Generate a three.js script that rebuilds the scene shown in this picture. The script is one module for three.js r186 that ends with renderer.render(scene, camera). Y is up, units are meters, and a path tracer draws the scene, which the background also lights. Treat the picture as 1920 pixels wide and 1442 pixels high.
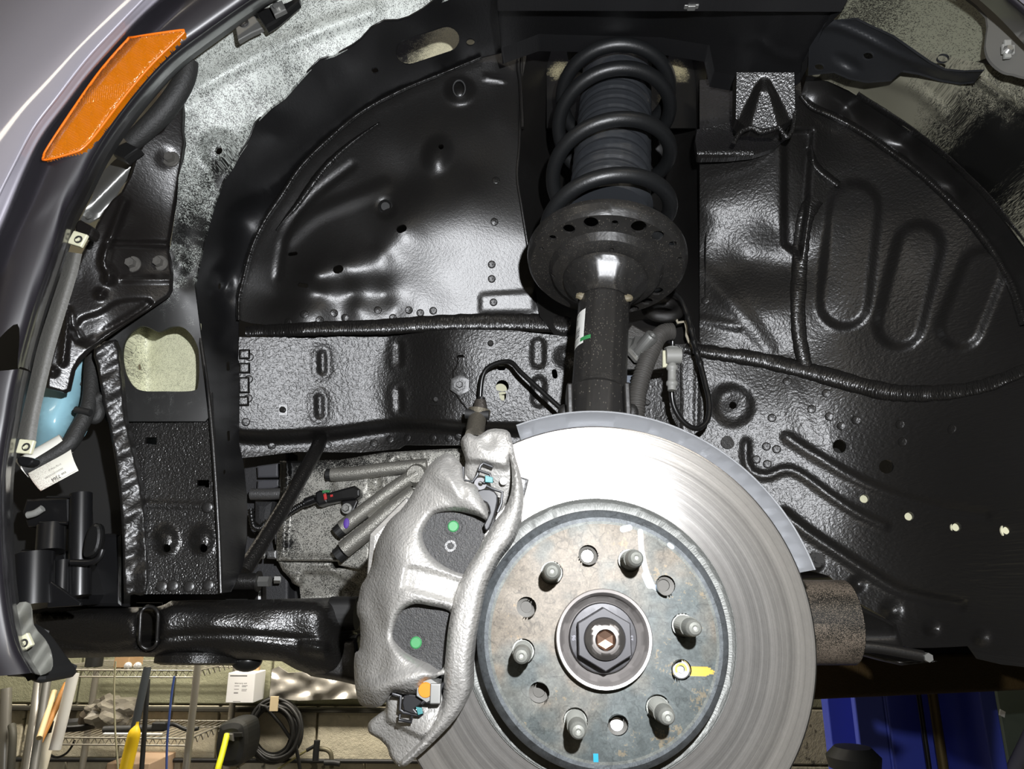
import * as THREE from 'three';
import { mergeGeometries, mergeVertices, toCreasedNormals } from 'three/addons/utils/BufferGeometryUtils.js';
import { RoundedBoxGeometry } from 'three/addons/geometries/RoundedBoxGeometry.js';
import { RectAreaLightUniformsLib } from 'three/addons/lights/RectAreaLightUniformsLib.js';
import { Brush, Evaluator, SUBTRACTION } from 'three-bvh-csg';

// ---------------------------------------------------------------- camera, light, exposure
// metres, y up; the wheel axis runs along z through (0, HUB, 0), the car's inside is at negative z
const HUB = 1.55, FOCAL = 1331, PITCH = 0.2784, YAW = 0.0414;
const V3 = THREE.Vector3;
const scene = new THREE.Scene();
const camera = new THREE.PerspectiveCamera(2 * Math.atan(721 / FOCAL) * 180 / Math.PI, 1920 / 1442, 0.01, 60);
camera.position.set(-0.0444, HUB + 0.036, 0.5619);
camera.rotation.order = 'YXZ';
camera.rotation.set(PITCH, YAW, 0);
camera.updateMatrixWorld(true);
const renderer = new THREE.WebGLRenderer({ antialias: true });
renderer.toneMapping = THREE.LinearToneMapping;
renderer.toneMappingExposure = 1.0;
renderer.shadowMap.enabled = true;
RectAreaLightUniformsLib.init();
scene.background = new THREE.Color(0x000000);
const LAMP = new V3(camera.position.x + 0.061, camera.position.y + 0.115, camera.position.z - 0.004);
const LAMP_POWER = 4.0, SHOP_POWER = 12, BENCH_POWER = 105;

// ---------------------------------------------------------------- helpers
const CP = Math.cos(PITCH), SP = Math.sin(PITCH), CY = Math.cos(YAW), SY = Math.sin(YAW), CAM = camera.position.clone();
function ray(u, v) {
  const a = (u - 960) / FOCAL, b = -(v - 721) / FOCAL;
  const y = CP * b + SP, z = SP * b - CP;
  return [CY * a + SY * z, y, -SY * a + CY * z];
}
function W(u, v, z) { const d = ray(u, v), t = (z - CAM.z) / d[2]; return [CAM.x + d[0] * t, CAM.y + d[1] * t, z]; }   // the point of the plane z that shows at pixel u, v
const WV = (u, v, z) => new V3(...W(u, v, z));
function pixel(x, y, z) {
  const dx = x - CAM.x, dy = y - CAM.y, dz = z - CAM.z;
  const a = CY * dx - SY * dz, c = SY * dx + CY * dz, b = CP * dy + SP * c, d = -SP * dy + CP * c;
  return [960 - FOCAL * a / d, 721 + FOCAL * b / d];
}
const MPP = (u, v, z) => { const d = ray(u, v); return (z - CAM.z) / d[2] / FOCAL; };   // metres per pixel there
const zoomed = (ox, oy, s) => (l) => { const r = []; for (let i = 0; i < l.length; i += 2) r.push([ox + l[i] / s, oy + l[i + 1] / s]); return r; };
const pairs = zoomed(0, 0, 1);
const Z1 = zoomed(0, 0, 3.604), Z2 = zoomed(0, 380, 3.604), Z3 = zoomed(0, 760, 3.604), Z4 = zoomed(0, 1080, 2.743), Z5 = zoomed(440, 560, 3.606), Z6 = zoomed(440, 0, 2.574);
const Y1 = zoomed(960, 40, 3.605), Y2 = zoomed(960, 360, 3.2775), Y3 = zoomed(1260, 0, 2.883), Y4 = zoomed(1260, 480, 2.883), Y5 = zoomed(1400, 940, 2.873), Y6 = zoomed(440, 780, 3.4286), Y7 = zoomed(640, 1040, 3.586), Y8 = zoomed(880, 920, 2.7615);

function rng(seed) { let s = seed >>> 0; return () => { s = (s + 0x6D2B79F5) >>> 0; let t = s; t = Math.imul(t ^ (t >>> 15), t | 1); t ^= t + Math.imul(t ^ (t >>> 7), t | 61); return ((t ^ (t >>> 14)) >>> 0) / 4294967296; }; }
const clamp = (x, a = 0, b = 1) => Math.min(b, Math.max(a, x));
const sstep = (a, b, x) => { const t = clamp((x - a) / (b - a)); return t * t * (3 - 2 * t); };
const mix = (a, b, t) => a + (b - a) * t;

// Catmull-Rom through points of any dimension
function spline(pts, n = 8, closed = false) {
  const m = pts.length, out = [], at = (i) => closed ? pts[((i % m) + m) % m] : pts[clamp(i, 0, m - 1)];
  for (let i = 0; i < (closed ? m : m - 1); i++) {
    const p0 = at(i - 1), p1 = at(i), p2 = at(i + 1), p3 = at(i + 2);
    for (let k = 0; k < n; k++) {
      const t = k / n, t2 = t * t, t3 = t2 * t;
      out.push(p1.map((_, j) => 0.5 * (2 * p1[j] + (p2[j] - p0[j]) * t + (2 * p0[j] - 5 * p1[j] + 4 * p2[j] - p3[j]) * t2 + (3 * p1[j] - p0[j] - 3 * p2[j] + p3[j]) * t3)));
    }
  }
  if (!closed) out.push(pts[m - 1].slice());
  return out;
}
function resample(poly, step) {
  const out = [], m = poly.length;
  for (let i = 0; i < m; i++) {
    const a = poly[i], b = poly[(i + 1) % m], L = Math.hypot(b[0] - a[0], b[1] - a[1]);
    if (L < 0.05) continue;
    const k = Math.max(1, Math.round(L / step));
    for (let j = 0; j < k; j++) out.push([a[0] + (b[0] - a[0]) * j / k, a[1] + (b[1] - a[1]) * j / k]);
  }
  return out;
}
function inside(poly, x, y) {
  let c = false;
  for (let i = 0, j = poly.length - 1; i < poly.length; j = i++) {
    const a = poly[i], b = poly[j];
    if ((a[1] > y) !== (b[1] > y) && x < (b[0] - a[0]) * (y - a[1]) / (b[1] - a[1]) + a[0]) c = !c;
  }
  return c;
}
function segDist(a, b, x, y) {
  const dx = b[0] - a[0], dy = b[1] - a[1], t = clamp(((x - a[0]) * dx + (y - a[1]) * dy) / (dx * dx + dy * dy || 1));
  return Math.hypot(x - a[0] - t * dx, y - a[1] - t * dy);
}
function lineDist(l, x, y, closed = false) { let d = 1e9; for (let i = closed ? 0 : 1; i < l.length; i++) d = Math.min(d, segDist(l[(i + l.length - 1) % l.length], l[i], x, y)); return d; }
const oval = (u, v, ru, rv = ru, ang = 0, n = 24) => { const o = [], c = Math.cos(ang), s = Math.sin(ang); for (let i = 0; i < n; i++) { const t = i / n * 2 * Math.PI, a = ru * Math.cos(t), b = rv * Math.sin(t); o.push([u + a * c - b * s, v + a * s + b * c]); } return o; };
const slot = (u, v, len, w, ang, n = 8) => { const o = [], c = Math.cos(ang), s = Math.sin(ang), h = len / 2 - w / 2; for (let e = 0; e < 2; e++) for (let i = 0; i <= n; i++) { const t = -Math.PI / 2 + i / n * Math.PI + e * Math.PI, a = (e ? -h : h) + w / 2 * Math.cos(t), b = w / 2 * Math.sin(t); o.push([u + a * c - b * s, v + a * s + b * c]); } return o; };

function delaunay(pts) {
  const n = pts.length; let x0 = 1e9, y0 = 1e9, x1 = -1e9, y1 = -1e9;
  for (const p of pts) { x0 = Math.min(x0, p[0]); y0 = Math.min(y0, p[1]); x1 = Math.max(x1, p[0]); y1 = Math.max(y1, p[1]); }
  const D = Math.max(x1 - x0, y1 - y0) * 20 + 1, cx = (x0 + x1) / 2, cy = (y0 + y1) / 2;
  const X = new Float64Array(n + 3), Y = new Float64Array(n + 3), r = rng(7);
  pts.forEach((p, i) => { X[i] = p[0] + (r() - 0.5) * 1e-4; Y[i] = p[1] + (r() - 0.5) * 1e-4; });
  X[n] = cx - D; Y[n] = cy - D; X[n + 1] = cx + D; Y[n + 1] = cy - D; X[n + 2] = cx; Y[n + 2] = cy + D;
  const orient = (a, b, c) => (X[b] - X[a]) * (Y[c] - Y[a]) - (Y[b] - Y[a]) * (X[c] - X[a]);
  const inCircle = (a, b, c, d) => {
    const ax = X[a] - X[d], ay = Y[a] - Y[d], bx = X[b] - X[d], by = Y[b] - Y[d], ex = X[c] - X[d], ey = Y[c] - Y[d];
    return (ax * ax + ay * ay) * (bx * ey - ex * by) - (bx * bx + by * by) * (ax * ey - ex * ay) + (ex * ex + ey * ey) * (ax * by - bx * ay) > 0;
  };
  const T = [[n, n + 1, n + 2]], N = [[-1, -1, -1]], alive = [true], free = [];
  const cell = Math.max(1, (y1 - y0) / Math.max(1, Math.sqrt(n / 2)));
  const order = pts.map((p, i) => i).sort((i, j) => { const a = Math.floor((Y[i] - y0) / cell), b = Math.floor((Y[j] - y0) / cell); return a - b || (a % 2 ? X[j] - X[i] : X[i] - X[j]); });
  let last = 0; const mark = [];
  for (const p of order) {
    let t = last, guard = 0;
    for (;;) {
      const [a, b, c] = T[t];
      const o = [orient(b, c, p), orient(c, a, p), orient(a, b, p)];
      let k = -1, m = -1e-12; for (let i = 0; i < 3; i++) if (o[i] < m && N[t][i] >= 0) { m = o[i]; k = i; }
      if (k < 0 || guard++ > 4000) break;
      t = N[t][k];
    }
    const cav = [t], seen = new Set([t]);
    for (let i = 0; i < cav.length; i++) for (const q of N[cav[i]]) if (q >= 0 && !seen.has(q) && inCircle(...T[q], p)) { seen.add(q); cav.push(q); }
    const edges = [];
    for (const q of cav) for (let i = 0; i < 3; i++) { const nb = N[q][i]; if (!seen.has(nb)) edges.push([T[q][(i + 1) % 3], T[q][(i + 2) % 3], nb, q]); }
    for (const q of cav) { alive[q] = false; free.push(q); }
    const from = new Map(), made = [];
    for (const [a, b, nb, old] of edges) {
      const id = free.length ? free.pop() : T.length; T[id] = [p, a, b]; N[id] = [nb, -1, -1]; alive[id] = true; made.push(id); from.set(a, id);
      if (nb >= 0) { const tn = T[nb]; for (let i = 0; i < 3; i++) if (tn[(i + 1) % 3] === b && tn[(i + 2) % 3] === a) N[nb][i] = id; }
    }
    for (const id of made) { const [, a, b] = T[id]; const nx = from.get(b); if (nx !== undefined) { N[id][1] = nx; N[nx][2] = id; } }
    last = made[0];
  }
  const out = [];
  T.forEach((t, i) => { if (alive[i] && t[0] < n && t[1] < n && t[2] < n) out.push(t); });
  return out;
}

// smooth surface through control points [u, v, z]
function tps(c) {
  const n = c.length, m = n + 3, S = 300, A = [], k = (a, b) => { const r2 = ((a[0] - b[0]) ** 2 + (a[1] - b[1]) ** 2) / S / S; return r2 < 1e-12 ? 0 : r2 * Math.log(r2); };
  for (let i = 0; i < m; i++) { A.push(new Float64Array(m + 1)); }
  for (let i = 0; i < n; i++) { for (let j = 0; j < n; j++) A[i][j] = k(c[i], c[j]); A[i][n] = A[n][i] = 1; A[i][n + 1] = A[n + 1][i] = c[i][0] / S; A[i][n + 2] = A[n + 2][i] = c[i][1] / S; A[i][m] = c[i][2]; }
  for (let i = 0; i < m; i++) {
    let p = i; for (let r = i + 1; r < m; r++) if (Math.abs(A[r][i]) > Math.abs(A[p][i])) p = r;
    [A[i], A[p]] = [A[p], A[i]];
    for (let r = 0; r < m; r++) if (r !== i) { const q = A[r][i] / A[i][i]; if (q) for (let j = i; j <= m; j++) A[r][j] -= q * A[i][j]; }
  }
  const w = A.map((r, i) => r[m] / r[i]);
  return (u, v) => { let z = w[n] + w[n + 1] * u / S + w[n + 2] * v / S; const p = [u, v]; for (let i = 0; i < n; i++) z += w[i] * k(p, c[i]); return z; };
}
// the same for curved panels: positive values are distances from the point midway between lens and lamp, negative ones depths
const MID = CAM.clone().lerp(LAMP, 0.5);
function shellZ(u, v, R) { const d = ray(u, v), ox = CAM.x - MID.x, oy = CAM.y - MID.y, oz = CAM.z - MID.z, a = d[0] ** 2 + d[1] ** 2 + d[2] ** 2, b = d[0] * ox + d[1] * oy + d[2] * oz, c = ox * ox + oy * oy + oz * oz - R * R; return CAM.z + d[2] * (-b + Math.sqrt(b * b - a * c)) / a; }
const shellOf = (l) => { const f = tps(l.map(([u, v, q]) => { if (q > 0) return [u, v, q]; const w = W(u, v, q); return [u, v, Math.hypot(w[0] - MID.x, w[1] - MID.y, w[2] - MID.z)]; })); return (u, v) => shellZ(u, v, f(u, v)); };
const trip = (l) => { const r = []; for (let i = 0; i < l.length; i += 3) r.push([l[i], l[i + 1], l[i + 2]]); return r; };
// relief: each returns f(u, v) -> metres towards the outside
const dome = (u0, v0, ru, h, { rv = ru, ang = 0, flat = 0 } = {}) => { const c = Math.cos(ang), s = Math.sin(ang), R = Math.max(ru, rv); return (u, v) => { const dx = u - u0, dy = v - v0; if (dx > R || dx < -R || dy > R || dy < -R) return 0; const d = Math.hypot((dx * c + dy * s) / ru, (-dx * s + dy * c) / rv); return h * (1 - sstep(flat, 1, d)); }; };
const bead = (line, w, h, flat = 0) => { let a = 1e9, b = -1e9, c = 1e9, d = -1e9; for (const p of line) { a = Math.min(a, p[0]); b = Math.max(b, p[0]); c = Math.min(c, p[1]); d = Math.max(d, p[1]); } return (u, v) => (u < a - w || u > b + w || v < c - w || v > d + w) ? 0 : h * (1 - sstep(flat, 1, lineDist(line, u, v) / w)); };
const pad = (poly, soft, h) => (u, v) => { const d = lineDist(poly, u, v, true) * (inside(poly, u, v) ? 1 : -1); return h * sstep(-soft / 2, soft / 2, d); };
const relief = (base, ...f) => (u, v) => { let z = base(u, v); for (const g of f) z += g(u, v); return z; };

// A pressed or cast piece given by its outline, its holes and the depth of its surface. Its rim goes back by t.
function sheet({ poly, holes = [], z, step = 7, edge = 5, t = 0.002, round = 0, roundPx = 0, uv = 'xy' }) {
  const loops = [resample(poly, edge), ...holes.map((h) => resample(h, Math.min(edge, 3)))], pts = [], spans = [], hash = new Map();
  const cellOf = (x, y) => Math.floor(x / step) * 10007 + Math.floor(y / step);
  const add = (p) => { const k = cellOf(p[0], p[1]); (hash.get(k) || hash.set(k, []).get(k)).push(p); pts.push(p); };
  const near = (x, y, d) => { for (let i = -1; i <= 1; i++) for (let j = -1; j <= 1; j++) for (const p of hash.get(cellOf(x + i * step, y + j * step)) || []) if ((p[0] - x) ** 2 + (p[1] - y) ** 2 < d * d) return true; return false; };
  const ok = (x, y) => { if (!inside(loops[0], x, y)) return false; for (let i = 1; i < loops.length; i++) if (inside(loops[i], x, y)) return false; return true; };
  for (const l of loops) { spans.push([pts.length, l.length]); l.forEach((p) => add(p)); }
  if (roundPx) loops.forEach((l, li) => {
    const m = l.length; let area = 0; for (let i = 0; i < m; i++) { const a = l[i], b = l[(i + 1) % m]; area += a[0] * b[1] - b[0] * a[1]; }
    const sg = (area > 0 ? 1 : -1) * (li ? -1 : 1);
    for (const f of [0.12, 0.34, 0.66, 1]) for (let i = 0; i < m; i++) {
      const a = l[(i + m - 1) % m], b = l[(i + 1) % m], L = Math.hypot(b[0] - a[0], b[1] - a[1]) || 1, x = l[i][0] - sg * (b[1] - a[1]) / L * f * roundPx, y = l[i][1] + sg * (b[0] - a[0]) / L * f * roundPx;
      if (ok(x, y) && !near(x, y, Math.min(edge, roundPx * 0.2) * 0.8)) add([x, y]);
    }
  });
  let x0 = 1e9, y0 = 1e9, x1 = -1e9, y1 = -1e9; for (const p of loops[0]) { x0 = Math.min(x0, p[0]); y0 = Math.min(y0, p[1]); x1 = Math.max(x1, p[0]); y1 = Math.max(y1, p[1]); }
  const r = rng(11); let row = 0;
  for (let y = y0; y <= y1; y += step * 0.866, row++) for (let x = x0 + (row % 2) * step / 2; x <= x1; x += step) { const p = [x + (r() - 0.5) * step * 0.15, y + (r() - 0.5) * step * 0.15]; if (ok(p[0], p[1]) && !near(p[0], p[1], step * 0.55)) add(p); }
  const tris = delaunay(pts).filter(([a, b, c]) => ok((pts[a][0] + pts[b][0] + pts[c][0]) / 3, (pts[a][1] + pts[b][1] + pts[c][1]) / 3));
  const pos = [], idx = [], uvs = [];
  const put = (x, y, zz) => { pos.push(x, y, zz); if (uv === 'xy') uvs.push(x, y); else if (uv === 'zy') uvs.push(zz, y); else uvs.push(x, zz); return pos.length / 3 - 1; };
  const depth = pts.map((p) => {
    let d = z(p[0], p[1]);
    if (roundPx) { let q = 1e9; for (const l of loops) q = Math.min(q, lineDist(l, p[0], p[1], true)); if (q < roundPx) { const s = 1 - q / roundPx; d -= round * (1 - Math.sqrt(Math.max(0, 1 - s * s))); } }
    return d;
  });
  pts.forEach((p, i) => { const w = W(p[0], p[1], depth[i]); put(w[0], w[1], w[2]); });
  for (const [a, b, c] of tris) idx.push(a, c, b);
  const front = idx.length;
  for (const [s, m] of spans) {
    let area = 0; for (let i = 0; i < m; i++) { const a = pts[s + i], b = pts[s + (i + 1) % m]; area += a[0] * b[1] - b[0] * a[1]; }
    const top = [], low = [];
    for (let i = 0; i < m; i++) { const k = (s + i) * 3, w = [pos[k], pos[k + 1], pos[k + 2]]; top.push(put(w[0], w[1], w[2])); low.push(put(w[0], w[1], w[2] - t)); }
    for (let i = 0; i < m; i++) { const j = (i + 1) % m; if ((area > 0) === (s === 0)) idx.push(top[i], top[j], low[i], top[j], low[j], low[i]); else idx.push(top[i], low[i], top[j], top[j], low[i], low[j]); }
  }
  const g = new THREE.BufferGeometry();
  g.setAttribute('position', new THREE.Float32BufferAttribute(pos, 3)); g.setAttribute('uv', new THREE.Float32BufferAttribute(uvs, 2)); g.setIndex(idx); g.computeVertexNormals();
  return g;
}

// round bar along points, radius number or f(0..1), closed ends
function rod(pts, rad, { seg = 10, n = 6, smooth = true, flat = 1 } = {}) {
  const line = (smooth && pts.length > 2 ? spline(pts.map((p) => p.isVector3 ? p.toArray() : p), n) : pts.map((p) => p.isVector3 ? p.toArray() : p)).map((p) => new V3(...p));
  const m = line.length, pos = [], nor = [], uv = [], idx = [], R = typeof rad === 'function' ? rad : () => rad;
  let nrm = null, len = 0;
  for (let i = 0; i < m; i++) {
    const tan = line[Math.min(m - 1, i + 1)].clone().sub(line[Math.max(0, i - 1)]).normalize();
    if (!nrm) { nrm = Math.abs(tan.z) < 0.8 ? new V3(0, 0, 1) : new V3(0, 1, 0); }
    nrm.sub(tan.clone().multiplyScalar(nrm.dot(tan))).normalize();
    const bin = tan.clone().cross(nrm); if (i) len += line[i].distanceTo(line[i - 1]);
    const r = R(i / (m - 1));
    for (let k = 0; k <= seg; k++) { const a = k / seg * 2 * Math.PI, q = nrm.clone().multiplyScalar(Math.cos(a) * flat).addScaledVector(bin, Math.sin(a)); pos.push(line[i].x + q.x * r, line[i].y + q.y * r, line[i].z + q.z * r); q.normalize(); nor.push(q.x, q.y, q.z); uv.push(len, k / seg * 2 * Math.PI * r); }
  }
  for (let i = 0; i < m - 1; i++) for (let k = 0; k < seg; k++) { const a = i * (seg + 1) + k, b = a + seg + 1; idx.push(a, a + 1, b, a + 1, b + 1, b); }
  for (const e of [0, 1]) {
    const i = e ? m - 1 : 0, tan = e ? line[m - 1].clone().sub(line[m - 2]) : line[0].clone().sub(line[1]); tan.normalize();
    const c = pos.length / 3; pos.push(...line[i].toArray()); nor.push(...tan.toArray()); uv.push(0, 0);
    for (let k = 0; k <= seg; k++) { const j = (i * (seg + 1) + k) * 3; pos.push(pos[j], pos[j + 1], pos[j + 2]); nor.push(...tan.toArray()); uv.push(Math.cos(k) * 0.01, Math.sin(k) * 0.01); }
    for (let k = 0; k < seg; k++) e ? idx.push(c, c + 1 + k, c + 2 + k) : idx.push(c, c + 2 + k, c + 1 + k);
  }
  const g = new THREE.BufferGeometry(); g.setAttribute('position', new THREE.Float32BufferAttribute(pos, 3)); g.setAttribute('normal', new THREE.Float32BufferAttribute(nor, 3)); g.setAttribute('uv', new THREE.Float32BufferAttribute(uv, 2)); g.setIndex(idx);
  if (typeof rad === 'function') { g.computeVertexNormals(); const q = g.attributes.normal; for (let i = 0; i < m; i++) { const a = i * (seg + 1), b = a + seg, v = new V3(q.getX(a) + q.getX(b), q.getY(a) + q.getY(b), q.getZ(a) + q.getZ(b)).normalize(); q.setXYZ(a, v.x, v.y, v.z); q.setXYZ(b, v.x, v.y, v.z); } }
  return g;
}
// turned piece: profile [r, h] along an axis from point o in direction d
function turned(profile, o, d = [0, 0, 1], seg = 40, from = 0, sweep = Math.PI * 2) {
  const g = toCreasedNormals(new THREE.LatheGeometry(profile.map((p) => new THREE.Vector2(...p)), seg, from, sweep), 0.55);
  { let rm = 0, len = 0; profile.forEach((p, i) => { rm = Math.max(rm, p[0]); if (i) len += Math.hypot(p[0] - profile[i - 1][0], p[1] - profile[i - 1][1]); }); const u = g.attributes.uv; for (let i = 0; i < u.count; i++) u.setXY(i, u.getX(i) * sweep * rm, u.getY(i) * len); }
  const dir = new V3(...(d.isVector3 ? d.toArray() : d)).normalize();
  g.applyQuaternion(new THREE.Quaternion().setFromUnitVectors(new V3(0, 1, 0), dir)); g.translate(...(o.isVector3 ? o.toArray() : o));
  return g;
}
// box between pixel outline at depth zf going back to zb, with softened edges
function slab(poly, zf, thick, bev = 0.001, holes = []) {
  const f = (l) => l.map((p) => { const w = W(p[0], p[1], zf); return new THREE.Vector2(w[0], w[1]); });
  const s = new THREE.Shape(f(poly)); for (const h of holes) s.holes.push(new THREE.Path(f(h)));
  const g = new THREE.ExtrudeGeometry(s, { depth: Math.max(1e-4, thick - 2 * bev), bevelEnabled: bev > 0, bevelSize: bev, bevelThickness: bev, bevelOffset: -bev, bevelSegments: 2, curveSegments: 8 });
  g.translate(0, 0, zf - thick + bev); return g;
}
// uv in metres for small solids, by the way each face points
function metreUV(g) { const p = g.attributes.position, n = g.attributes.normal, u = g.attributes.uv; for (let i = 0; i < p.count; i++) { const ax = Math.abs(n.getX(i)), ay = Math.abs(n.getY(i)), az = Math.abs(n.getZ(i)); if (az >= ax && az >= ay) u.setXY(i, p.getX(i), p.getY(i)); else if (ax >= ay) u.setXY(i, p.getZ(i), p.getY(i)); else u.setXY(i, p.getX(i), p.getZ(i)); } return g; }
const rbox = (w, h, d, r = 0.001, seg = 2) => metreUV(new RoundedBoxGeometry(w, h, d, seg, Math.min(r, w * 0.45, h * 0.45, d * 0.45)));
function merged(list) { return mergeGeometries(list.map((g) => { const q = g.index ? g.toNonIndexed() : g; for (const k of Object.keys(q.attributes)) if (!['position', 'normal', 'uv'].includes(k)) q.deleteAttribute(k); return q; })); }

const taken = new Map(), bases = new WeakMap();
function numbered(n) { const k = taken.get(n) || 0; taken.set(n, k + 1); return k ? `${n}_${String(k).padStart(3, '0')}` : n; }
function thing(name, label, category, base, group) {
  const o = new THREE.Group(), b = base ? (base.isVector3 ? base.clone() : new V3(...base)) : new V3();
  o.name = numbered(name); o.position.copy(b); o.userData = { label, category }; if (group) o.userData.group = group;
  bases.set(o, b); scene.add(o); return o;
}
function rootBase(o) { while (o.parent && o.parent !== scene) o = o.parent; return bases.get(o) || new V3(); }
// geometry in world metres becomes a part of parent
function part(parent, name, geo, mat, label) {
  const b = rootBase(parent); geo.translate(-b.x, -b.y, -b.z);
  const m = new THREE.Mesh(geo, mat); m.name = name; m.castShadow = m.receiveShadow = true; if (label) m.userData.label = label;
  parent.add(m); return m;
}
// shared geometry put at a world place as a part of parent
function place(parent, name, geo, mat, at, dir, label) {
  const b = rootBase(parent), m = new THREE.Mesh(geo, mat); m.name = name; m.castShadow = m.receiveShadow = true;
  m.position.set(at.x - b.x, at.y - b.y, at.z - b.z); if (dir) m.quaternion.setFromUnitVectors(new V3(0, 0, 1), dir.clone().normalize());
  if (label) m.userData.label = label;
  parent.add(m); return m;
}
function structure(name, geo, mat, parent) { const m = new THREE.Mesh(geo, mat); m.name = name; m.castShadow = m.receiveShadow = true; if (!parent) { m.userData.kind = 'structure'; scene.add(m); } else parent.add(m); return m; }

// ---------------------------------------------------------------- textures and materials
function noiseGrid(size, cells, seed) {
  const r = rng(seed), g = new Float32Array(cells * cells); for (let i = 0; i < g.length; i++) g[i] = r();
  const out = new Float32Array(size * size);
  for (let y = 0; y < size; y++) { const fy = y / size * cells, iy = Math.floor(fy), ty = sstep(0, 1, fy - iy), r0 = (iy % cells) * cells, r1 = ((iy + 1) % cells) * cells; for (let x = 0; x < size; x++) { const fx = x / size * cells, ix = Math.floor(fx), tx = sstep(0, 1, fx - ix), c0 = ix % cells, c1 = (ix + 1) % cells; out[y * size + x] = mix(mix(g[r0 + c0], g[r0 + c1], tx), mix(g[r1 + c0], g[r1 + c1], tx), ty); } }
  return out;
}
function layered(size, list, seed) { const out = new Float32Array(size * size); let k = 0; for (const [c, w] of list) { const g = noiseGrid(size, c, seed + k++); for (let i = 0; i < out.length; i++) out[i] += (g[i] - 0.5) * w; } return out; }
function grey(size, f, repeat) {
  const d = new Uint8Array(size * size * 4); for (let i = 0; i < size * size; i++) { const v = clamp(f[i] + 0.5) * 255; d[i * 4] = d[i * 4 + 1] = d[i * 4 + 2] = v; d[i * 4 + 3] = 255; }
  return finish(new THREE.DataTexture(d, size, size), repeat);
}
function finish(t, repeat, srgb) { t.wrapS = t.wrapT = THREE.RepeatWrapping; t.magFilter = THREE.LinearFilter; t.minFilter = THREE.LinearMipmapLinearFilter; if (repeat) t.repeat.set(...(Array.isArray(repeat) ? repeat : [repeat, repeat])); if (srgb) t.colorSpace = THREE.SRGBColorSpace; t.needsUpdate = true; return t; }
function colors(w, h, f, repeat) {   // f(x, y, i) -> [r, g, b] 0..255 sRGB
  const d = new Uint8Array(w * h * 4); for (let y = 0; y < h; y++) for (let x = 0; x < w; x++) { const c = f(x, y), i = (y * w + x) * 4; d[i] = clamp(c[0], 0, 255); d[i + 1] = clamp(c[1], 0, 255); d[i + 2] = clamp(c[2], 0, 255); d[i + 3] = 255; }
  return finish(new THREE.DataTexture(d, w, h), repeat, true);
}
const S = (o) => new THREE.MeshStandardMaterial(o), PH = (o) => new THREE.MeshPhysicalMaterial(o);
const T = {};
T.peel = grey(512, layered(512, [[60, 0.7], [120, 0.55], [240, 0.25]], 3), 1 / 0.16);
T.fine = grey(512, layered(512, [[40, 0.45], [80, 0.45], [150, 0.3]], 9), 1 / 0.09);
T.cast = grey(512, layered(512, [[30, 0.3], [90, 0.45], [200, 0.45]], 21), 1 / 0.09);
T.soft = grey(512, layered(512, [[4, 0.5], [9, 0.4], [30, 0.25], [120, 0.25]], 33), 1 / 0.3);
T.grain = grey(512, layered(512, [[70, 0.3], [130, 0.7], [256, 0.4]], 27), 1 / 0.15);
T.dust = colors(512, 512, (() => { const r = rng(8), n = layered(512, [[6, 0.7], [20, 0.5]], 52); return (x, y) => { const d = r() < 0.012 + 0.05 * Math.max(0, n[y * 512 + x]); const v = 1 + n[y * 512 + x] * 0.25; return d ? [104, 99, 88] : [31 * v, 30 * v, 29 * v]; }; })(), 1 / 0.28);
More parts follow.
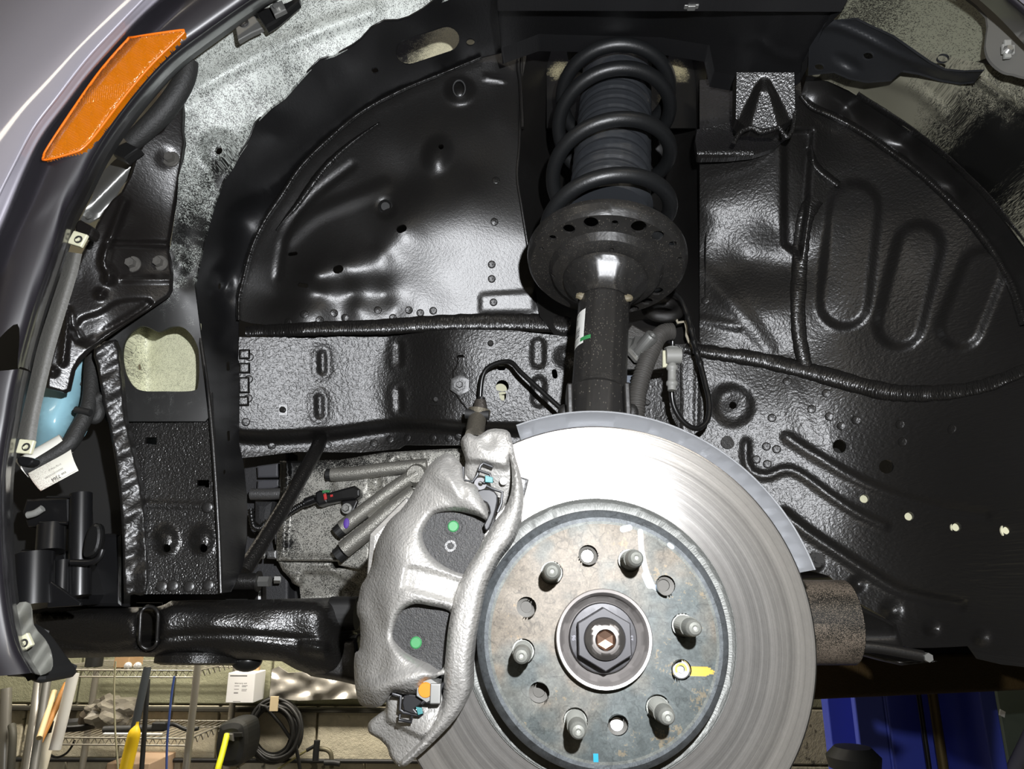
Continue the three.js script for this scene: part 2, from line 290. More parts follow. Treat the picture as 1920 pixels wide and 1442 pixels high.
const M = {
  under: PH({ color: 0x161514, roughness: 0.38, ior: 1.52, bumpMap: T.peel, bumpScale: 0.00036 }),
  underFine: PH({ color: 0x161514, roughness: 0.38, ior: 1.6, bumpMap: T.fine, bumpScale: 0.00013 }),
  grain: PH({ color: 0x141312, roughness: 0.32, ior: 1.6, bumpMap: T.grain, bumpScale: 0.0004 }),
  satin: PH({ color: 0x151516, roughness: 0.4, ior: 1.6, bumpMap: T.fine, bumpScale: 0.00012 }),
  sealer: PH({ color: 0x161514, roughness: 0.32, ior: 1.65, bumpMap: T.grain, bumpScale: 0.0009 }),
  bracket: S({ color: 0x131110, roughness: 0.34, bumpMap: T.fine, bumpScale: 0.00015 }),
  strut: S({ map: T.dust, roughness: 0.38, metalness: 0.0, bumpMap: T.soft, bumpScale: 0.0003 }),
  spring: S({ color: 0x131415, roughness: 0.42, bumpMap: T.fine, bumpScale: 0.0001 }),
  boot: S({ color: 0x26282b, roughness: 0.42, bumpMap: T.fine, bumpScale: 0.00005 }),
  rubber: S({ color: 0x151515, roughness: 0.6 }),
  plastic: S({ color: 0x121213, roughness: 0.3 }),
  plasticGloss: S({ color: 0x141414, roughness: 0.28 }),
  loom: S({ color: 0x1a1a19, roughness: 0.65, bumpMap: T.fine, bumpScale: 0.0003 }),
  alloy: S({ color: 0xa4a29e, roughness: 0.45, metalness: 0.48, bumpMap: T.grain, bumpScale: 0.0005 }),
  alloyDark: S({ color: 0x6b6b6b, roughness: 0.45, metalness: 0.7, bumpMap: T.cast, bumpScale: 0.0004 }),
  casting: S({ color: 0x8f8d86, roughness: 0.42, metalness: 0.6, bumpMap: T.cast, bumpScale: 0.0005 }),
  zinc: S({ color: 0x8f8f8c, roughness: 0.42, metalness: 0.8 }),
  stud: S({ color: 0x83847e, roughness: 0.5, metalness: 0.5, bumpMap: T.fine, bumpScale: 0.0001 }),
  chrome: S({ color: 0x9a9592, roughness: 0.32, metalness: 0.55 }),
  steel: S({ color: 0xa8a7a8, roughness: 0.25, metalness: 1 }),
  darkSteel: S({ color: 0x363537, roughness: 0.46, metalness: 0.45 }), springSteel: S({ color: 0x19191b, roughness: 0.4, metalness: 0.3 }),
  shield: S({ color: 0xb4b6b9, roughness: 0.32, metalness: 0.6, bumpMap: T.soft, bumpScale: 0.0002 }),
  pad: S({ map: T.dust, color: 0xc0c0c0, roughness: 0.6, bumpMap: T.cast, bumpScale: 0.0003 }),
  beige: S({ color: 0xb9b79c, roughness: 0.4 }),
  green: S({ color: 0x2c7040, roughness: 0.5 }), yellow: S({ color: 0xd9b320, roughness: 0.5 }), red: S({ color: 0xb02020, roughness: 0.5 }), purple: S({ color: 0x5a3a9a, roughness: 0.6 }), white: S({ color: 0xc4c4c0, roughness: 0.6 }), teal: S({ color: 0x2e686a, roughness: 0.5 }), orange: S({ color: 0xb06c10, roughness: 0.4 }),
  clip: S({ color: 0xb5b39a, roughness: 0.45 }),
  greyPlastic: S({ color: 0x7c7c78, roughness: 0.5 }),
};
// ---------------------------------------------------------------- the workshop
{
  const wallPaint = S({ color: 0xb9b29c, roughness: 0.8 }), mortar = S({ color: 0x8f8a78, roughness: 0.95, bumpMap: T.soft, bumpScale: 0.002 });
  const concrete = S({ color: 0x6f6c66, roughness: 0.8, bumpMap: T.soft, bumpScale: 0.002 }), plaster = S({ color: 0xc9c6ba, roughness: 0.9 });
  const slabBox = (name, x, y, z, w, h, d, m) => { const g = new THREE.BoxGeometry(w, h, d); g.translate(x, y, z); return structure(name, g, m); };
  slabBox('floor', -0.5, -0.1, 0.75, 8.4, 0.2, 7.0, concrete);
  slabBox('ceiling', -0.5, 3.7, 0.75, 8.4, 0.2, 7.0, plaster);
  slabBox('wall_left', -4.6, 1.8, 0.75, 0.2, 3.6, 7.0, plaster);
  slabBox('wall_right', 3.6, 1.8, 0.75, 0.2, 3.6, 7.0, S({ color: 0x56645a, roughness: 0.8 }));
  slabBox('wall_front', -0.5, 1.8, 4.15, 8.0, 3.6, 0.2, plaster);
  const back = slabBox('wall_back', -0.5, 1.8, -2.6, 8.0, 3.6, 0.17, mortar);
  // painted concrete blocks, 0.4 x 0.2 m, proud of their joints
  const chips = [];
  for (let k = 0; k < 3; k++) {
    const n1 = layered(256, [[5, 0.5], [14, 0.5], [40, 0.5]], 60 + k * 7), n2 = layered(256, [[30, 0.6], [90, 0.5]], 90 + k);
    const tex = colors(256, 256, (x, y) => { const i = y * 256 + x, a = n1[i], chip = a > 0.33 && n2[i] > -0.12 ? 0.62 : 1, v = (1 + n2[i] * 0.12) * chip; return [186 * v, 179 * v, 157 * v]; });
    chips.push(S({ map: tex, roughness: 0.75, bumpMap: T.soft, bumpScale: 0.003 }));
  }
  const upper = S({ color: 0x8d8d74, roughness: 0.75, bumpMap: T.soft, bumpScale: 0.003 });
  const shapes = [0, 1, 2].map((k) => { const g = rbox(0.392, 0.194, 0.03, 0.006, 1); const u = g.attributes.uv; for (let i = 0; i < u.count; i++) u.setXY(i, g.attributes.position.getX(i) * 1.3 + 0.5 + k * 0.3, g.attributes.position.getY(i) * 1.3 + 0.5); return g; });
  const r = rng(5);
  const joint = W(300, 1321, -2.5)[1];   // the joint the long shelf line follows
  for (let row = -4; row < 4; row++) for (let c = 0; c < 10; c++) {
    const x = -2.55 + c * 0.4 + (row & 1) * 0.2, y = joint + 0.1 + row * 0.2;
    const m = new THREE.Mesh(shapes[Math.floor(r() * 3)], row >= 0 ? upper : chips[Math.floor(r() * 3)]);
    m.name = 'block'; m.position.set(x, y, -2.512 + (r() - 0.5) * 0.004); m.rotation.z = (r() - 0.5) * 0.004; m.castShadow = m.receiveShadow = true; back.add(m);
  }
  // fluorescent fittings under the ceiling
  const glow = S({ color: 0xffffff, emissive: 0xfff4e2, emissiveIntensity: 2.2, roughness: 0.4 }), tin = S({ color: 0xd8d8d4, roughness: 0.4, metalness: 0.2 });
  for (const [x, z, where] of [[-2.3, -1.5, 'over the block wall with the wire racks'], [1.9, -1.3, 'over the blue lift post'], [-1.9, 2.2, 'over the open floor beside the car'], [1.4, 2.4, 'over the work lamp side of the bay']]) {
    const f = thing('ceiling_light', `long white ceiling light fitting ${where}`, 'ceiling light', [x, 3.6, z], 'ceiling lights');
    const b = rbox(1.5, 0.07, 0.34, 0.01); b.translate(x, 3.565, z); part(f, 'housing', b, tin);
    const d = rbox(1.44, 0.02, 0.28, 0.005); d.translate(x, 3.525, z); part(f, 'diffuser', d, glow);
    const l = new THREE.RectAreaLight(0xfff4e2, SHOP_POWER, 1.44, 0.28); l.position.set(0, 3.51 - 3.6, 0); l.rotation.x = -Math.PI / 2; f.add(l);
  }
}
// strip light hung over the racks, hidden by the car
{
  const f = thing('bench_light', 'long white strip light hung on the block wall above the wire rack', 'strip light', [-1.1, 2.2, -2.1]);
  const b = rbox(1.9, 0.06, 0.12, 0.01); b.translate(-1.1, 2.2, -1.98); part(f, 'housing', b, S({ color: 0xd8d8d4, roughness: 0.4 }));
  const d = rbox(1.84, 0.015, 0.1, 0.004); d.translate(-1.1, 2.165, -1.98); part(f, 'diffuser', d, S({ color: 0xffffff, emissive: 0xfff6e8, emissiveIntensity: 2.5 }));
  const c = rod([new V3(-1.7, 2.22, -2.0), new V3(-1.7, 2.22, -2.5)], 0.012, { seg: 10 }), c2 = rod([new V3(-0.5, 2.22, -2.0), new V3(-0.5, 2.22, -2.5)], 0.012, { seg: 10 }); part(f, 'wall_arm', c, M.strut); part(f, 'wall_arm', c2, M.strut);
  const l = new THREE.RectAreaLight(0xfff6e8, BENCH_POWER, 1.84, 0.1); l.position.set(0, -0.05, 0.12); l.rotation.x = -Math.PI / 2 + 0.25; f.add(l);
}
// hand lamp beside the lens
{
  const f = thing('work_lamp', 'small black hand-held work lamp shining into the wheel arch', 'lamp', LAMP.clone().add(new V3(0, -0.09, 0.03)));
  const dir = new V3(0, 0, -1);
  part(f, 'handle', rod([LAMP.clone().add(new V3(0, -0.09, 0.035)), LAMP.clone().add(new V3(0, 0.01, 0.028))], 0.011, { seg: 14 }), M.plastic);
  part(f, 'head', turned([[0, -0.03], [0.012, -0.03], [0.014, 0.0], [0.012, 0.004], [0.0105, 0.004], [0.0105, -0.002], [0, -0.002]], LAMP.clone().add(new V3(0, 0, 0.012)), dir, 24), M.plastic);
  part(f, 'lamp_lens', turned([[0, 0.001], [0.0095, 0.001], [0.0095, -0.001], [0, -0.001]], LAMP.clone().add(new V3(0, 0, 0.0125)), dir, 24), S({ color: 0xffffff, emissive: 0xffffff, emissiveIntensity: 3 }));
  const l = new THREE.SpotLight(0xf9fbff, LAMP_POWER, 0, 1.15, 0.35, 2); l.position.set(0, 0.09, -0.03); l.target.position.set(0.0, 0.09 + 0.12, -1.03);
  l.castShadow = true; l.shadow.radius = 0.35; l.shadow.mapSize.set(2048, 2048); l.shadow.camera.near = 0.02; f.add(l); f.add(l.target); l.target.name = 'lamp_aim'; l.name = 'lamp_light';
}
// ---------------------------------------------------------------- the pressed body of the wheel arch
const body = thing('wheel_house', 'black undercoated sheet metal wheel arch of a car with rails, strut tower and sealed seams', 'wheel arch', [0, HUB, -0.3]);
const SEAM = Z6([1190, 275, 1020, 345, 800, 435, 600, 545, 440, 680, 320, 800, 220, 950, 140, 1070, 80, 1200, 40, 1350, 20, 1442]);
const WAVY = [...Z6([960, 0, 910, 40, 840, 80, 790, 95, 720, 97, 660, 130, 610, 185, 570, 215, 480, 265, 410, 285, 360, 335, 310, 390, 240, 470, 170, 520, 100, 590, 70, 670, 20, 745]), [436, 312], [418, 338], [408, 365], [402, 380], ...Z2([1380, 250, 1315, 560, 1345, 800, 1370, 1000, 1415, 1442]), [400, 860], [408, 960], [412, 1040], [413, 1112]];
const overspray = (dens, paint, box, size, z0, seed) => {   // light paint under a mist of black droplets; box = [x0, y0, x1, y1] in metres
  const r = rng(seed), n1 = noiseGrid(512, 24, seed + 1), n2 = noiseGrid(512, 90, seed + 2), G = 96, d = new Float32Array((G + 1) * (G + 1));
  for (let j = 0; j <= G; j++) for (let i = 0; i <= G; i++) { const x = mix(box[0], box[2], i / G), y = mix(box[1], box[3], j / G), p = pixel(x, y, z0); d[j * (G + 1) + i] = dens(p[0], p[1]); }
  return colors(size, size, (x, y) => {
    const fx = x / size * G, fy = y / size * G, i = Math.floor(fx), j = Math.floor(fy), a = fx - i, b = fy - j, k = j * (G + 1) + i;
    const den = mix(mix(d[k], d[k + 1], a), mix(d[k + G + 1], d[k + G + 2], a), b), q = (y * 512 / size | 0) % 512 * 512 + (x * 512 / size | 0) % 512;
    const w = clamp(Math.min(den, 1.6) + (n1[q] - 0.5) * 0.25 * Math.min(1, den * 4) + (n2[q] - 0.5) * 0.3 * Math.min(1, den * 4));
    const v = r() < w ? 0.06 : 1, wash = 1 - 0.9 * sstep(0.62, 1.0, w), c = v * wash;
    return [paint[0] * c + 10, paint[1] * c + 10, paint[2] * c + 9];
  });
};
const worldBox = (g) => { g.computeBoundingBox(); const b = g.boundingBox; return [b.min.x, b.min.y, b.max.x, b.max.y]; };
const boxUV = (g, b) => { const p = g.attributes.position, u = g.attributes.uv; for (let i = 0; i < p.count; i++) u.setXY(i, (p.getX(i) - b[0]) / (b[2] - b[0]), (p.getY(i) - b[1]) / (b[3] - b[1])); return g; };

// light painted apron under the fender, misted with black
{
  const base = tps(trip([530, 0, -0.05, 700, 0, -0.07, 835, 0, -0.085, 420, 60, -0.06, 700, 85, -0.095, 560, 90, -0.075, 400, 150, -0.075, 500, 200, -0.11, 340, 200, -0.08, 440, 300, -0.125, 360, 400, -0.115, 395, 420, -0.14, 330, 470, -0.115, 350, 560, -0.13, 240, 620, -0.13, 370, 640, -0.145, 300, 735, -0.14, 385, 760, -0.15, 200, 700, -0.13]));
  const z = relief(base, dome(410, 283, 42, 0.008, { rv: 46, flat: 0.25 }), bead(spline(pairs([480, 250, 415, 330, 360, 410, 345, 470, 352, 520]), 5), 30, -0.003), bead(spline(pairs([330, 190, 430, 130, 560, 70, 700, 20]), 5), 26, 0.0028), dome(342, 492, 24, 0.007, { rv: 34 }));
  const butterfly = spline([...Z2([870, 895, 905, 860, 960, 832, 1020, 850, 1070, 872, 1110, 860, 1160, 838, 1230, 840, 1290, 890, 1330, 960, 1345, 1040, 1340, 1230, 1295, 1272, 1100, 1275, 970, 1272, 900, 1240, 850, 1160, 828, 1060, 835, 960])], 4, true);
  const poly = [...pairs([345, 125, 400, 70, 470, 20, 505, -20, 880, -20]), ...WAVY.slice(1, -5), [393, 780], [385, 790], [200, 790], [150, 720], [215, 575], [290, 525], [318, 470], [332, 375], [340, 250], [345, 172]];
  const g = sheet({ poly, holes: [oval(410, 282, 7, 7.5), butterfly], z, step: 7, t: 0.003 }), b = worldBox(g);
  const dens = (u, v) => { const d = lineDist(WAVY, u, v); let k = 0.16 + 0.1 * sstep(60, 10, d) + 0.2 * sstep(150, 300, v) + 0.34 * sstep(280, 420, v) + 0.35 * sstep(480, 600, v); k *= sstep(-60, 60, v) * 0.55 + 0.45; if (v < 140) k *= mix(0.28, 1, sstep(60, 130, Math.abs(u - 610) * 0.5 + v * 0.6)); k += 0.16 * Math.exp(-((u - 600) ** 2 + (v - 75) ** 2) / 2200) + 0.12 * Math.exp(-((u - 680) ** 2 + (v - 8) ** 2) / 1200) + 0.25 * Math.exp(-((u - 405) ** 2 + (v - 310) ** 2) / 900); return clamp(k); };
  part(body, 'apron', boxUV(g, b), S({ map: overspray(dens, [146, 150, 146], b, 1024, -0.1, 401), roughness: 0.5, metalness: 0.1 }), 'pale painted apron misted with black overspray');
}
// panel glimpsed through the butterfly hole
{
  const z = relief(() => -0.2, dome(250, 660, 60, -0.01));
  const g = sheet({ poly: pairs([216, 606, 376, 606, 376, 746, 216, 746]), holes: [slot(261, 688, 12, 6, 1.4)], z: (u, v) => z(u, v) + (u < 276 ? (276 - u) * 0.0009 : (u - 276) * 0.0002), step: 9 }), b = worldBox(g);
  part(body, 'inner_bracket', boxUV(g, b), S({ map: overspray((u, v) => 0.1 + 0.45 * Math.exp(-((u - 236) ** 2 + (v - 700) ** 2) / 1200), [188, 188, 160], b, 512, -0.2, 77), roughness: 0.5 }), 'pale green bracket seen through the double-lobed hole');
}
// satin black closing panel that curves from the apron edge in to the sealed seam
{
  const z = tps(trip([835, 0, -0.088, 700, 90, -0.1, 640, 105, -0.105, 560, 160, -0.115, 500, 205, -0.12, 440, 305, -0.135, 402, 380, -0.145, 367, 540, -0.15, 380, 657, -0.155, 395, 780, -0.16, 408, 960, -0.16, 413, 1112, -0.16,
    902, 107, -0.3, 836, 134, -0.305, 751, 169, -0.308, 673, 212, -0.309, 611, 264, -0.31, 564, 311, -0.312, 525, 369, -0.318, 494, 416, -0.325, 471, 466, -0.33, 455, 524, -0.335, 448, 560, -0.335, 447, 640, -0.33, 448, 760, -0.32, 455, 865, -0.3, 462, 930, -0.28, 462, 1010, -0.26, 432, 1110, -0.2,
    810, 60, -0.13, 620, 170, -0.16, 520, 260, -0.175, 412, 400, -0.21, 430, 400, -0.27, 452, 400, -0.3, 378, 540, -0.22, 392, 540, -0.285, 415, 530, -0.315, 390, 645, -0.22, 403, 645, -0.285, 420, 645, -0.31, 408, 800, -0.22, 422, 800, -0.28, 950, 0, -0.14, 1060, 0, -0.15, 1000, 60, -0.24]));
  const dished = relief(z, dome(423, 535, 17, -0.008, { rv: 40, ang: 0.15 }), bead(pairs([418, 700, 420, 860, 422, 960]), 8, 0.003));
  const poly = [...WAVY, [432, 1110], [455, 1062], [462, 1010], [462, 930], [455, 865], [447, 830], [448, 760], [447, 640], ...SEAM.slice().reverse(), [940, 98], [990, 84], [1030, 78], [1035, -20], [880, -20]];
  const holes = [slot(802, 84, 122, 48, -0.32, 10), slot(703, 131, 12, 10, 0), oval(882, 78, 8, 6), oval(411, 536, 3, 6), slot(427, 686, 18, 7, 1.5), slot(428, 817, 20, 6, 1.5), oval(420, 885, 2.5, 5)];
  part(body, 'closing_panel', sheet({ poly, holes, z: dished, step: 7, edge: 4, t: 0.002 }), M.satin);
  part(body, 'flange_edge', rod(WAVY.map(([u, v]) => WV(u, v, z(u, v) + 0.0005)), 0.0009, { seg: 6, smooth: false }), M.underFine);
  // what shows through the long slot
  const g = sheet({ poly: pairs([725, 40, 905, 40, 905, 150, 725, 150]), z: () => -0.33, step: 14 }), b = worldBox(g);
  part(body, 'outer_reinforcement', boxUV(g, b), S({ map: overspray((u, v) => 0.05 + 0.9 * sstep(830, 760, u + (v - 80) * 0.6), [196, 190, 160], b, 512, -0.33, 31), roughness: 0.5 }), 'cream panel seen through the long slot');
}
// inner panel ahead of the strut
const innerZ = shellOf(trip([900, 112, -0.308, 960, 100, -0.312, 985, 85, -0.312, 975, 150, -0.322, 980, 200, -0.326, 836, 136, -0.31, 751, 171, -0.312, 673, 214, -0.313, 611, 266, -0.313, 564, 313, -0.314, 525, 371, -0.317, 494, 418, -0.32, 471, 468, -0.324, 455, 526, -0.33, 450, 600, -0.335,
  880, 165, -0.316, 780, 215, -0.316, 690, 265, -0.316, 880, 240, -0.32, 780, 270, -0.318, 976, 270, 1.045, 975, 350, 1.018, 985, 440, 1.0, 990, 500, 0.999, 1010, 590, 0.997, 760, 340, 1.04, 880, 310, 1.036, 640, 340, 1.055, 570, 400, 1.052, 530, 450, 1.048, 500, 500, 1.046,
  560, 490, 1.025, 585, 494, 1.010, 645, 476, 1.003, 700, 457, 1.001, 722, 414, 1.006, 590, 512, 0.994, 648, 495, 0.992, 640, 512, 0.992, 712, 472, 0.991, 748, 425, 0.993, 800, 375, 1.01, 880, 360, 1.01, 800, 430, 0.994, 900, 430, 0.997,
  600, 532, 0.995, 660, 520, 0.992, 720, 515, 0.991, 740, 480, 0.991, 800, 490, 0.993, 860, 480, 0.995, 930, 470, 0.997, 560, 556, 1.012, 600, 548, 1.003, 660, 550, 1.003, 720, 553, 1.0, 790, 560, 0.997, 560, 584, 1.0, 600, 580, 0.997, 670, 578, 0.995, 740, 576, 0.994,  850, 550, 0.995, 950, 540, 0.997, 520, 560, 1.034, 520, 585, 1.02, 520, 606, 1.016, 640, 602, 1.0, 760, 595, 0.996, 900, 586, 0.996]));
{
  const right = Z6([1420, 205, 1385, 400, 1375, 700, 1365, 850, 1385, 1000, 1410, 1160]);
  const poly = [...SEAM, [449, 600], [470, 606], [523, 612], [634, 608], [745, 598], [900, 590], [960, 588], [1012, 592], [1000, 520], ...right.slice().reverse(), [960, 92]];
  const z = relief(innerZ, dome(862, 172, 34, 0.012, { rv: 30, flat: 0.1 }), dome(820, 292, 34, 0.009, { rv: 44, ang: 0.3, flat: 0.1 }), dome(723, 390, 22, -0.004, { flat: 0.5 }),
    pad(pairs([900, 552, 1002, 545, 1002, 584, 900, 586]), 7, 0.0022),
    bead(spline(pairs([540, 450, 590, 405, 660, 375, 720, 350]), 6), 24, 0.003), bead(spline(pairs([520, 520, 535, 440, 585, 370, 660, 310]), 6), 12, -0.003), bead(pairs([910, 145, 945, 150]), 7, 0.003));
  const front = part(body, 'inner_panel', sheet({ poly, holes: [slot(753, 429, 20, 14, -0.4), slot(634, 505, 20, 15, -0.3), slot(549, 476, 18, 7, -0.15), slot(568, 535, 20, 8, 0.15), oval(827, 275, 5)], z, step: 5.5, edge: 4 }), M.underFine);
  const weld = new THREE.SphereGeometry(0.0056, 16, 10); weld.scale(1, 1, 0.22); metreUV(weld);
  const welds = (p, list, zf, mat = M.under) => list.forEach(([u, v]) => { const e = 8, a = WV(u - e, v, zf(u - e, v)), b = WV(u + e, v, zf(u + e, v)), c = WV(u, v - e, zf(u, v - e)), d = WV(u, v + e, zf(u, v + e)); place(p, 'spot_weld', weld, mat, WV(u, v, zf(u, v)), b.sub(a).cross(c.sub(d))); });
  
  globalThis.welds = welds;
  welds(front, [[930, 338], [927, 416], [922, 496], [922, 523], ...Z5([470, 105, 672, 98, 745, 130, 968, 78, 1178, 78, 1255, 97, 1342, 82, 575, 145, 360, 160, 1070, 130, 1750, 25])], z);
  part(front, 'grommet', turned([[0, 0.003], [0.006, 0.003], [0.0075, 0.001], [0.0085, 0.004], [0.01, 0.003], [0.0105, 0]], WV(723, 388, z(723, 388) - 0.001), [0.1, -0.3, 1], 24), M.rubber);
  part(front, 'plug_ring', new THREE.TorusGeometry(0.011, 0.0022, 8, 24).scale(0.8, 1, 1).rotateX(0.5).translate(...W(861, 166, z(861, 166) + 0.001)), M.rubber);
}
// sealer bead laid along the seam
const sealer = (parent, pts, w, zf, lift = 0.004, seg = 10, seed = 3) => {   // brushed ridge along a pixel line, w(t) in pixels
  const line = spline(pts, 8), n = line.length, pos = [], uv = [], idx = [], r = rng(seed), wob = line.map(() => r());
  let len = 0;
  line.forEach(([u, v], i) => {
    const a = line[Math.max(0, i - 1)], b = line[Math.min(n - 1, i + 1)], L = Math.hypot(b[0] - a[0], b[1] - a[1]) || 1, nx = -(b[1] - a[1]) / L, ny = (b[0] - a[0]) / L, t = i / (n - 1), half = w(t) / 2 * (0.92 + 0.16 * wob[i]);
    if (i) len += Math.hypot(u - line[i - 1][0], v - line[i - 1][1]) * 0.0007;
    for (let k = 0; k <= seg; k++) { const s = k / seg * 2 - 1, q = W(u + nx * half * s, v + ny * half * s, zf(u + nx * half * s, v + ny * half * s) + lift * Math.pow(Math.max(0, 1 - s * s), 0.6) * (0.85 + 0.3 * wob[i]) - 0.0005); pos.push(...q); uv.push(len, (s + 1) * half * 0.0007 * 0.3); }
  });
  for (let i = 0; i < n - 1; i++) for (let k = 0; k < seg; k++) { const a = i * (seg + 1) + k, b = a + seg + 1; idx.push(a, b, a + 1, a + 1, b, b + 1); }
  const g = new THREE.BufferGeometry(); g.setAttribute('position', new THREE.Float32BufferAttribute(pos, 3)); g.setAttribute('uv', new THREE.Float32BufferAttribute(uv, 2)); g.setIndex(idx); g.computeVertexNormals();
  if (g.attributes.normal.getZ(Math.floor(n / 2) * (seg + 1) + 5) < 0) { for (let i = 0; i < idx.length; i += 3) { const t = idx[i]; idx[i] = idx[i + 1]; idx[i + 1] = t; } g.setIndex(idx); g.computeVertexNormals(); }
  return part(parent, 'sealer_bead', g, M.sealer);
};
sealer(body, [...Z6([1190, 275]), ...SEAM.slice(1), [447, 600]], (t) => 9 + 6 * Math.sin(t * 3), (u, v) => innerZ(u, v) + 0.004, 0.011, 8, 5);
sealer(body, Z6([700, 590, 560, 690, 450, 790, 370, 890, 300, 990, 240, 1060, 200, 1110]), (t) => 3 + 12 * Math.sin(Math.min(1, t * 1.1) * 3.1), (u, v) => innerZ(u, v) + 0.001, 0.006, 8, 8);

// frame rail with its lower flange
const RAILB = spline(Z5([-20, 885, 30, 890, 200, 900, 450, 888, 700, 868, 900, 838, 1100, 818, 1300, 820, 1600, 840, 1875, 845]).concat([[1100, 800], [1300, 812]]), 6);
const railBottom = (u) => { for (let i = 1; i < RAILB.length; i++) if (RAILB[i][0] >= u) { const a = RAILB[i - 1], b = RAILB[i]; return mix(a[1], b[1], (u - a[0]) / (b[0] - a[0] || 1)); } return RAILB[RAILB.length - 1][1]; };
const railBase = tps(trip([448, 640, -0.318, 448, 800, -0.343, 520, 640, -0.335, 520, 800, -0.36, 600, 640, -0.355, 600, 800, -0.38, 690, 640, -0.377, 690, 800, -0.402, 735, 640, -0.385, 735, 800, -0.408, 780, 640, -0.375, 780, 790, -0.396, 830, 640, -0.358, 830, 790, -0.381, 950, 640, -0.357, 950, 790, -0.381, 1080, 640, -0.358, 1080, 790, -0.381, 1280, 650, -0.365, 1280, 790, -0.387]));
{
  const z = (u, v) => railBase(u, v) - 0.028 * sstep(-2, 24, v - railBottom(u)) + 0.004 * sstep(28, 60, v - railBottom(u));
  const slotDish = (u, v) => [bead(pairs([u, v - 16, u + 1, v + 16]), 11, -0.0034, 0.2), bead(pairs([u - 2, v - 14, u - 2, v + 14]), 26, 0.0016, 0.3)];
  const full = relief(z, ...[[604, 680], [599, 762], [748, 664], [748, 750]].flatMap(([u, v]) => slotDish(u, v)), ...[[1009, 662], [1010, 735]].flatMap(([u, v]) => [bead(pairs([u, v - 16, u, v + 16]), 15, -0.0034, 0.55)]), dome(1060, 668, 28, -0.006));
  const top = Z5([30, 260, 260, 262, 300, 245, 700, 230, 1100, 230, 1500, 208, 1875, 215]).concat([[1070, 632], [1180, 640], [1280, 646]]);
  const low = Z5([-10, 1085, 60, 1075, 130, 1070, 420, 1035, 850, 1040, 1110, 1015, 1150, 990, 1520, 990, 1875, 1000]).concat([[1100, 845], [1285, 850]]);
  const rail = part(body, 'frame_rail', sheet({ poly: [...top, [1285, 700], ...low.slice().reverse(), [446, 700]], holes: [[...oval(941.7, 724.5, 12.2, 12.2, 0, 28).filter(([x, y]) => !(y > 733 && Math.abs(x - 941.7) < 8)).sort((a, b) => { const t = (q) => (Math.atan2(q[1] - 724.5, q[0] - 941.7) - Math.PI / 2 + 4 * Math.PI) % (2 * Math.PI); return t(b) - t(a); }), [949, 735], [949, 746], [946, 751], [941, 751], [937, 746], [935, 735]].reverse(), slot(1040, 701, 18, 10, 1.4), slot(864, 670, 15, 9, 0), slot(940, 690, 16, 9, 0)], z: full, step: 5.5, edge: 4 }), M.under);
  // under the rail's face the two walls meet the keyhole's pale backing
  const g = sheet({ poly: oval(938, 738, 16, 20), z: () => -0.41, step: 10 }); part(body, 'rail_lining', g, M.beige, 'pale primer seen through the keyhole');
  welds(rail, Z5([570, 985, 630, 990, 940, 975, 1050, 950, 1165, 942, 1338, 943, 1445, 945, 1512, 938, 250, 1000, 95, 545, 92, 675, 75, 835, 100, 395]), full);
  for (const [u, v] of [[531, 769], [818, 750], [920, 645], [1213, 756]]) {   // small studs in square seats
    const p = WV(u, v, full(u, v)); const q = part(rail, 'stud_seat', sheet({ poly: pairs([u - 8, v - 10, u + 8, v - 10, u + 8, v + 10, u - 8, v + 10]), z: (a, b) => full(a, b) + 0.0016, step: 4, edge: 3, t: 0.003 }), M.underFine);
    part(q, 'stud', turned([[0.0042, 0], [0.0042, 0.004], [0.003, 0.005], [0, 0.005]], [p.x, p.y, p.z], [0, 0, 1], 14), M.underFine);
  }
  for (const [u, v, h] of [[457, 664, 12], [457, 690, 13], [456, 722, 20], [455, 752, 12]]) { part(rail, 'tab', sheet({ poly: pairs([u - 9, v - h * 0.75, u + 11, v - h * 0.75, u + 11, v + h * 0.75, u - 9, v + h * 0.75]), z: (a, b) => full(a, b) + 0.004, step: 4, edge: 3, t: 0.006, round: 0.002, roundPx: 4 }), M.under); }
  // tongue and bolt that holds the brake hose end
  const tongue = Z5([1507, 392, 1556, 392, 1560, 440, 1590, 490, 1590, 600, 1660, 690, 1690, 800, 1600, 790, 1560, 740, 1500, 660, 1470, 590, 1475, 490, 1505, 440]);
  const tg = part(body, 'hose_bracket', sheet({ poly: tongue, z: (u, v) => railBase(u, v) + 0.005, step: 5, edge: 3, t: 0.005, round: 0.0008, roundPx: 3 }), M.under);
  const bp = Z5([1523, 585])[0]; part(tg, 'nut', turned([[0, 0.013], [0.004, 0.013], [0.005, 0.01], [0.0085, 0.01], [0.0085, 0.004], [0.0145, 0.003], [0.0145, 0]], WV(bp[0], bp[1], railBase(bp[0], bp[1]) + 0.005), [0.05, -0.2, 1], 6), M.strut);
}
// thick sealer along the top of the rail
sealer(body, [[460, 622], ...Z5([290, 215, 500, 205, 700, 198, 1000, 190, 1300, 170, 1600, 160, 1875, 158]), [1020, 606], [1070, 612]], (t) => 22 + 12 * Math.min(1, t * 1.4), (u, v) => innerZ(u, Math.min(v, 600)) + 0.003, 0.0065, 14, 12);
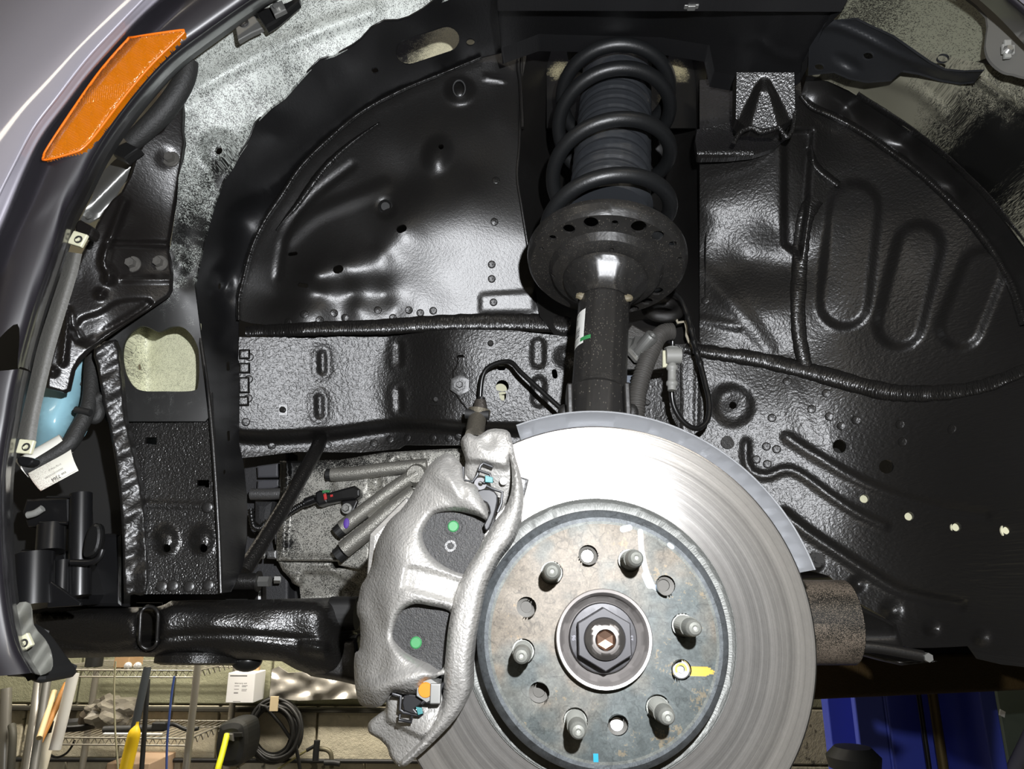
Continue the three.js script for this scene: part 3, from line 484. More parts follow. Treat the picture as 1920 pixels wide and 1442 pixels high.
// ---------------------------------------------------------------- strut tower, rear half of the arch
{
  const towerZ = tps(trip([978, 80, -0.315, 985, 300, -0.345, 990, 450, -0.352, 1010, 640, -0.366, 1045, 80, -0.36, 1045, 300, -0.43, 1045, 450, -0.43, 1060, 640, -0.38, 1150, 80, -0.4, 1150, 300, -0.46, 1150, 500, -0.44, 1150, 640, -0.39, 1290, 80, -0.36, 1290, 300, -0.43, 1290, 450, -0.42, 1290, 640, -0.385, 1320, 90, -0.33, 1320, 300, -0.35, 1320, 450, -0.352, 1310, 640, -0.37]));
  part(body, 'strut_tower', sheet({ poly: [...Z6([1420, 205, 1385, 400, 1375, 700, 1365, 850, 1385, 1000, 1410, 1160]), [1000, 520], [1012, 592], [1060, 655], [1320, 665], [1325, 400], [1325, 130], [1300, 60], [1000, 60]], z: towerZ, step: 9 }), M.underFine);
  part(body, 'tower_seam', rod([[978, 90], [977, 155], [974, 272], [970, 330], [978, 388], [988, 451], [996, 500]].map(([u, v]) => WV(u, v, innerZ(u, v) + 0.0015)), 0.0022, { seg: 8 }), M.underFine);
  part(body, 'tower_flange', rod([[985, 84], [975, 95], [968, 120], [972, 160], [976, 240]].map(([u, v]) => WV(u + 4, v, innerZ(u, v) + 0.006)), 0.003, { seg: 8 }), M.underFine);
  // bare inside of the tower top around the spring
  const g = sheet({ poly: pairs([1025, 66, 1305, 66, 1305, 240, 1025, 240]), z: (u, v) => -0.345 + 0.02 * Math.cos((u - 1165) / 60), step: 10 }), b = worldBox(g);
  const spot = (u, v, a, c, s) => Math.exp(-(((u - a) ** 2 + (v - c) ** 2) / s));
  part(body, 'tower_cup', boxUV(g, b), S({ map: overspray((u, v) => 1.5 - 1.45 * spot(u, v, 1046, 125, 500) - 1.4 * spot(u, v, 1272, 130, 700) - 1.35 * spot(u, v, 1245, 195, 400), [150, 142, 112], b, 512, -0.345, 55), roughness: 0.45 }), 'olive metal of the strut tower top');
  // cross beam above
  const beamZ = tps(trip([930, -20, -0.06, 1000, 64, -0.19, 1240, 70, -0.21, 1240, -20, -0.06, 1560, -20, -0.05, 1520, 85, -0.17, 1400, 138, -0.24, 1480, 135, -0.23, 1330, 60, -0.18]));
  const beam = part(body, 'upper_beam', sheet({ poly: pairs([930, -20, 1600, -20, 1560, 20, 1545, 60, 1520, 85, 1515, 125, 1495, 140, 1380, 142, 1340, 135, 1330, 85, 1240, 70, 1010, 64, 940, 90]), z: relief(beamZ, (u, v) => 0, bead(pairs([1380, 80, 1420, 75, 1460, 105, 1490, 110]), 14, 0.003), dome(1300, 8, 36, 0.004, { flat: 0.6 })), step: 8, t: 0.03 }), M.satin);
  place(beam, 'clip', merged([rbox(0.016, 0.007, 0.006, 0.001), rbox(0.009, 0.011, 0.007, 0.001)]), M.zinc, WV(1296, 9, -0.085));
  // gusset with a pressed dagger shape
  const RG = (() => { const w = W(1433, 190, -0.222); return Math.hypot(w[0] - MID.x, w[1] - MID.y, w[2] - MID.z); })(), dz = (u, v) => { const t = clamp((v - 142) / 95), h1 = 3 + 23 * t, h2 = 5 + 50 * t, d = Math.abs(u - 1433); return shellZ(u, v, RG + (v - 190) * 0.0001) + 0.013 * sstep(0, 0.35, t) * (1 - clamp((d - h1) / (h2 - h1))) + (d < h1 ? 0 : 0); };
  part(body, 'gusset', sheet({ poly: Y3([350, 392, 660, 392, 665, 620, 630, 660, 600, 672, 570, 690, 520, 692, 470, 694, 440, 684, 400, 690, 345, 640]), z: dz, step: 4.5, edge: 3, t: 0.02 }), M.grain);
  part(body, 'gusset_rim', rod(Y3([335, 770, 370, 715, 430, 690, 480, 712, 540, 700, 580, 690, 600, 720, 625, 740, 655, 690, 665, 600]).map(([u, v]) => WV(u, v, -0.225)), 0.003, { seg: 8 }), M.sealer);
  part(body, 'gusset_lip', sheet({ poly: Y3([125, 760, 135, 700, 320, 660, 330, 740, 400, 720, 600, 720, 620, 750, 560, 800, 440, 838, 300, 852, 140, 855]), z: (u, v) => -0.3 + 0.02 * sstep(240, 300, v) - 0.012 * sstep(284, 300, v), step: 6, t: 0.01 }), M.sealer);
}
const rearZ = shellOf(trip([1290, 150, 1.12, 1295, 260, 1.07, 1300, 420, 1.03, 1295, 560, 1.0, 1285, 660, 0.976, 1285, 800, 0.97, 1300, 860, 0.969, 1400, 920, 0.966, 1450, 1000, 0.968,
  1320, 300, 1.05, 1390, 290, 1.045, 1455, 280, 1.04, 1320, 390, 1.022, 1400, 405, 1.018, 1462, 430, 1.014, 1460, 370, 1.019, 1320, 450, 1.02, 1490, 250, 1.06, 1488, 320, 1.035, 1490, 420, 1.016, 1496, 560, 0.992, 1480, 500, 1.018, 1400, 490, 1.022, 1371, 560, 0.986, 1450, 580, 0.984, 1475, 664, 0.982, 1433, 655, 0.982, 1330, 600, 0.985,
  1560, 250, 1.1, 1620, 300, 1.075, 1560, 350, 1.055, 1600, 450, 1.022, 1700, 450, 1.005, 1560, 620, 0.988, 1650, 620, 0.97, 1750, 380, 1.03, 1800, 500, 0.98, 1800, 650, 0.925, 1880, 560, 0.93, 1900, 680, 0.876, 1930, 640, 0.867,
  1400, 715, 0.973, 1400, 770, 0.967, 1400, 850, 0.966, 1485, 725, 0.972, 1530, 745, 0.968, 1490, 850, 0.965, 1560, 840, 0.964, 1610, 790, 0.956, 1700, 850, 0.93, 1850, 850, 0.85, 1930, 900, 0.795, 1600, 950, 0.959, 1500, 960, 0.964, 1530, 1020, 0.963, 1700, 1000, 0.928, 1850, 1000, 0.85, 1570, 1080, 0.958, 1640, 1130, 0.944, 1700, 1200, 0.928, 1820, 1200, 0.864, 1930, 1240, 0.795]));
const ARCH_IN = [...Y3([700, 510, 760, 575, 900, 640, 1060, 730, 1230, 850, 1360, 950, 1480, 1060, 1560, 1140, 1640, 1230, 1720, 1340, 1780, 1442]), ...Y4([1840, 170, 1903, 370])];
const ARCH_OUT = Y3([730, 410, 850, 435, 960, 485, 1030, 530, 1180, 625, 1330, 730, 1460, 830, 1600, 960, 1720, 1080, 1830, 1220, 1940, 1370]);
{
  const L1 = spline(Y4([620, 980, 760, 1070, 1000, 1210, 1250, 1310, 1500, 1370, 1700, 1400]), 5), L2 = spline(Y4([400, 1010, 400, 1100, 430, 1165, 510, 1190, 590, 1160, 650, 1160, 740, 1210, 860, 1300, 1000, 1390, 1150, 1460]), 5), L3 = spline(Y5([200, 70, 330, 170, 480, 270, 650, 380, 800, 470, 950, 520, 1150, 560]), 5);
  const z = relief(rearZ, pad(pairs([1470, 245, 1522, 245, 1512, 400, 1500, 478, 1470, 458]), 12, -0.016), bead(L1, 15, -0.0042), bead(L2, 13, -0.0042), bead(L3, 17, -0.0065),
    bead(spline(pairs([1470, 695, 1488, 750, 1522, 825]), 6), 36, 0.0018), bead(spline(pairs([1288, 490, 1340, 530, 1400, 600, 1440, 655]), 6), 26, 0.003), bead(pairs([1315, 600, 1385, 612]), 14, 0.003),
    dome(1374, 760, 46, -0.0055, { flat: 0.5 }), dome(1356, 744, 40, -0.004), bead(pairs([1273, 670, 1275, 810]), 5, 0.003), bead(pairs([1308, 640, 1306, 800]), 6, -0.003),
    pad(slot(1592, 478, 270, 92, 1.68), 22, 0.009), pad(slot(1705, 535, 235, 84, 1.82), 22, 0.009), pad(slot(1822, 560, 190, 78, 1.95), 22, 0.009),
    dome(1530, 1055, 16, 0.004, { flat: 0.7 }), dome(1608, 1095, 20, 0.007), dome(1672, 1145, 26, 0.008), dome(1748, 1178, 20, 0.007), dome(1840, 1195, 22, 0.008));
  const poly = [[1312, 150], [1312, 640], [1275, 646], [1275, 850], ...pairs([1400, 905, 1450, 1000, 1480, 1050]), ...Y5([350, 375, 440, 400, 490, 440, 510, 480, 560, 525, 620, 555, 700, 600, 740, 625, 770, 650, 800, 760, 880, 790, 1000, 790, 1200, 780, 1250, 850, 1380, 880]), [1930, 1252], [1930, 600], ...ARCH_IN.slice().reverse(), [1500, 140]];
  const rear = part(body, 'rear_panel', sheet({ poly, holes: [oval(1374, 760, 7), oval(1574, 837, 13, 13), oval(1662, 875, 14, 13), oval(1621, 935, 9, 8), oval(1705, 968, 9, 8), oval(1794, 988, 9, 8), oval(1889, 994, 9, 8)], z, step: 5.5, edge: 4, t: 0.004 }), M.under);
  welds(rear, [...Y4([835, 742, 755, 828, 850, 868, 995, 888, 1232, 910, 1512, 935, 1245, 1005, 510, 1030, 565, 1045, 515, 1125, 455, 1100, 540, 875, 915, 920]), [1322, 563], [1476, 715]], z);
  const ps = new THREE.CylinderGeometry(0.0072, 0.0072, 0.002, 20); ps.rotateX(Math.PI / 2);
  for (const [u, v] of [[1622, 937], [1706, 970], [1795, 990], [1890, 996]]) place(rear, 'hole_plug', ps, M.beige, WV(u, v, z(u, v) - 0.008), null, 'pale round hole plug');
  for (const [u, v] of [[1364, 830], [1530, 1050]]) { const p = WV(u, v, z(u, v)); part(rear, 'weld_stud', turned([[0.009, 0], [0.009, 0.002], [0.004, 0.003], [0.004, 0.006], [0, 0.006]], p, [0, 0, 1], 16), M.underFine); }
  const back = pairs([1550, 810, 1700, 810, 1700, 905, 1550, 905]); part(body, 'cavity', slab(back, -0.42, 0.004), M.underFine);
  sealer(body, pairs([1530, 372, 1512, 402, 1503, 450, 1498, 520, 1496, 580, 1500, 640, 1512, 694]), (t) => 34 - 6 * t, z, 0.006, 14, 21);
  sealer(body, [...Y3([735, 790, 760, 860, 800, 920, 900, 1000])], () => 16, z, 0.006, 8, 22);
  sealer(body, pairs([1285, 652, 1340, 662, 1420, 674, 1500, 692, 1560, 708, 1640, 730, 1700, 738, 1780, 735, 1850, 722, 1925, 692]), (t) => 24 + 10 * Math.sin(t * 3.1), z, 0.007, 12, 23);
  sealer(body, ARCH_IN, (t) => 15 + 4 * t, (u, v) => rearZ(u, v) + 0.003, 0.008, 12, 24);
  // channel between the two seams, then the painted apron behind the wheel
  const chanZ = tps([...trip([1513, 142, -0.27, 1617, 184, -0.255, 1721, 253, -0.22, 1815, 333, -0.175, 1895, 420, -0.135, 1935, 475, -0.115, 1590, 200, -0.31, 1700, 272, -0.28, 1790, 350, -0.245, 1880, 460, -0.19]), ...ARCH_IN.map(([u, v]) => [u, v, rearZ(u, v) + 0.002])]);
  part(body, 'arch_channel', sheet({ poly: [...ARCH_OUT, [1945, 640], ...ARCH_IN.slice().reverse()], z: chanZ, step: 7, edge: 5 }), M.underFine);
  sealer(body, [...Y3([1000, 510]), ...ARCH_OUT.slice(3)], (t) => 13, (u, v) => chanZ(u, v) + 0.001, 0.006, 12, 25);
  const outZ = tps(trip([1513, 130, -0.27, 1617, 175, -0.253, 1721, 248, -0.218, 1815, 328, -0.173, 1895, 415, -0.133, 1935, 470, -0.113, 1580, 120, -0.22, 1700, 150, -0.17, 1800, 150, -0.12, 1930, 180, -0.075, 1850, 250, -0.12, 1930, 330, -0.09]));
  const g = sheet({ poly: [[1505, 100], ...ARCH_OUT, [1935, 150], [1850, 120], [1700, 90], [1560, 90]], z: relief(outZ, bead(pairs([1835, 150, 1935, 225]), 12, 0.006), bead(spline(pairs([1640, 140, 1720, 170, 1770, 215]), 5), 20, 0.005)), step: 7 }), b = worldBox(g);
  part(body, 'rear_apron', boxUV(g, b), S({ map: overspray((u, v) => (1.25 - lineDist(ARCH_OUT, u, v) / 58 + 0.8 * sstep(1690, 1630, u)), [110, 108, 94], b, 1024, -0.17, 88), roughness: 0.42, metalness: 0.2 }), 'grey painted apron with black overspray');
  // stepped bracket plate in the upper corner
  const plZ = relief(tps(trip([1520, 70, -0.15, 1548, 45, -0.12, 1650, 60, -0.09, 1746, 105, -0.07, 1843, 135, -0.06, 1760, 148, -0.13, 1628, 150, -0.175, 1560, 120, -0.175, 1630, 100, -0.13])), dome(1590, 118, 40, -0.007, { rv: 16, ang: 0.5 }), bead(spline(Y3([820, 140, 900, 145, 1050, 210, 1200, 290, 1400, 370, 1600, 420]), 5), 12, 0.005));
  part(body, 'corner_plate', sheet({ poly: [...Y3([740, 400, 745, 250, 810, 150, 840, 110, 1000, 95, 1090, 140, 1200, 190, 1300, 260, 1400, 330, 1480, 370, 1580, 380, 1690, 375, 1640, 440, 1560, 448, 1450, 430, 1340, 395, 1250, 380, 1190, 430, 1060, 440, 960, 420, 880, 385])], holes: [oval(1629, 103, 10, 7.5), oval(1537, 124, 9, 6.5), oval(1769, 108, 11, 7.5)], z: plZ, step: 5.5, edge: 4, t: 0.003 }), S({ color: 0x1f2022, roughness: 0.45, bumpMap: T.fine, bumpScale: 0.0001 }));
  const gp = sheet({ poly: pairs([1490, -20, 1830, -20, 1850, 40, 1848, 110, 1800, 125, 1700, 125, 1590, 60]), holes: [], z: (u, v) => -0.16 + (u - 1500) * 0.00012, step: 9 }), b2 = worldBox(gp);
  part(body, 'outer_skin_lining', boxUV(gp, b2), S({ map: overspray((u, v) => 0.08 + 0.5 * Math.exp(-((u - 1640) ** 2 + (v - 10) ** 2) / 3000), [84, 85, 73], b2, 256, -0.13, 91), roughness: 0.45 }), 'bare olive grey inside of the outer panel');
}
// ---------------------------------------------------------------- suspension strut with coil spring
const cut = (geo, tools) => { const ev = new Evaluator(); ev.attributes = ['position', 'normal', 'uv']; ev.useGroups = false; let a = new Brush(geo); a.updateMatrixWorld(); for (const t of tools) { const b = new Brush(t); b.updateMatrixWorld(); a = ev.evaluate(a, b, SUBTRACTION); } return a.geometry; };
const AX0 = WV(1121, 770, -0.15), AX1 = WV(1158, 110, -0.3), AXD = AX1.clone().sub(AX0).normalize();
const onAxis = (h) => AX0.clone().addScaledVector(AXD, h);
const axisAtRow = (v) => { let a = -0.1, b = 0.8; for (let i = 0; i < 50; i++) { const m = (a + b) / 2, p = onAxis(m); if (pixel(p.x, p.y, p.z)[1] > v) a = m; else b = m; } return (a + b) / 2; };
{
  const st = thing('suspension_strut', 'black front suspension strut with coil spring over a ribbed rubber boot', 'strut', AX0.clone());
  const hP = axisAtRow(519);   // height of the spring perch along the strut
  const mP = (() => { const p = onAxis(hP); return MPP(1143, 485, p.z); })();
  const rTube = 46 * mP, rPerch = 150 * mP;
  const tube = part(st, 'damper_tube', turned([[0, -0.1], [rTube * 1.12, -0.1], [rTube * 1.12, 0.018], [rTube * 1.02, 0.022], [rTube, 0.03], [rTube, hP - 0.05], [rTube, hP + 0.03], [0, hP + 0.03]], AX0, AXD, 56), M.strut);
  part(tube, 'collar', turned([[rTube, hP - 0.038], [rTube * 1.05, hP - 0.04], [rTube * 1.07, hP - 0.034], [rTube * 1.2, hP - 0.025], [rTube * 1.55, hP - 0.014], [rTube * 1.68, hP - 0.009], [rTube * 1.7, hP - 0.0055], [rTube, hP - 0.003]], AX0, AXD, 56), M.strut);
  // perch with its drain holes cut out
  let perch = mergeVertices(new THREE.LatheGeometry([[0.02, hP - 0.0045], [rTube * 1.72, hP - 0.0045], [rPerch * 0.6, hP - 0.003], [rPerch * 0.66, hP], [rPerch * 0.71, hP + 0.008], [rPerch * 0.75, hP + 0.01], [rPerch * 0.94, hP + 0.0115], [rPerch * 0.98, hP + 0.016], [rPerch, hP + 0.024], [rPerch * 0.995, hP + 0.03], [rPerch * 0.97, hP + 0.028], [rPerch * 0.945, hP + 0.019], [rPerch * 0.92, hP + 0.0145], [rPerch * 0.74, hP + 0.0132], [rPerch * 0.69, hP + 0.011], [rPerch * 0.64, hP + 0.003], [rPerch * 0.58, hP], [0.02, hP - 0.0005], [0.02, hP - 0.0045]].map((p) => new THREE.Vector2(...p)), 96));
  { const u = perch.attributes.uv; for (let i = 0; i < u.count; i++) u.setXY(i, u.getX(i) * 0.5, u.getY(i) * 0.2); }
  perch.applyQuaternion(new THREE.Quaternion().setFromUnitVectors(new V3(0, 1, 0), AXD)); perch.translate(...AX0.toArray());
  const hit = (u, v, h) => { const d = new V3(...ray(u, v)), o = onAxis(h), t = o.clone().sub(CAM).dot(AXD) / d.dot(AXD); return CAM.clone().addScaledVector(d, t); };
  const tools = [];
  for (const [x, y, r, h] of [[350, 232, 35, 0.01], [485, 193, 42, 0.01], [632, 193, 19, 0.01], [778, 218, 44, 0.01], [895, 272, 35, 0.01], [250, 285, 21, 0.01], [180, 352, 14, 0.01], [985, 345, 24, 0.006], [1030, 425, 15, 0.008], [890, 627, 40, 0.006], [828, 683, 37, 0.008], [745, 722, 36, 0.01], [915, 530, 11, 0], [250, 512, 13, 0], [612, 356, 14, -0.004]]) {
    const [p] = Y2([x, y]), c = hit(p[0], p[1], hP + h), t = new THREE.CylinderGeometry(r / 3.2775 * mP * 1.02, r / 3.2775 * mP * 1.02, 0.03, 18);
    t.applyQuaternion(new THREE.Quaternion().setFromUnitVectors(new V3(0, 1, 0), AXD)); t.translate(c.x, c.y, c.z); tools.push(t);
  }
  const pg = cut(perch, tools); part(st, 'spring_perch', toCreasedNormals(pg, 0.5), M.strut);
  // weld blobs at the collar
  const view0 = CAM.clone().sub(onAxis(hP - 0.04)); view0.addScaledVector(AXD, -view0.dot(AXD)).normalize(); const side0 = AXD.clone().cross(view0).normalize();
  for (const s of [-1, 1]) { const q = onAxis(hP - 0.041).addScaledVector(side0, s * rTube * 0.88).addScaledVector(view0, rTube * 0.5), g = new THREE.SphereGeometry(0.0062, 12, 8), p = g.attributes.position, r = rng(60 + s); for (let i = 0; i < p.count; i++) { const k = 0.8 + 0.4 * r(); p.setXYZ(i, q.x + p.getX(i) * k, q.y + p.getY(i) * k * 0.7, q.z + p.getZ(i) * k * 0.6); } g.computeVertexNormals(); part(tube, 'weld_bead', g, S({ color: 0x5d5645, roughness: 0.6 }), 'rusty weld blob'); }
  // clamp ears at the foot
  for (const s of [-1, 1]) { const a = onAxis(-0.02), g = rbox(0.006, 0.075, 0.05, 0.002); g.translate(a.x + s * rTube * 0.98, a.y, a.z + 0.012); part(st, 'clamp_ear', g, M.strut); const b = new THREE.SphereGeometry(0.01, 14, 10); b.scale(0.7, 1, 1); const e = onAxis(-0.005); b.translate(e.x + s * rTube * 1.2, e.y, e.z + 0.005); part(st, 'clamp_bolt', b, M.strut); }
  // dust boot
  const hb0 = axisAtRow(392), hb1 = axisAtRow(92), prof = []; const rb = 67 * MPP(1150, 250, onAxis((hb0 + hb1) / 2).z), N = 17;
  prof.push([0, hb0 - 0.012], [rb * 1.02, hb0 - 0.012]);
  for (let i = 0; i < N; i++) for (const [f, q] of [[0, 0.955], [0.16, 1.0], [0.44, 1.012], [0.6, 0.955], [0.74, 0.975], [0.88, 0.955]]) { const h = mix(hb0, hb1, (i + f) / N); prof.push([rb * q * (1 + 0.05 * (1 - (i + f) / N)) * (i === 0 && f < 0.2 ? 1.06 : 1), h]); }
  prof.push([0, hb1]);
  part(st, 'dust_boot', turned(prof, AX0, AXD, 48), M.boot, 'ribbed grey-black rubber dust boot');
  part(st, 'top_mount', turned([[0, hb1 - 0.012], [0.055, hb1 - 0.012], [0.075, hb1 + 0.0], [0.078, hb1 + 0.03], [0, hb1 + 0.04]], AX0, AXD, 40), M.rubber);
  // coil spring: the front of each coil is met at these rows
  const R = 0.0735, wire = 0.0092, toView = CAM.clone().sub(onAxis(0.35)); toView.addScaledVector(AXD, -toView.dot(AXD)).normalize(); const side = AXD.clone().cross(toView).normalize();   // side points right
  const frontH = (v) => { let a = 0.1, b = 0.8; for (let i = 0; i < 50; i++) { const m = (a + b) / 2, p = onAxis(m).addScaledVector(toView, R); if (pixel(p.x, p.y, p.z)[1] > v) a = m; else b = m; } return (a + b) / 2; };
  const fr = [83, 127, 224, 329].map(frontH), pitch = fr[2] - fr[3];
  const hAt = (k) => k < 0 ? fr[0] - k * 0.02 : k >= 3 ? Math.max(fr[3] - (k - 3) * pitch, hP + 0.02) : mix(fr[Math.floor(k)], fr[Math.floor(k) + 1], k - Math.floor(k));
  const pts = [];
  for (let i = 0; i <= 300; i++) { const k = -0.55 + i / 300 * 4.45, a = k * 2 * Math.PI; const h0 = hAt(k - 0.06), h1 = hAt(k), h2 = hAt(k + 0.06); const p = onAxis((h0 + h1 + h2) / 3).addScaledVector(toView, Math.cos(a) * R).addScaledVector(side, -Math.sin(a) * R * 1.0); pts.push(p); }
  part(st, 'coil_spring', rod(pts, wire, { seg: 16, smooth: false }), M.spring);
  // label wrapped on the tube
  const cv = document.createElement('canvas'); cv.width = 256; cv.height = 1024; const c = cv.getContext('2d'); c.fillStyle = '#c9cac6'; c.fillRect(0, 0, 256, 1024); c.fillStyle = '#333';
  c.save(); c.translate(70, 40); c.rotate(Math.PI / 2); c.font = 'bold 74px sans-serif'; c.fillText('5J', 10, -20); c.fillText('8638', 150, 20); c.restore(); const rr = rng(3); for (let y = 470; y < 760; y += 12) { c.fillStyle = rr() < 0.6 ? '#222' : '#aaa'; c.fillRect(40, y, 130, 4 + rr() * 9); } for (let y = 820; y < 960; y += 14) { c.fillStyle = '#333'; c.fillRect(60, y, 60 + rr() * 80, 5); }
  const tex = finish(new THREE.CanvasTexture(cv), null, true); tex.wrapS = tex.wrapT = THREE.ClampToEdgeWrapping;
  const strip = (h0, h1, a0, a1, rad, n = 12) => { const pos = [], uv = [], idx = []; for (let j = 0; j <= n; j++) for (let i = 0; i <= n; i++) { const a = mix(a0, a1, i / n), p = onAxis(mix(h0, h1, j / n)).addScaledVector(toView, Math.cos(a) * rad).addScaledVector(side, Math.sin(a) * rad); pos.push(p.x, p.y, p.z); uv.push(i / n, j / n); } for (let j = 0; j < n; j++) for (let i = 0; i < n; i++) { const q = j * (n + 1) + i; idx.push(q, q + 1, q + n + 1, q + 1, q + n + 2, q + n + 1); } const g = new THREE.BufferGeometry(); g.setAttribute('position', new THREE.Float32BufferAttribute(pos, 3)); g.setAttribute('uv', new THREE.Float32BufferAttribute(uv, 2)); g.setIndex(idx); g.computeVertexNormals(); return g; };
  part(tube, 'label', strip(axisAtRow(665), axisAtRow(601), -1.5, -0.74, rTube + 0.0003), S({ map: tex, roughness: 0.5 }), 'white printed label');
  part(tube, 'paint_mark', strip(axisAtRow(661), axisAtRow(654), -0.9, -0.42, rTube + 0.0006), M.green, 'green paint dab');
}
// ---------------------------------------------------------------- hub, brake disc, caliper
const C0 = [0, HUB, 0];
const along = (z) => [0, HUB, z];
{
  const rot = thing('brake_rotor', 'bare steel brake disc with a grey rust-flecked hat around six wheel studs', 'brake disc', [0, HUB, -0.04]);
  // hat face print: patchy coating, rust flecks, paint strokes
  const N = 1400, cv = document.createElement('canvas'); cv.width = cv.height = N; const c = cv.getContext('2d'), FR = 0.0975, k = N / 2 / FR;
  const at = (u, v) => { const w = W(u, v, 0); return [N / 2 + w[0] * k, N / 2 - (w[1] - HUB) * k]; };
  const im = c.createImageData(N, N), n1 = layered(N, [[5, 0.7], [11, 0.5], [26, 0.3]], 201), n2 = layered(N, [[60, 0.5], [180, 0.5], [400, 0.4]], 211), n3 = layered(N, [[7, 0.8], [20, 0.5], [60, 0.3]], 221);
  for (let y = 0; y < N; y++) for (let x = 0; x < N; x++) {
    const i = y * N + x, dx = (x - N / 2) / k, dy = (N / 2 - y) / k, r = Math.hypot(dx, dy); let a = n1[i], b = n2[i], d = n3[i];
    let col = [106, 107, 101]; const tan = sstep(-0.05, 0.28, a + 0.35 * (dy - dx * 0.8) / 0.09 * 0.8), blue = sstep(0.02, 0.3, -a + 0.3 * (dx * 0.7 - dy) / 0.09);
    col = [mix(col[0], 128, tan), mix(col[1], 119, tan), mix(col[2], 106, tan)]; col = [mix(col[0], 92, blue), mix(col[1], 99, blue), mix(col[2], 98, blue)];
    const edgeBand = Math.abs(d) < 0.02 && r > 0.03 ? 0.86 : 1, rust = d + b * 0.6 > 0.42 && r > 0.04 ? 1 : 0;
    if (rust) col = [mix(col[0], 150, 0.5), mix(col[1], 126, 0.5), mix(col[2], 92, 0.5)];
    if (r > 0.0855) col = [104, 109, 112]; else if (r > 0.0835) col = [118, 121, 116];
    const v = 0.78 * (1 + b * 0.34) * edgeBand; im.data[i * 4] = clamp(col[0] * v, 0, 255); im.data[i * 4 + 1] = clamp(col[1] * v, 0, 255); im.data[i * 4 + 2] = clamp(col[2] * v, 0, 255); im.data[i * 4 + 3] = 255;
  }
  c.putImageData(im, 0, 0); c.lineCap = 'round';
  const stroke = (pts, w, col) => { c.strokeStyle = col; c.lineWidth = w; c.beginPath(); pts.forEach(([u, v], i) => { const p = at(u, v); i ? c.lineTo(...p) : c.moveTo(...p); }); c.stroke(); };
  const worn = S; void worn;
  stroke(Y8([885, 212, 890, 300, 905, 380, 925, 450]), 30, 'rgba(158,166,172,0.7)'); stroke(Y8([890, 230, 900, 340, 925, 440]), 14, 'rgba(184,192,200,0.85)'); stroke(Y8([915, 440, 935, 485]), 46, 'rgba(170,184,198,0.92)'); stroke(Y8([935, 485, 985, 515]), 26, 'rgba(170,184,198,0.92)');
  stroke(Y8([795, 200, 828, 192]), 34, 'rgba(170,180,186,0.85)'); stroke(Y8([1035, 280, 1050, 292]), 24, 'rgba(170,180,190,0.85)');
  c.lineCap = 'butt'; for (let q = 0; q < 9; q++) { const y = 914 + q * 5.2, e = [1236, 1250, 1244, 1262, 1270, 1258, 1266, 1240, 1228][q]; stroke(Y8([1142, y, e, y + 2]), 8.5, `rgba(${186 + (q % 3) * 8},${152 + (q % 2) * 8},56,0.8)`); } stroke(Y8([642, 1384, 668, 1384]), 40, '#2a8fb0');
  const face = finish(new THREE.CanvasTexture(cv), null, true); face.wrapS = face.wrapT = THREE.ClampToEdgeWrapping;
  let hat = mergeVertices(new THREE.LatheGeometry([[0.034, -0.012], [0.034, -0.0006], [0.0346, 0], [0.0862, 0], [0.0885, -0.0008], [0.0945, -0.0095], [0.0954, -0.0125], [0.0956, -0.035], [0.09, -0.035], [0.0885, -0.012], [0.034, -0.012]].map((p) => new THREE.Vector2(...p)), 128));
  hat.rotateX(Math.PI / 2); hat.translate(...C0);
  const holes = [], bore = (x, y, r, d) => { const t = new THREE.CylinderGeometry(r, r * 0.9, d * 2, 22); t.rotateX(Math.PI / 2); t.translate(x, y, 0); holes.push(t); };
  const recess = Y8([615, 332, 1015, 490, 295, 602, 360, 1045, 770, 1213, 1098, 927]).map(([u, v]) => W(u, v, 0));
  recess.forEach((p) => bore(p[0], p[1], 0.0078, 0.008));
  for (let i = 0; i < 6; i++) { const a = 2.2462 - i * Math.PI / 3; bore(0.06 * Math.cos(a), HUB + 0.06 * Math.sin(a), 0.0088, 0.006); }
  hat = toCreasedNormals(cut(hat, holes), 0.5);
  { const p = hat.attributes.position, u = hat.attributes.uv; for (let i = 0; i < p.count; i++) u.setXY(i, p.getX(i) / FR / 2 + 0.5, (p.getY(i) - HUB) / FR / 2 + 0.5); }
  const hatMesh = part(rot, 'hat', hat, S({ map: face, roughness: 0.55, metalness: 0.18, bumpMap: face, bumpScale: 0.0002 }), 'grey coated hat with rust flecks and paint strokes');
  recess.forEach((p, i) => {
    const bright = i === 0 || i === 4;
    part(hatMesh, 'recess_floor', turned([[0.0078, -0.0055], [bright ? 0.0047 : 0.0045, -0.0072], [0.0044, -0.0095], [0, bright ? -0.0085 : -0.0095]], [p[0], p[1], 0], [0, 0, 1], 24), S({ color: 0x4a4843, roughness: 0.6, metalness: 0.2 }));
    if (bright) { part(hatMesh, 'hole_insert', turned([[0.0047, -0.0071], [0.0046, -0.0068], [0, -0.0068]], [p[0], p[1], 0], [0.03, 0.1, 1], 24), S({ color: 0xf2f0f4, roughness: 0.3, metalness: 0.4 }), 'bright metal shown through the hole'); }
    if (i === 5) { const s = part(hatMesh, 'retaining_screw', turned([[0.0068, -0.006], [0.0068, -0.002], [0.006, -0.0015], [0.0028, -0.0015], [0.0025, -0.004], [0, -0.004]], [p[0], p[1], 0], [0, 0, 1], 28), M.zinc); part(s, 'paint_dab', turned([[0.0029, -0.0013], [0.0066, -0.0018], [0.0067, -0.0021]], [p[0], p[1], 0], [0, 0, 1], 24, 1.3, 4.0), M.yellow, 'yellow paint on the screw head'); }
  });
  // swept ring, brushed in circles
  const rings = layered(256, [[256, 1]], 5), line = new Float32Array(2048); { const r = rng(17); let a = 0; for (let i = 0; i < 2048; i++) { a = a * 0.8 + (r() - 0.5) * 0.9; line[i] = a; } } void rings;
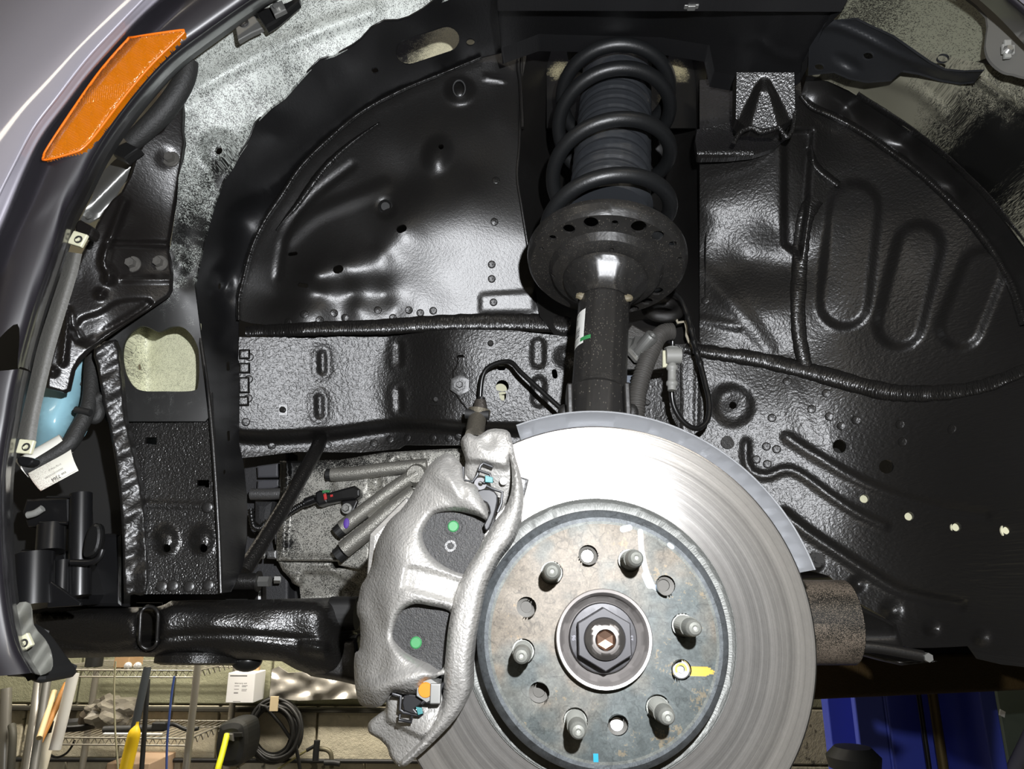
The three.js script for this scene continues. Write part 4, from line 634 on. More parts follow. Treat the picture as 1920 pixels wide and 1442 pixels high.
  const bumpT = (() => { const d = new Uint8Array(8 * 2048 * 4); for (let y = 0; y < 2048; y++) for (let x = 0; x < 8; x++) { const v = clamp(0.5 + line[y] * 0.35) * 255, i = (y * 8 + x) * 4; d[i] = d[i + 1] = d[i + 2] = v; d[i + 3] = 255; } return finish(new THREE.DataTexture(d, 8, 2048)); })();
  const wear = layered(512, [[9, 0.4], [40, 0.4], [160, 0.4]], 71);
  const colT = colors(512, 512, (x, y) => { const ringv = line[y * 4] * 0.09 + (noiseLine(y / 512) - 0.5) * 0.2, v = 1 + ringv + wear[y * 512 + x] * 0.08; const t = sstep(0.2, 0.95, y / 512); return [mix(120, 124, t) * v, mix(118, 121, t) * v, mix(115, 116, t) * v]; }, [6, 1]);
  function noiseLine(t) { return 0.5 + 0.25 * Math.sin(t * 17) + 0.2 * Math.sin(t * 41 + 1) + 0.12 * Math.sin(t * 97 + 2); }
  const ring = turned([[0.1075, -0.037], [0.122, -0.0372], [0.14, -0.0371], [0.155, -0.0372], [0.1682, -0.037]], C0, [0, 0, 1], 180);
  { const p = ring.attributes.position, u = ring.attributes.uv; for (let i = 0; i < p.count; i++) u.setX(i, u.getX(i) / (2 * Math.PI * 0.1682)), u.setY(i, (Math.hypot(p.getX(i), p.getY(i) - HUB) - 0.1075) / 0.061); }
  part(rot, 'friction_ring', ring, PH({ map: colT, roughness: 0.23, metalness: 0.6, bumpMap: bumpT, bumpScale: 0.00002, anisotropy: 0.3, anisotropyRotation: 0 }), 'swept steel ring with circular wear lines');
  part(rot, 'unswept_band', turned([[0.0955, -0.034], [0.096, -0.0355], [0.104, -0.0358], [0.1052, -0.0352], [0.106, -0.0346], [0.1068, -0.0352], [0.1072, -0.0348], [0.1076, -0.0372]], C0, [0, 0, 1], 160), S({ color: 0x5c5d5a, roughness: 0.5, metalness: 0.4, bumpMap: T.cast, bumpScale: 0.0002 }));
  part(rot, 'rotor_edge', turned([[0.1681, -0.037], [0.169, -0.0372], [0.1695, -0.038], [0.1695, -0.047], [0.166, -0.0475], [0.166, -0.056], [0.1695, -0.0565], [0.1695, -0.066], [0.1, -0.066]], C0, [0, 0, 1], 160), M.steel);
}
{
  const hub = thing('wheel_hub', 'steel wheel hub with six studs and a polished pilot ring', 'wheel hub', [0, HUB, -0.02]);
  part(hub, 'flange', turned([[0, -0.012], [0.075, -0.012], [0.078, -0.016], [0.078, -0.024], [0.05, -0.03], [0.05, -0.08], [0, -0.08]], C0, [0, 0, 1], 64), M.darkSteel);
  part(hub, 'pilot_ring', turned([[0.0338, -0.012], [0.0338, 0.0], [0.0345, 0.003], [0.0352, 0.0105], [0.0345, 0.0125], [0.0325, 0.0122], [0.0312, 0.0095], [0.0305, 0.004], [0.028, -0.0005], [0.0255, -0.0035], [0.024, -0.004]], C0, [0, 0, 1], 96), M.chrome, 'polished steel pilot ring');
  const stud = new THREE.LatheGeometry([], 4); void stud;
  const prof = [[0.0082, 0], [0.0082, 0.001], [0.007, 0.0012]]; for (let i = 0; i < 18; i++) prof.push([0.00705, 0.0015 + i * 0.0015], [0.0063, 0.00225 + i * 0.0015]); prof.push([0.0063, 0.0285], [0.006, 0.03], [0.0059, 0.038], [0.0054, 0.042], [0.004, 0.0455], [0.0022, 0.0466], [0.0012, 0.0458], [0, 0.0458]);
  const sg = turned(prof, [0, 0, 0], [0, 0, 1], 28);
  for (let i = 0; i < 6; i++) { const a = 2.2462 - i * Math.PI / 3; place(hub, 'wheel_stud', sg, M.stud, new V3(0.06 * Math.cos(a), HUB + 0.06 * Math.sin(a), 0), null, i ? undefined : 'grey plated wheel stud'); }
  const ax = thing('axle_nut', 'dark flanged hex nut on the polished axle end inside the pilot ring', 'nut', [0, HUB, 0.004]);
  const fl = part(ax, 'nut_flange', turned([[0.012, -0.0035], [0.0236, -0.0035], [0.0251, -0.002], [0.0252, 0.0005], [0.0243, 0.0025], [0.0205, 0.003], [0.012, 0.003]], C0, [0, 0, 1], 64), M.darkSteel);
  const hx = new THREE.Shape(); for (let i = 0; i < 6; i++) { const a = Math.PI / 2 + i * Math.PI / 3, r = 0.019 / Math.cos(Math.PI / 6); hx[i ? 'lineTo' : 'moveTo'](r * Math.cos(a), r * Math.sin(a)); } hx.closePath(); const hp = new THREE.Path(); hp.absarc(0, 0, 0.0145, 0, Math.PI * 2, true); hx.holes.push(hp);
  const hg = new THREE.ExtrudeGeometry(hx, { depth: 0.013, bevelEnabled: true, bevelSize: 0.0007, bevelThickness: 0.0007, bevelOffset: -0.0007, bevelSegments: 2, curveSegments: 24 }); hg.translate(0, HUB, 0.0028); part(ax, 'hex', hg, M.darkSteel);
  part(ax, 'axle_end', turned([[0.0145, 0.0], [0.0146, 0.0172], [0.0142, 0.0178], [0.0145, 0.0184], [0.0141, 0.019], [0.0142, 0.0198], [0.0136, 0.0212], [0.0122, 0.0232], [0.0104, 0.0244], [0.0088, 0.0249], [0.0074, 0.025], [0.0064, 0.022]], C0, [0, 0, 1], 48), S({ color: 0x76726f, roughness: 0.3, metalness: 0.85 }), 'polished threaded axle end');
  const soc = turned([[0.0076, 0.0251], [0.0062, 0.0205], [0, 0.0185]], C0, [0, 0, 1], 6); part(ax, 'socket', soc, S({ color: 0x7a6253, roughness: 0.34, metalness: 0.8 }), 'copper-toned hex socket');
  const { FontLoader } = await import('three/addons/loaders/FontLoader.js'), { TextGeometry } = await import('three/addons/geometries/TextGeometry.js');
  globalThis.fontBold = await new FontLoader().loadAsync('fonts/droid/droid_sans_bold.typeface.json'); globalThis.TextGeo = TextGeometry;
  for (const [txt, x, a] of [['96', -0.0218, -Math.PI / 2], ['ST', 0.0206, -Math.PI / 2]]) { const g = new TextGeometry(txt, { font: fontBold, size: 0.0026, depth: 0.0003, curveSegments: 4 }); g.center(); g.rotateZ(a); g.translate(x, HUB, 0.0031); part(fl, 'engraving', g, S({ color: 0x66656a, roughness: 0.5, metalness: 0.5 })); }
}
{
  const sh = thing('brake_shield', 'bright galvanised splash shield lip curving behind the brake disc', 'splash shield', [0, HUB, -0.06]);
  const a0 = (() => { const w = W(972, 808, -0.045); return Math.atan2(w[1] - HUB, w[0]); })(), a1 = (() => { const w = W(1512, 1073, -0.045); return Math.atan2(w[1] - HUB, w[0]); })();
  const e = W(1110, 771, -0.044), ro = Math.hypot(e[0], e[1] - HUB); const e2 = W(1440, 925, -0.044); void e2;
  part(sh, 'lip', turned([[0.15, -0.072], [0.166, -0.072], [0.1715, -0.068], [ro - 0.011, -0.0625], [ro - 0.0065, -0.058], [ro - 0.003, -0.051], [ro - 0.0007, -0.0445], [ro, -0.044], [ro + 0.0006, -0.0446], [ro - 0.001, -0.054], [ro - 0.004, -0.062], [ro - 0.009, -0.067]], C0, [0, 0, 1], 140, a1 + Math.PI / 2, a0 - a1), M.shield);
}
// floating caliper: sculpted casting over the disc's front edge
{
  const cal = thing('brake_caliper', 'bare cast aluminium brake caliper with two windows over the dark pad', 'brake caliper', WV(760, 1120, -0.03));
  const outline = spline([...Y6([1360, 238, 1420, 268, 1460, 320, 1462, 380, 1480, 425, 1545, 440, 1585, 500]), ...pairs([909, 940, 915, 968, 916, 1000, 902, 1050, 884, 1090, 862, 1150, 852, 1210, 842, 1262, 826, 1266]), ...Y7([620, 838, 560, 858, 520, 925, 440, 942, 345, 925, 305, 970, 270, 1015, 200, 1030, 125, 1005, 95, 900, 85, 760, 92, 665, 120, 640, 128, 560, 125, 450, 105, 400, 105, 330]), ...Y6([795, 1180, 812, 1095, 845, 1040, 888, 950, 905, 850, 950, 740, 1000, 665, 1080, 590, 1140, 500, 1180, 430, 1230, 345, 1290, 280])], 3, true);
  const win1 = spline(pairs([805, 972, 819, 961, 848, 957, 877, 961, 900, 968, 914, 982, 908, 1004, 895, 1035, 884, 1062, 872, 1076, 842, 1067, 813, 1048, 796, 1025, 790, 1000]), 4, true);
  const win2 = spline(pairs([736, 1179, 743, 1157, 757, 1140, 779, 1132, 807, 1136, 841, 1145, 846, 1165, 838, 1220, 832, 1250, 816, 1262, 796, 1247, 763, 1231, 743, 1213, 735, 1196]), 4, true);
  const base = tps(trip([837, 855, -0.018, 800, 890, -0.012, 850, 900, 0.004, 890, 925, 0.004, 912, 960, 0.002, 770, 940, -0.016, 745, 985, -0.012, 715, 1010, -0.03, 695, 1070, -0.04, 672, 1130, -0.048, 676, 1200, -0.046, 664, 1270, -0.042, 690, 1325, -0.03, 740, 1030, -0.002, 770, 1080, 0.01, 855, 1100, 0.006, 790, 1040, 0.006, 720, 1090, -0.01, 715, 1150, -0.008, 712, 1220, -0.008, 740, 1270, 0.004, 810, 1258, 0.008, 780, 1120, 0.012, 840, 1135, 0.006, 700, 1290, -0.014, 730, 1290, -0.002, 900, 1040, 0.0, 850, 1200, 0.0]));
  const pocket = spline(pairs([768, 1063, 800, 1069, 862, 1086, 866, 1094, 852, 1124, 842, 1126, 762, 1103, 757, 1095, 762, 1068]), 3, true);
  const z = relief(base, bead(spline(pairs([828, 885, 862, 912, 905, 962]), 5), 36, 0.010), bead(spline(pairs([700, 1296, 750, 1278, 812, 1262]), 5), 30, 0.010), pad(pocket, 8, -0.007), bead(spline(pairs([845, 868, 858, 900, 870, 925]), 5), 12, -0.006), bead(spline(pairs([705, 1150, 720, 1200, 712, 1260]), 5), 26, -0.004), dome(700, 1128, 34, -0.004));
  part(cal, 'casting', sheet({ poly: outline, holes: [win1, win2], z, step: 5, edge: 3.5, t: 0.03, round: 0.010, roundPx: 15 }), M.alloy);
  const z2 = (u, v) => -0.06;
  part(cal, 'piston_bore', slab(pairs([690, 1000, 760, 930, 800, 950, 790, 1100, 760, 1280, 690, 1300, 680, 1150]), -0.06, 0.06, 0.006), M.alloy);
  const br = thing('caliper_bracket', 'cast iron-grey caliper bracket with a long curved tie bar beside the disc hat', 'caliper bracket', WV(880, 1150, -0.03));
  const arm = spline([...pairs([944, 812, 956, 813, 966, 856, 977, 894, 981, 925, 979, 958, 962, 1007, 936, 1042, 917, 1078, 905, 1112, 897, 1151, 886, 1207, 881, 1249, 881, 1285, 876, 1308, 855, 1347, 807, 1397, 779, 1422, 758, 1438, 748, 1430, 790, 1388, 826, 1330, 832, 1280, 835, 1235, 841, 1174, 852, 1124, 871, 1073, 893, 1037, 924, 983, 947, 952, 959, 918, 959, 876, 952, 845])], 3, true);
  const armZ = tps(trip([950, 815, -0.006, 960, 860, 0.0, 968, 910, 0.006, 965, 960, 0.01, 935, 1015, 0.017, 905, 1065, 0.022, 880, 1130, 0.024, 865, 1200, 0.024, 858, 1270, 0.02, 845, 1320, 0.01, 800, 1385, 0.0, 755, 1435, -0.008]));
  part(br, 'tie_bar', sheet({ poly: arm, z: armZ, step: 4.5, edge: 3.5, t: 0.034, round: 0.012, roundPx: 17 }), M.alloy);
  part(br, 'upper_anchor', sheet({ poly: spline(pairs([864, 826, 877, 812, 895, 818, 915, 806, 936, 804, 956, 812, 962, 850, 965, 900, 956, 935, 940, 965, 922, 970, 912, 945, 890, 912, 870, 893, 873, 865, 866, 842]), 3, true), z: relief(tps(trip([870, 830, -0.03, 930, 810, -0.025, 955, 820, -0.022, 900, 840, -0.02, 900, 900, -0.03, 950, 930, -0.03, 870, 890, -0.035, 940, 870, -0.02])), pad(pairs([858, 800, 970, 800, 950, 878, 900, 866, 872, 864]), 10, 0.012), dome(915, 828, 22, -0.006)), step: 4.5, edge: 3.5, t: 0.008, round: 0.008, roundPx: 12 }), M.alloy);
  part(br, 'lower_anchor', sheet({ poly: spline(pairs([724, 1318, 732, 1300, 754, 1304, 785, 1306, 830, 1300, 836, 1320, 810, 1370, 792, 1392, 752, 1435, 732, 1420, 726, 1402, 711, 1386, 692, 1374, 691, 1356, 706, 1342, 721, 1332]), 3, true), z: relief(tps(trip([695, 1365, -0.04, 740, 1310, -0.022, 800, 1310, -0.018, 830, 1310, -0.014, 800, 1370, -0.012, 745, 1425, -0.03, 720, 1390, -0.04, 770, 1340, -0.018])), pad(pairs([722, 1298, 840, 1290, 812, 1372, 790, 1384, 726, 1352]), 6, 0.009)), step: 4.5, edge: 3.5, t: 0.014, round: 0.008, roundPx: 10 }), M.alloy);
  const tabp = pairs([972, 892, 991, 898, 985, 922, 978, 945]); part(br, 'bar_stop', slab(tabp, -0.012, 0.015, 0.002), M.alloyDark);
  for (const [pts, r] of [[[[868, 1128]], 0], [[[944, 900]], 0]]) void pts, r;
  const dab = (p, u, v, z_, r, m, sx = 1) => { const g = new THREE.SphereGeometry(r, 14, 8); g.scale(sx, 1, 0.12); const w = W(u, v, z_); g.translate(...w); part(p, 'paint_dab', g, m, 'white paint dab'); };
  dab(br, 883, 1126, 0.0195, 0.0036, M.white, 0.7); dab(br, 944, 902, -0.0185, 0.0032, M.white); dab(br, 810, 1345, -0.004, 0.0034, M.white);
  // spring clips over the pad ends
  const clipU = thing('pad_clip', 'folded steel pad clip with a teal mark at the upper bracket anchor', 'clip', WV(905, 890, -0.02)), clipL = thing('pad_clip', 'folded steel pad clip with a teal mark at the lower bracket anchor', 'clip', WV(775, 1325, -0.02));
  const ribbon = (p, pts, z_, wd = 0.006, name = 'blade') => part(p, name, rod(pts.map(([u, v]) => WV(u, v, z_)), 0.0012, { seg: 8, smooth: false, flat: wd / 0.0024 }), M.springSteel);
  ribbon(clipU, Y6([1470, 330, 1470, 410, 1530, 425, 1560, 380, 1580, 320, 1600, 305, 1660, 330]), -0.014); ribbon(clipU, Y6([1620, 450, 1660, 470, 1720, 490, 1715, 560, 1690, 620]), -0.006); ribbon(clipU, Y6([1570, 350, 1640, 375, 1660, 420, 1600, 430]), -0.008);
  part(clipU, 'rivet_plate', slab(spline(Y6([1560, 480, 1640, 470, 1690, 510, 1680, 600, 1650, 690, 1620, 740, 1600, 700, 1640, 620, 1620, 560, 1580, 540]), 2, true), 0.002, 0.004, 0.001), M.springSteel); part(clipU, 'spring_coil', turned([[0.002, 0], [0.005, 0], [0.005, 0.003], [0.002, 0.003]], WV(900, 908, -0.012), [0.2, 0, 1], 20), M.darkSteel);
  part(clipU, 'mark', slab(Y6([1610, 380, 1660, 395, 1660, 430, 1610, 425]), -0.002, 0.002, 0.0004), M.teal, 'teal mark');
  ribbon(clipL, Y7([345, 935, 400, 950, 395, 1040, 420, 1060, 530, 1080, 550, 1060]), -0.002); ribbon(clipL, Y7([540, 1000, 560, 985, 650, 1000, 670, 900, 690, 860]), 0.004); ribbon(clipL, Y7([395, 1070, 390, 1110, 470, 1125, 475, 1080]), -0.002, 0.003);
  part(clipL, 'tongue', slab(spline(Y7([420, 950, 500, 945, 560, 960, 540, 1000, 490, 1040, 520, 1075, 420, 1050]), 2, true), 0.002, 0.003, 0.0008), M.springSteel); part(clipL, 'mark', slab(Y7([500, 1025, 540, 1030, 548, 1070, 515, 1080]), 0.004, 0.002, 0.0004), M.teal, 'teal mark');
  const bolt = thing('slide_bolt', 'small hex bolt dabbed orange between the caliper and its lower anchor', 'bolt', WV(803, 1291, 0)); part(bolt, 'bolt_head', turned([[0.0095, -0.01], [0.0095, 0.004], [0.0085, 0.0055], [0, 0.0055]], WV(803, 1291, 0.002), [0, 0, 1], 6), M.zinc); part(bolt, 'paint_dab', turned([[0.0055, 0.0054], [0.005, 0.0064], [0, 0.0066]], WV(800, 1292, 0.002), [0, 0, 1], 16), M.orange, 'orange paint dab'); const pinB = rbox(0.008, 0.014, 0.006, 0.001); pinB.translate(...W(817, 1300, 0.006)); part(bolt, 'bolt_lug', pinB, M.zinc);
  const pad_ = thing('brake_pad', 'dark brake pad backing plate with green paint spots seen through the caliper windows', 'brake pad', WV(820, 1100, -0.015));
  const plate = part(pad_, 'backing_plate', slab(spline(pairs([790, 945, 850, 940, 925, 965, 915, 1010, 890, 1080, 868, 1180, 858, 1275, 810, 1275, 730, 1230, 728, 1165, 760, 1110, 780, 1020]), 4, true), -0.012, 0.007, 0.001), M.pad);
  for (const [u, v, r] of [[850, 987, 10.5], [780, 1205, 11]]) { const w = WV(u, v, -0.012), q = MPP(u, v, -0.012); part(plate, 'paint_spot', turned([[0, 0.0012], [r * q * 0.8, 0.0012], [r * q, 0.0004], [r * q, -0.001]], w, [0, 0, 1], 26), M.green, 'green paint spot'); part(plate, 'ring_mark', turned([[r * q * 1.35, -0.001], [r * q * 1.4, 0.0008], [r * q * 1.6, 0.0008], [r * q * 1.65, -0.001]], w, [0, 0, 1], 30), M.pad); }
  part(plate, 'ring_mark', turned([[0.0022, -0.001], [0.0026, 0.001], [0.0046, 0.001], [0.005, -0.001]], WV(845, 1024, -0.012), [0, 0, 1], 24), M.alloyDark);
  const fric = thing('brake_pad', 'inner friction block of the brake pad pressed against the disc', 'brake pad', WV(820, 1100, -0.03)); part(fric, 'friction_block', slab(pairs([800, 955, 900, 970, 880, 1080, 855, 1200, 845, 1260, 760, 1225, 750, 1170, 780, 1110]), -0.0195, 0.017, 0.002), M.pad);
}
// ---------------------------------------------------------------- things bolted around the arch
const A1 = zoomed(20, 800, 10.667), A2 = zoomed(460, 840, 7.2115), A3 = zoomed(460, 980, 8), A4 = zoomed(1160, 540, 5.15), A5 = zoomed(0, 1230, 6), A6 = zoomed(300, 1230, 4.8), A7 = zoomed(830, 640, 6.556);
const P3 = (list, z) => list.map(([u, v], i) => WV(u, v, Array.isArray(z) ? mix(z[0], z[1], i / (list.length - 1)) : z));
const flangeBolt = (parent, u, v, z, r = 0.011, mat = S({ color: 0x5c5a56, roughness: 0.5, metalness: 0.6 }), dir = [0, 0, 1]) => part(parent, 'bolt', mergeGeometries([turned([[r, 0], [r, 0.0015], [r * 0.92, 0.0025], [r * 0.5, 0.003], [0, 0.003]], WV(u, v, z), dir, 28), turned([[r * 0.62, 0.002], [r * 0.62, 0.0075], [r * 0.55, 0.0085], [r * 0.3, 0.0085], [0, 0.0075]], WV(u, v, z), dir, 6)]), mat, 'grey flanged bolt');
// black triangular bracket with three bolts
{
  const fb = thing('fender_bracket', 'black pressed steel bracket with three grey bolts beside the painted apron', 'bracket', WV(240, 600, -0.1));
  const poly = [...Z1([1258, 560, 1252, 640, 1240, 880, 1252, 960, 1190, 1350]), ...Z2([1185, 0, 1140, 280, 1165, 480, 1160, 590, 1140, 630, 1000, 720, 850, 815, 700, 920, 600, 1000, 540, 1060, 500, 1130, 480, 1220, 468, 1270, 430, 1284, 312, 1252, 330, 1100, 370, 950, 420, 780, 470, 560, 550, 350, 640, 170, 700, 60, 760, -20]), ...Z1([820, 1300, 880, 1180, 920, 1040, 990, 930, 1090, 880, 1170, 740])];
  const base = tps(trip([347, 170, -0.074, 344, 290, -0.09, 320, 400, -0.105, 290, 300, -0.078, 250, 400, -0.08, 225, 440, -0.066, 200, 500, -0.064, 316, 458, -0.108, 320, 540, -0.108, 260, 500, -0.09, 200, 590, -0.07, 150, 640, -0.064, 250, 610, -0.088, 120, 720, -0.064, 90, 720, -0.056, 150, 520, -0.058]));
  const z = relief(base, bead(pairs([205, 456, 318, 459]), 9, -0.006), bead(pairs([228, 524, 322, 524]), 8, 0.004), bead(spline(pairs([232, 380, 210, 440, 195, 490, 205, 510]), 5), 13, 0.007), bead(spline(pairs([128, 580, 145, 630, 170, 642, 215, 612, 280, 570]), 5), 9, -0.004), pad(spline(pairs([222, 566, 275, 562, 280, 572, 240, 600, 160, 640, 142, 632, 150, 600, 190, 585]), 3, true), 10, -0.005), dome(205, 522, 18, 0.008), dome(188, 552, 14, 0.007), bead(pairs([128, 590, 118, 680]), 9, 0.006), dome(312, 296, 26, -0.002), dome(100, 697, 12, 0.006));
  part(fb, 'plate', sheet({ poly, z, step: 5.5, edge: 4, t: 0.0025, round: 0.003, roundPx: 6 }), M.bracket);
  for (const [u, v] of [[321, 299], [249, 496], [300, 494]]) flangeBolt(fb, u, v, z(u, v), 15.5 * MPP(u, v, -0.09), undefined, [0.1, -0.1, 1]);
  const gl = thing('fender_stay', 'bare zinc stay glimpsed between the trim and the black bracket', 'stay', WV(190, 390, -0.1));
  part(gl, 'plate', sheet({ poly: pairs([150, 412, 172, 372, 185, 330, 215, 300, 252, 276, 262, 285, 250, 320, 225, 350, 200, 400, 165, 418]), z: (u, v) => -0.1 + 0.008 * Math.sin((u + v) / 14), step: 6 }), M.zinc);
  part(gl, 'rivet', turned([[0.005, 0], [0.004, 0.003], [0, 0.004]], WV(166, 403, -0.098), [0, 0, 1], 14), M.zinc);
}
// hanging loom sleeve and its clip
{
  const t = thing('loom_sleeve', 'fuzzy dark grey loom sleeve clipped behind the arch trim', 'wiring', WV(290, 200, -0.05));
  part(t, 'sleeve', rod(P3(Z1([1282, 415, 1255, 520, 1190, 640, 1090, 770, 980, 880, 880, 970]), [-0.045, -0.06]), (x) => 0.0088 + 0.0022 * Math.sin(x * 3.1), { seg: 14 }), M.loom);
  part(t, 'clip', slab(Z1([770, 990, 850, 955, 940, 1000, 840, 1075, 760, 1040]), -0.05, 0.012, 0.002), M.plasticGloss);
}
// washer bottle corner, loom and the printed tag
{
  const b = thing('washer_bottle', 'pale blue plastic bottle corner behind the loom', 'bottle', WV(110, 800, -0.12));
  const z = tps(trip([150, 670, -0.13, 165, 700, -0.14, 80, 720, -0.115, 120, 740, -0.105, 66, 840, -0.12, 100, 800, -0.1, 145, 790, -0.125, 120, 826, -0.12]));
  part(b, 'shell', sheet({ poly: spline(pairs([140, 680, 158, 655, 166, 670, 163, 730, 150, 770, 142, 800, 122, 828, 95, 848, 60, 858, 60, 780, 80, 700, 105, 700]), 3, true), z, step: 6, t: 0.02, round: 0.015, roundPx: 20 }), PH({ color: 0x7fa6b2, roughness: 0.25, clearcoat: 0.4 }));
  const h = thing('wiring_loom', 'thick taped wiring loom running down past the pale blue bottle', 'wiring', WV(150, 800, -0.11));
  part(h, 'main_sleeve', rod(P3(pairs([178, 640, 173, 690, 170, 740, 163, 772, 147, 804, 128, 834, 84, 862, 46, 880]), [-0.125, -0.085]), 0.0076, { seg: 16 }), M.loom);
  part(h, 'branch', rod(P3(pairs([160, 778, 178, 786, 186, 772, 182, 752, 192, 740]), -0.115), 0.0055, { seg: 12 }), M.loom); part(h, 'tape_band', rod(P3(pairs([170, 774, 142, 768]), -0.1), 0.0035, { seg: 10 }), M.rubber);
  // tag: print is upside down
  const cv = document.createElement('canvas'); cv.width = 1024; cv.height = 560; const c = cv.getContext('2d'); c.fillStyle = '#cfcdc2'; c.fillRect(0, 0, 1024, 560); c.fillStyle = '#23211f'; c.font = '52px monospace'; c.fillText('06A0000000000MX', 300, 220); c.fillText('010g180g|p', 300, 330); c.font = 'bold 54px sans-serif'; c.fillText('8368-', 280, 120); c.font = 'bold 104px sans-serif'; c.fillText('7364', 440, 122); c.fillRect(60, 24, 700, 5);
  const r = rng(9); for (let i = 0; i < 2600; i++) { const x = 1024 - Math.pow(r(), 2.2) * 520, y = Math.pow(r(), 1.4) * 560; c.fillStyle = r() < 0.5 ? 'rgba(110,78,62,0.8)' : 'rgba(60,48,42,0.8)'; c.fillRect(x, y, 3 + r() * 4, 3 + r() * 4); }
  const tex = finish(new THREE.CanvasTexture(cv), null, true); tex.wrapS = tex.wrapT = THREE.ClampToEdgeWrapping;
  const tag = thing('wire_tag', 'white printed paper tag folded round the loom, numbers upside down', 'label', WV(90, 880, -0.085));
  const corners = A1([340, 920, 1195, 410, 1360, 880, 600, 1290]).map(([u, v], i) => WV(u, v, [-0.083, -0.095, -0.09, -0.078][i]));   // left top, right top, right bottom, left bottom
  const quad = (cr, n = 8) => { const pos = [], uv = [], idx = []; for (let j = 0; j <= n; j++) for (let i = 0; i <= n; i++) { const a = cr[0].clone().lerp(cr[1], i / n), b2 = cr[3].clone().lerp(cr[2], i / n), p = a.lerp(b2, j / n); pos.push(p.x, p.y, p.z + 0.002 * Math.sin(j / n * 3.1)); uv.push(1 - i / n, j / n); } for (let j = 0; j < n; j++) for (let i = 0; i < n; i++) { const q = j * (n + 1) + i; idx.push(q, q + n + 1, q + 1, q + 1, q + n + 1, q + n + 2); } const g = new THREE.BufferGeometry(); g.setAttribute('position', new THREE.Float32BufferAttribute(pos, 3)); g.setAttribute('uv', new THREE.Float32BufferAttribute(uv, 2)); g.setIndex(idx); g.computeVertexNormals(); return g; };
  part(tag, 'flap', quad(corners), S({ map: tex, roughness: 0.55, side: THREE.DoubleSide }));
  const cv2 = document.createElement('canvas'); cv2.width = 1024; cv2.height = 512; const c2 = cv2.getContext('2d'); c2.fillStyle = '#c6c5bd'; c2.fillRect(0, 0, 1024, 512); c2.fillStyle = '#3a3a3c'; c2.font = '46px sans-serif'; c2.fillText('F00F1K01AA4', 420, 190); c2.fillText('LKT3D1ON Y1 RI 0E RB3', 330, 250); c2.font = 'bold 50px monospace'; c2.fillText('1/1 C8AA 22VA1311', 330, 312);
  const tex2 = finish(new THREE.CanvasTexture(cv2), null, true); tex2.repeat.set(-1, -1); tex2.offset.set(1, 1);
  const w0 = A1([230, 850])[0], w1 = A1([1110, 340])[0]; const roll = rod([WV(w0[0], w0[1], -0.087), WV((w0[0] + w1[0]) / 2, (w0[1] + w1[1]) / 2, -0.094), WV(w1[0], w1[1], -0.1)], 0.0108, { seg: 30, n: 8 });
  { const u = roll.attributes.uv; let m = 0; for (let i = 0; i < u.count; i++) m = Math.max(m, u.getX(i)); for (let i = 0; i < u.count; i++) u.setXY(i, u.getX(i) / m, u.getY(i) / (2 * Math.PI * 0.0108)); }
  part(tag, 'wrap', roll, S({ map: tex2, roughness: 0.5 }));
}
// black plastic duct work low in front
{
  const d = thing('shutter_duct', 'black plastic duct cluster with upright round barrels below the printed tag', 'duct', WV(110, 1130, -0.12));
  const barrel = (u, v0, v1, rp, z, mat = M.plastic) => { const a = WV(u, v0, z), b = WV(u - 3, v1, z + 0.004), q = rp * MPP(u, v0, z); part(d, 'barrel', rod([b, a], q, { seg: 28 }), mat); };
  barrel(152, 926, 1118, 19, -0.14); barrel(97, 985, 1035, 24, -0.135); barrel(64, 1040, 1138, 34, -0.11); barrel(118, 1052, 1120, 14, -0.13);
  part(d, 'upper_box', slab(pairs([48, 935, 130, 930, 132, 978, 126, 984, 50, 988, 40, 960]), -0.135, 0.04, 0.003), M.plastic);
  part(d, 'shelf_edge', rod(P3(pairs([88, 932, 132, 932]), -0.13), 0.0012, { seg: 8 }), M.plastic); part(d, 'rail_edge', rod(P3(pairs([75, 980, 126, 981]), -0.13), 0.0016, { seg: 8 }), M.plastic);
  part(d, 'lower_shell', slab(pairs([34, 1030, 128, 1030, 150, 1116, 140, 1135, 24, 1142]), -0.15, 0.05, 0.006), M.plastic);
  part(d, 'latch', slab(spline(pairs([160, 1000, 172, 982, 186, 985, 188, 1010, 180, 1036, 160, 1046, 153, 1036]), 3, true), -0.118, 0.01, 0.003), M.plasticGloss); part(d, 'latch_arm', rod(P3(pairs([134, 1054, 170, 1054, 186, 1046, 192, 1030]), -0.12), 0.003, { seg: 10 }), M.plastic);
  part(d, 'motor_lug', rod(P3(pairs([52, 966, 66, 962, 80, 953]), -0.125), 0.0035, { seg: 10 }), M.greyPlastic); part(d, 'fin', slab(pairs([90, 1096, 95, 1090, 152, 1130, 150, 1136, 88, 1140]), -0.105, 0.004, 0.001), M.plastic);
  part(d, 'side_wall', slab(pairs([160, 1040, 195, 1000, 228, 1000, 228, 1138, 160, 1138]), -0.19, 0.02, 0.004), M.plastic);
}
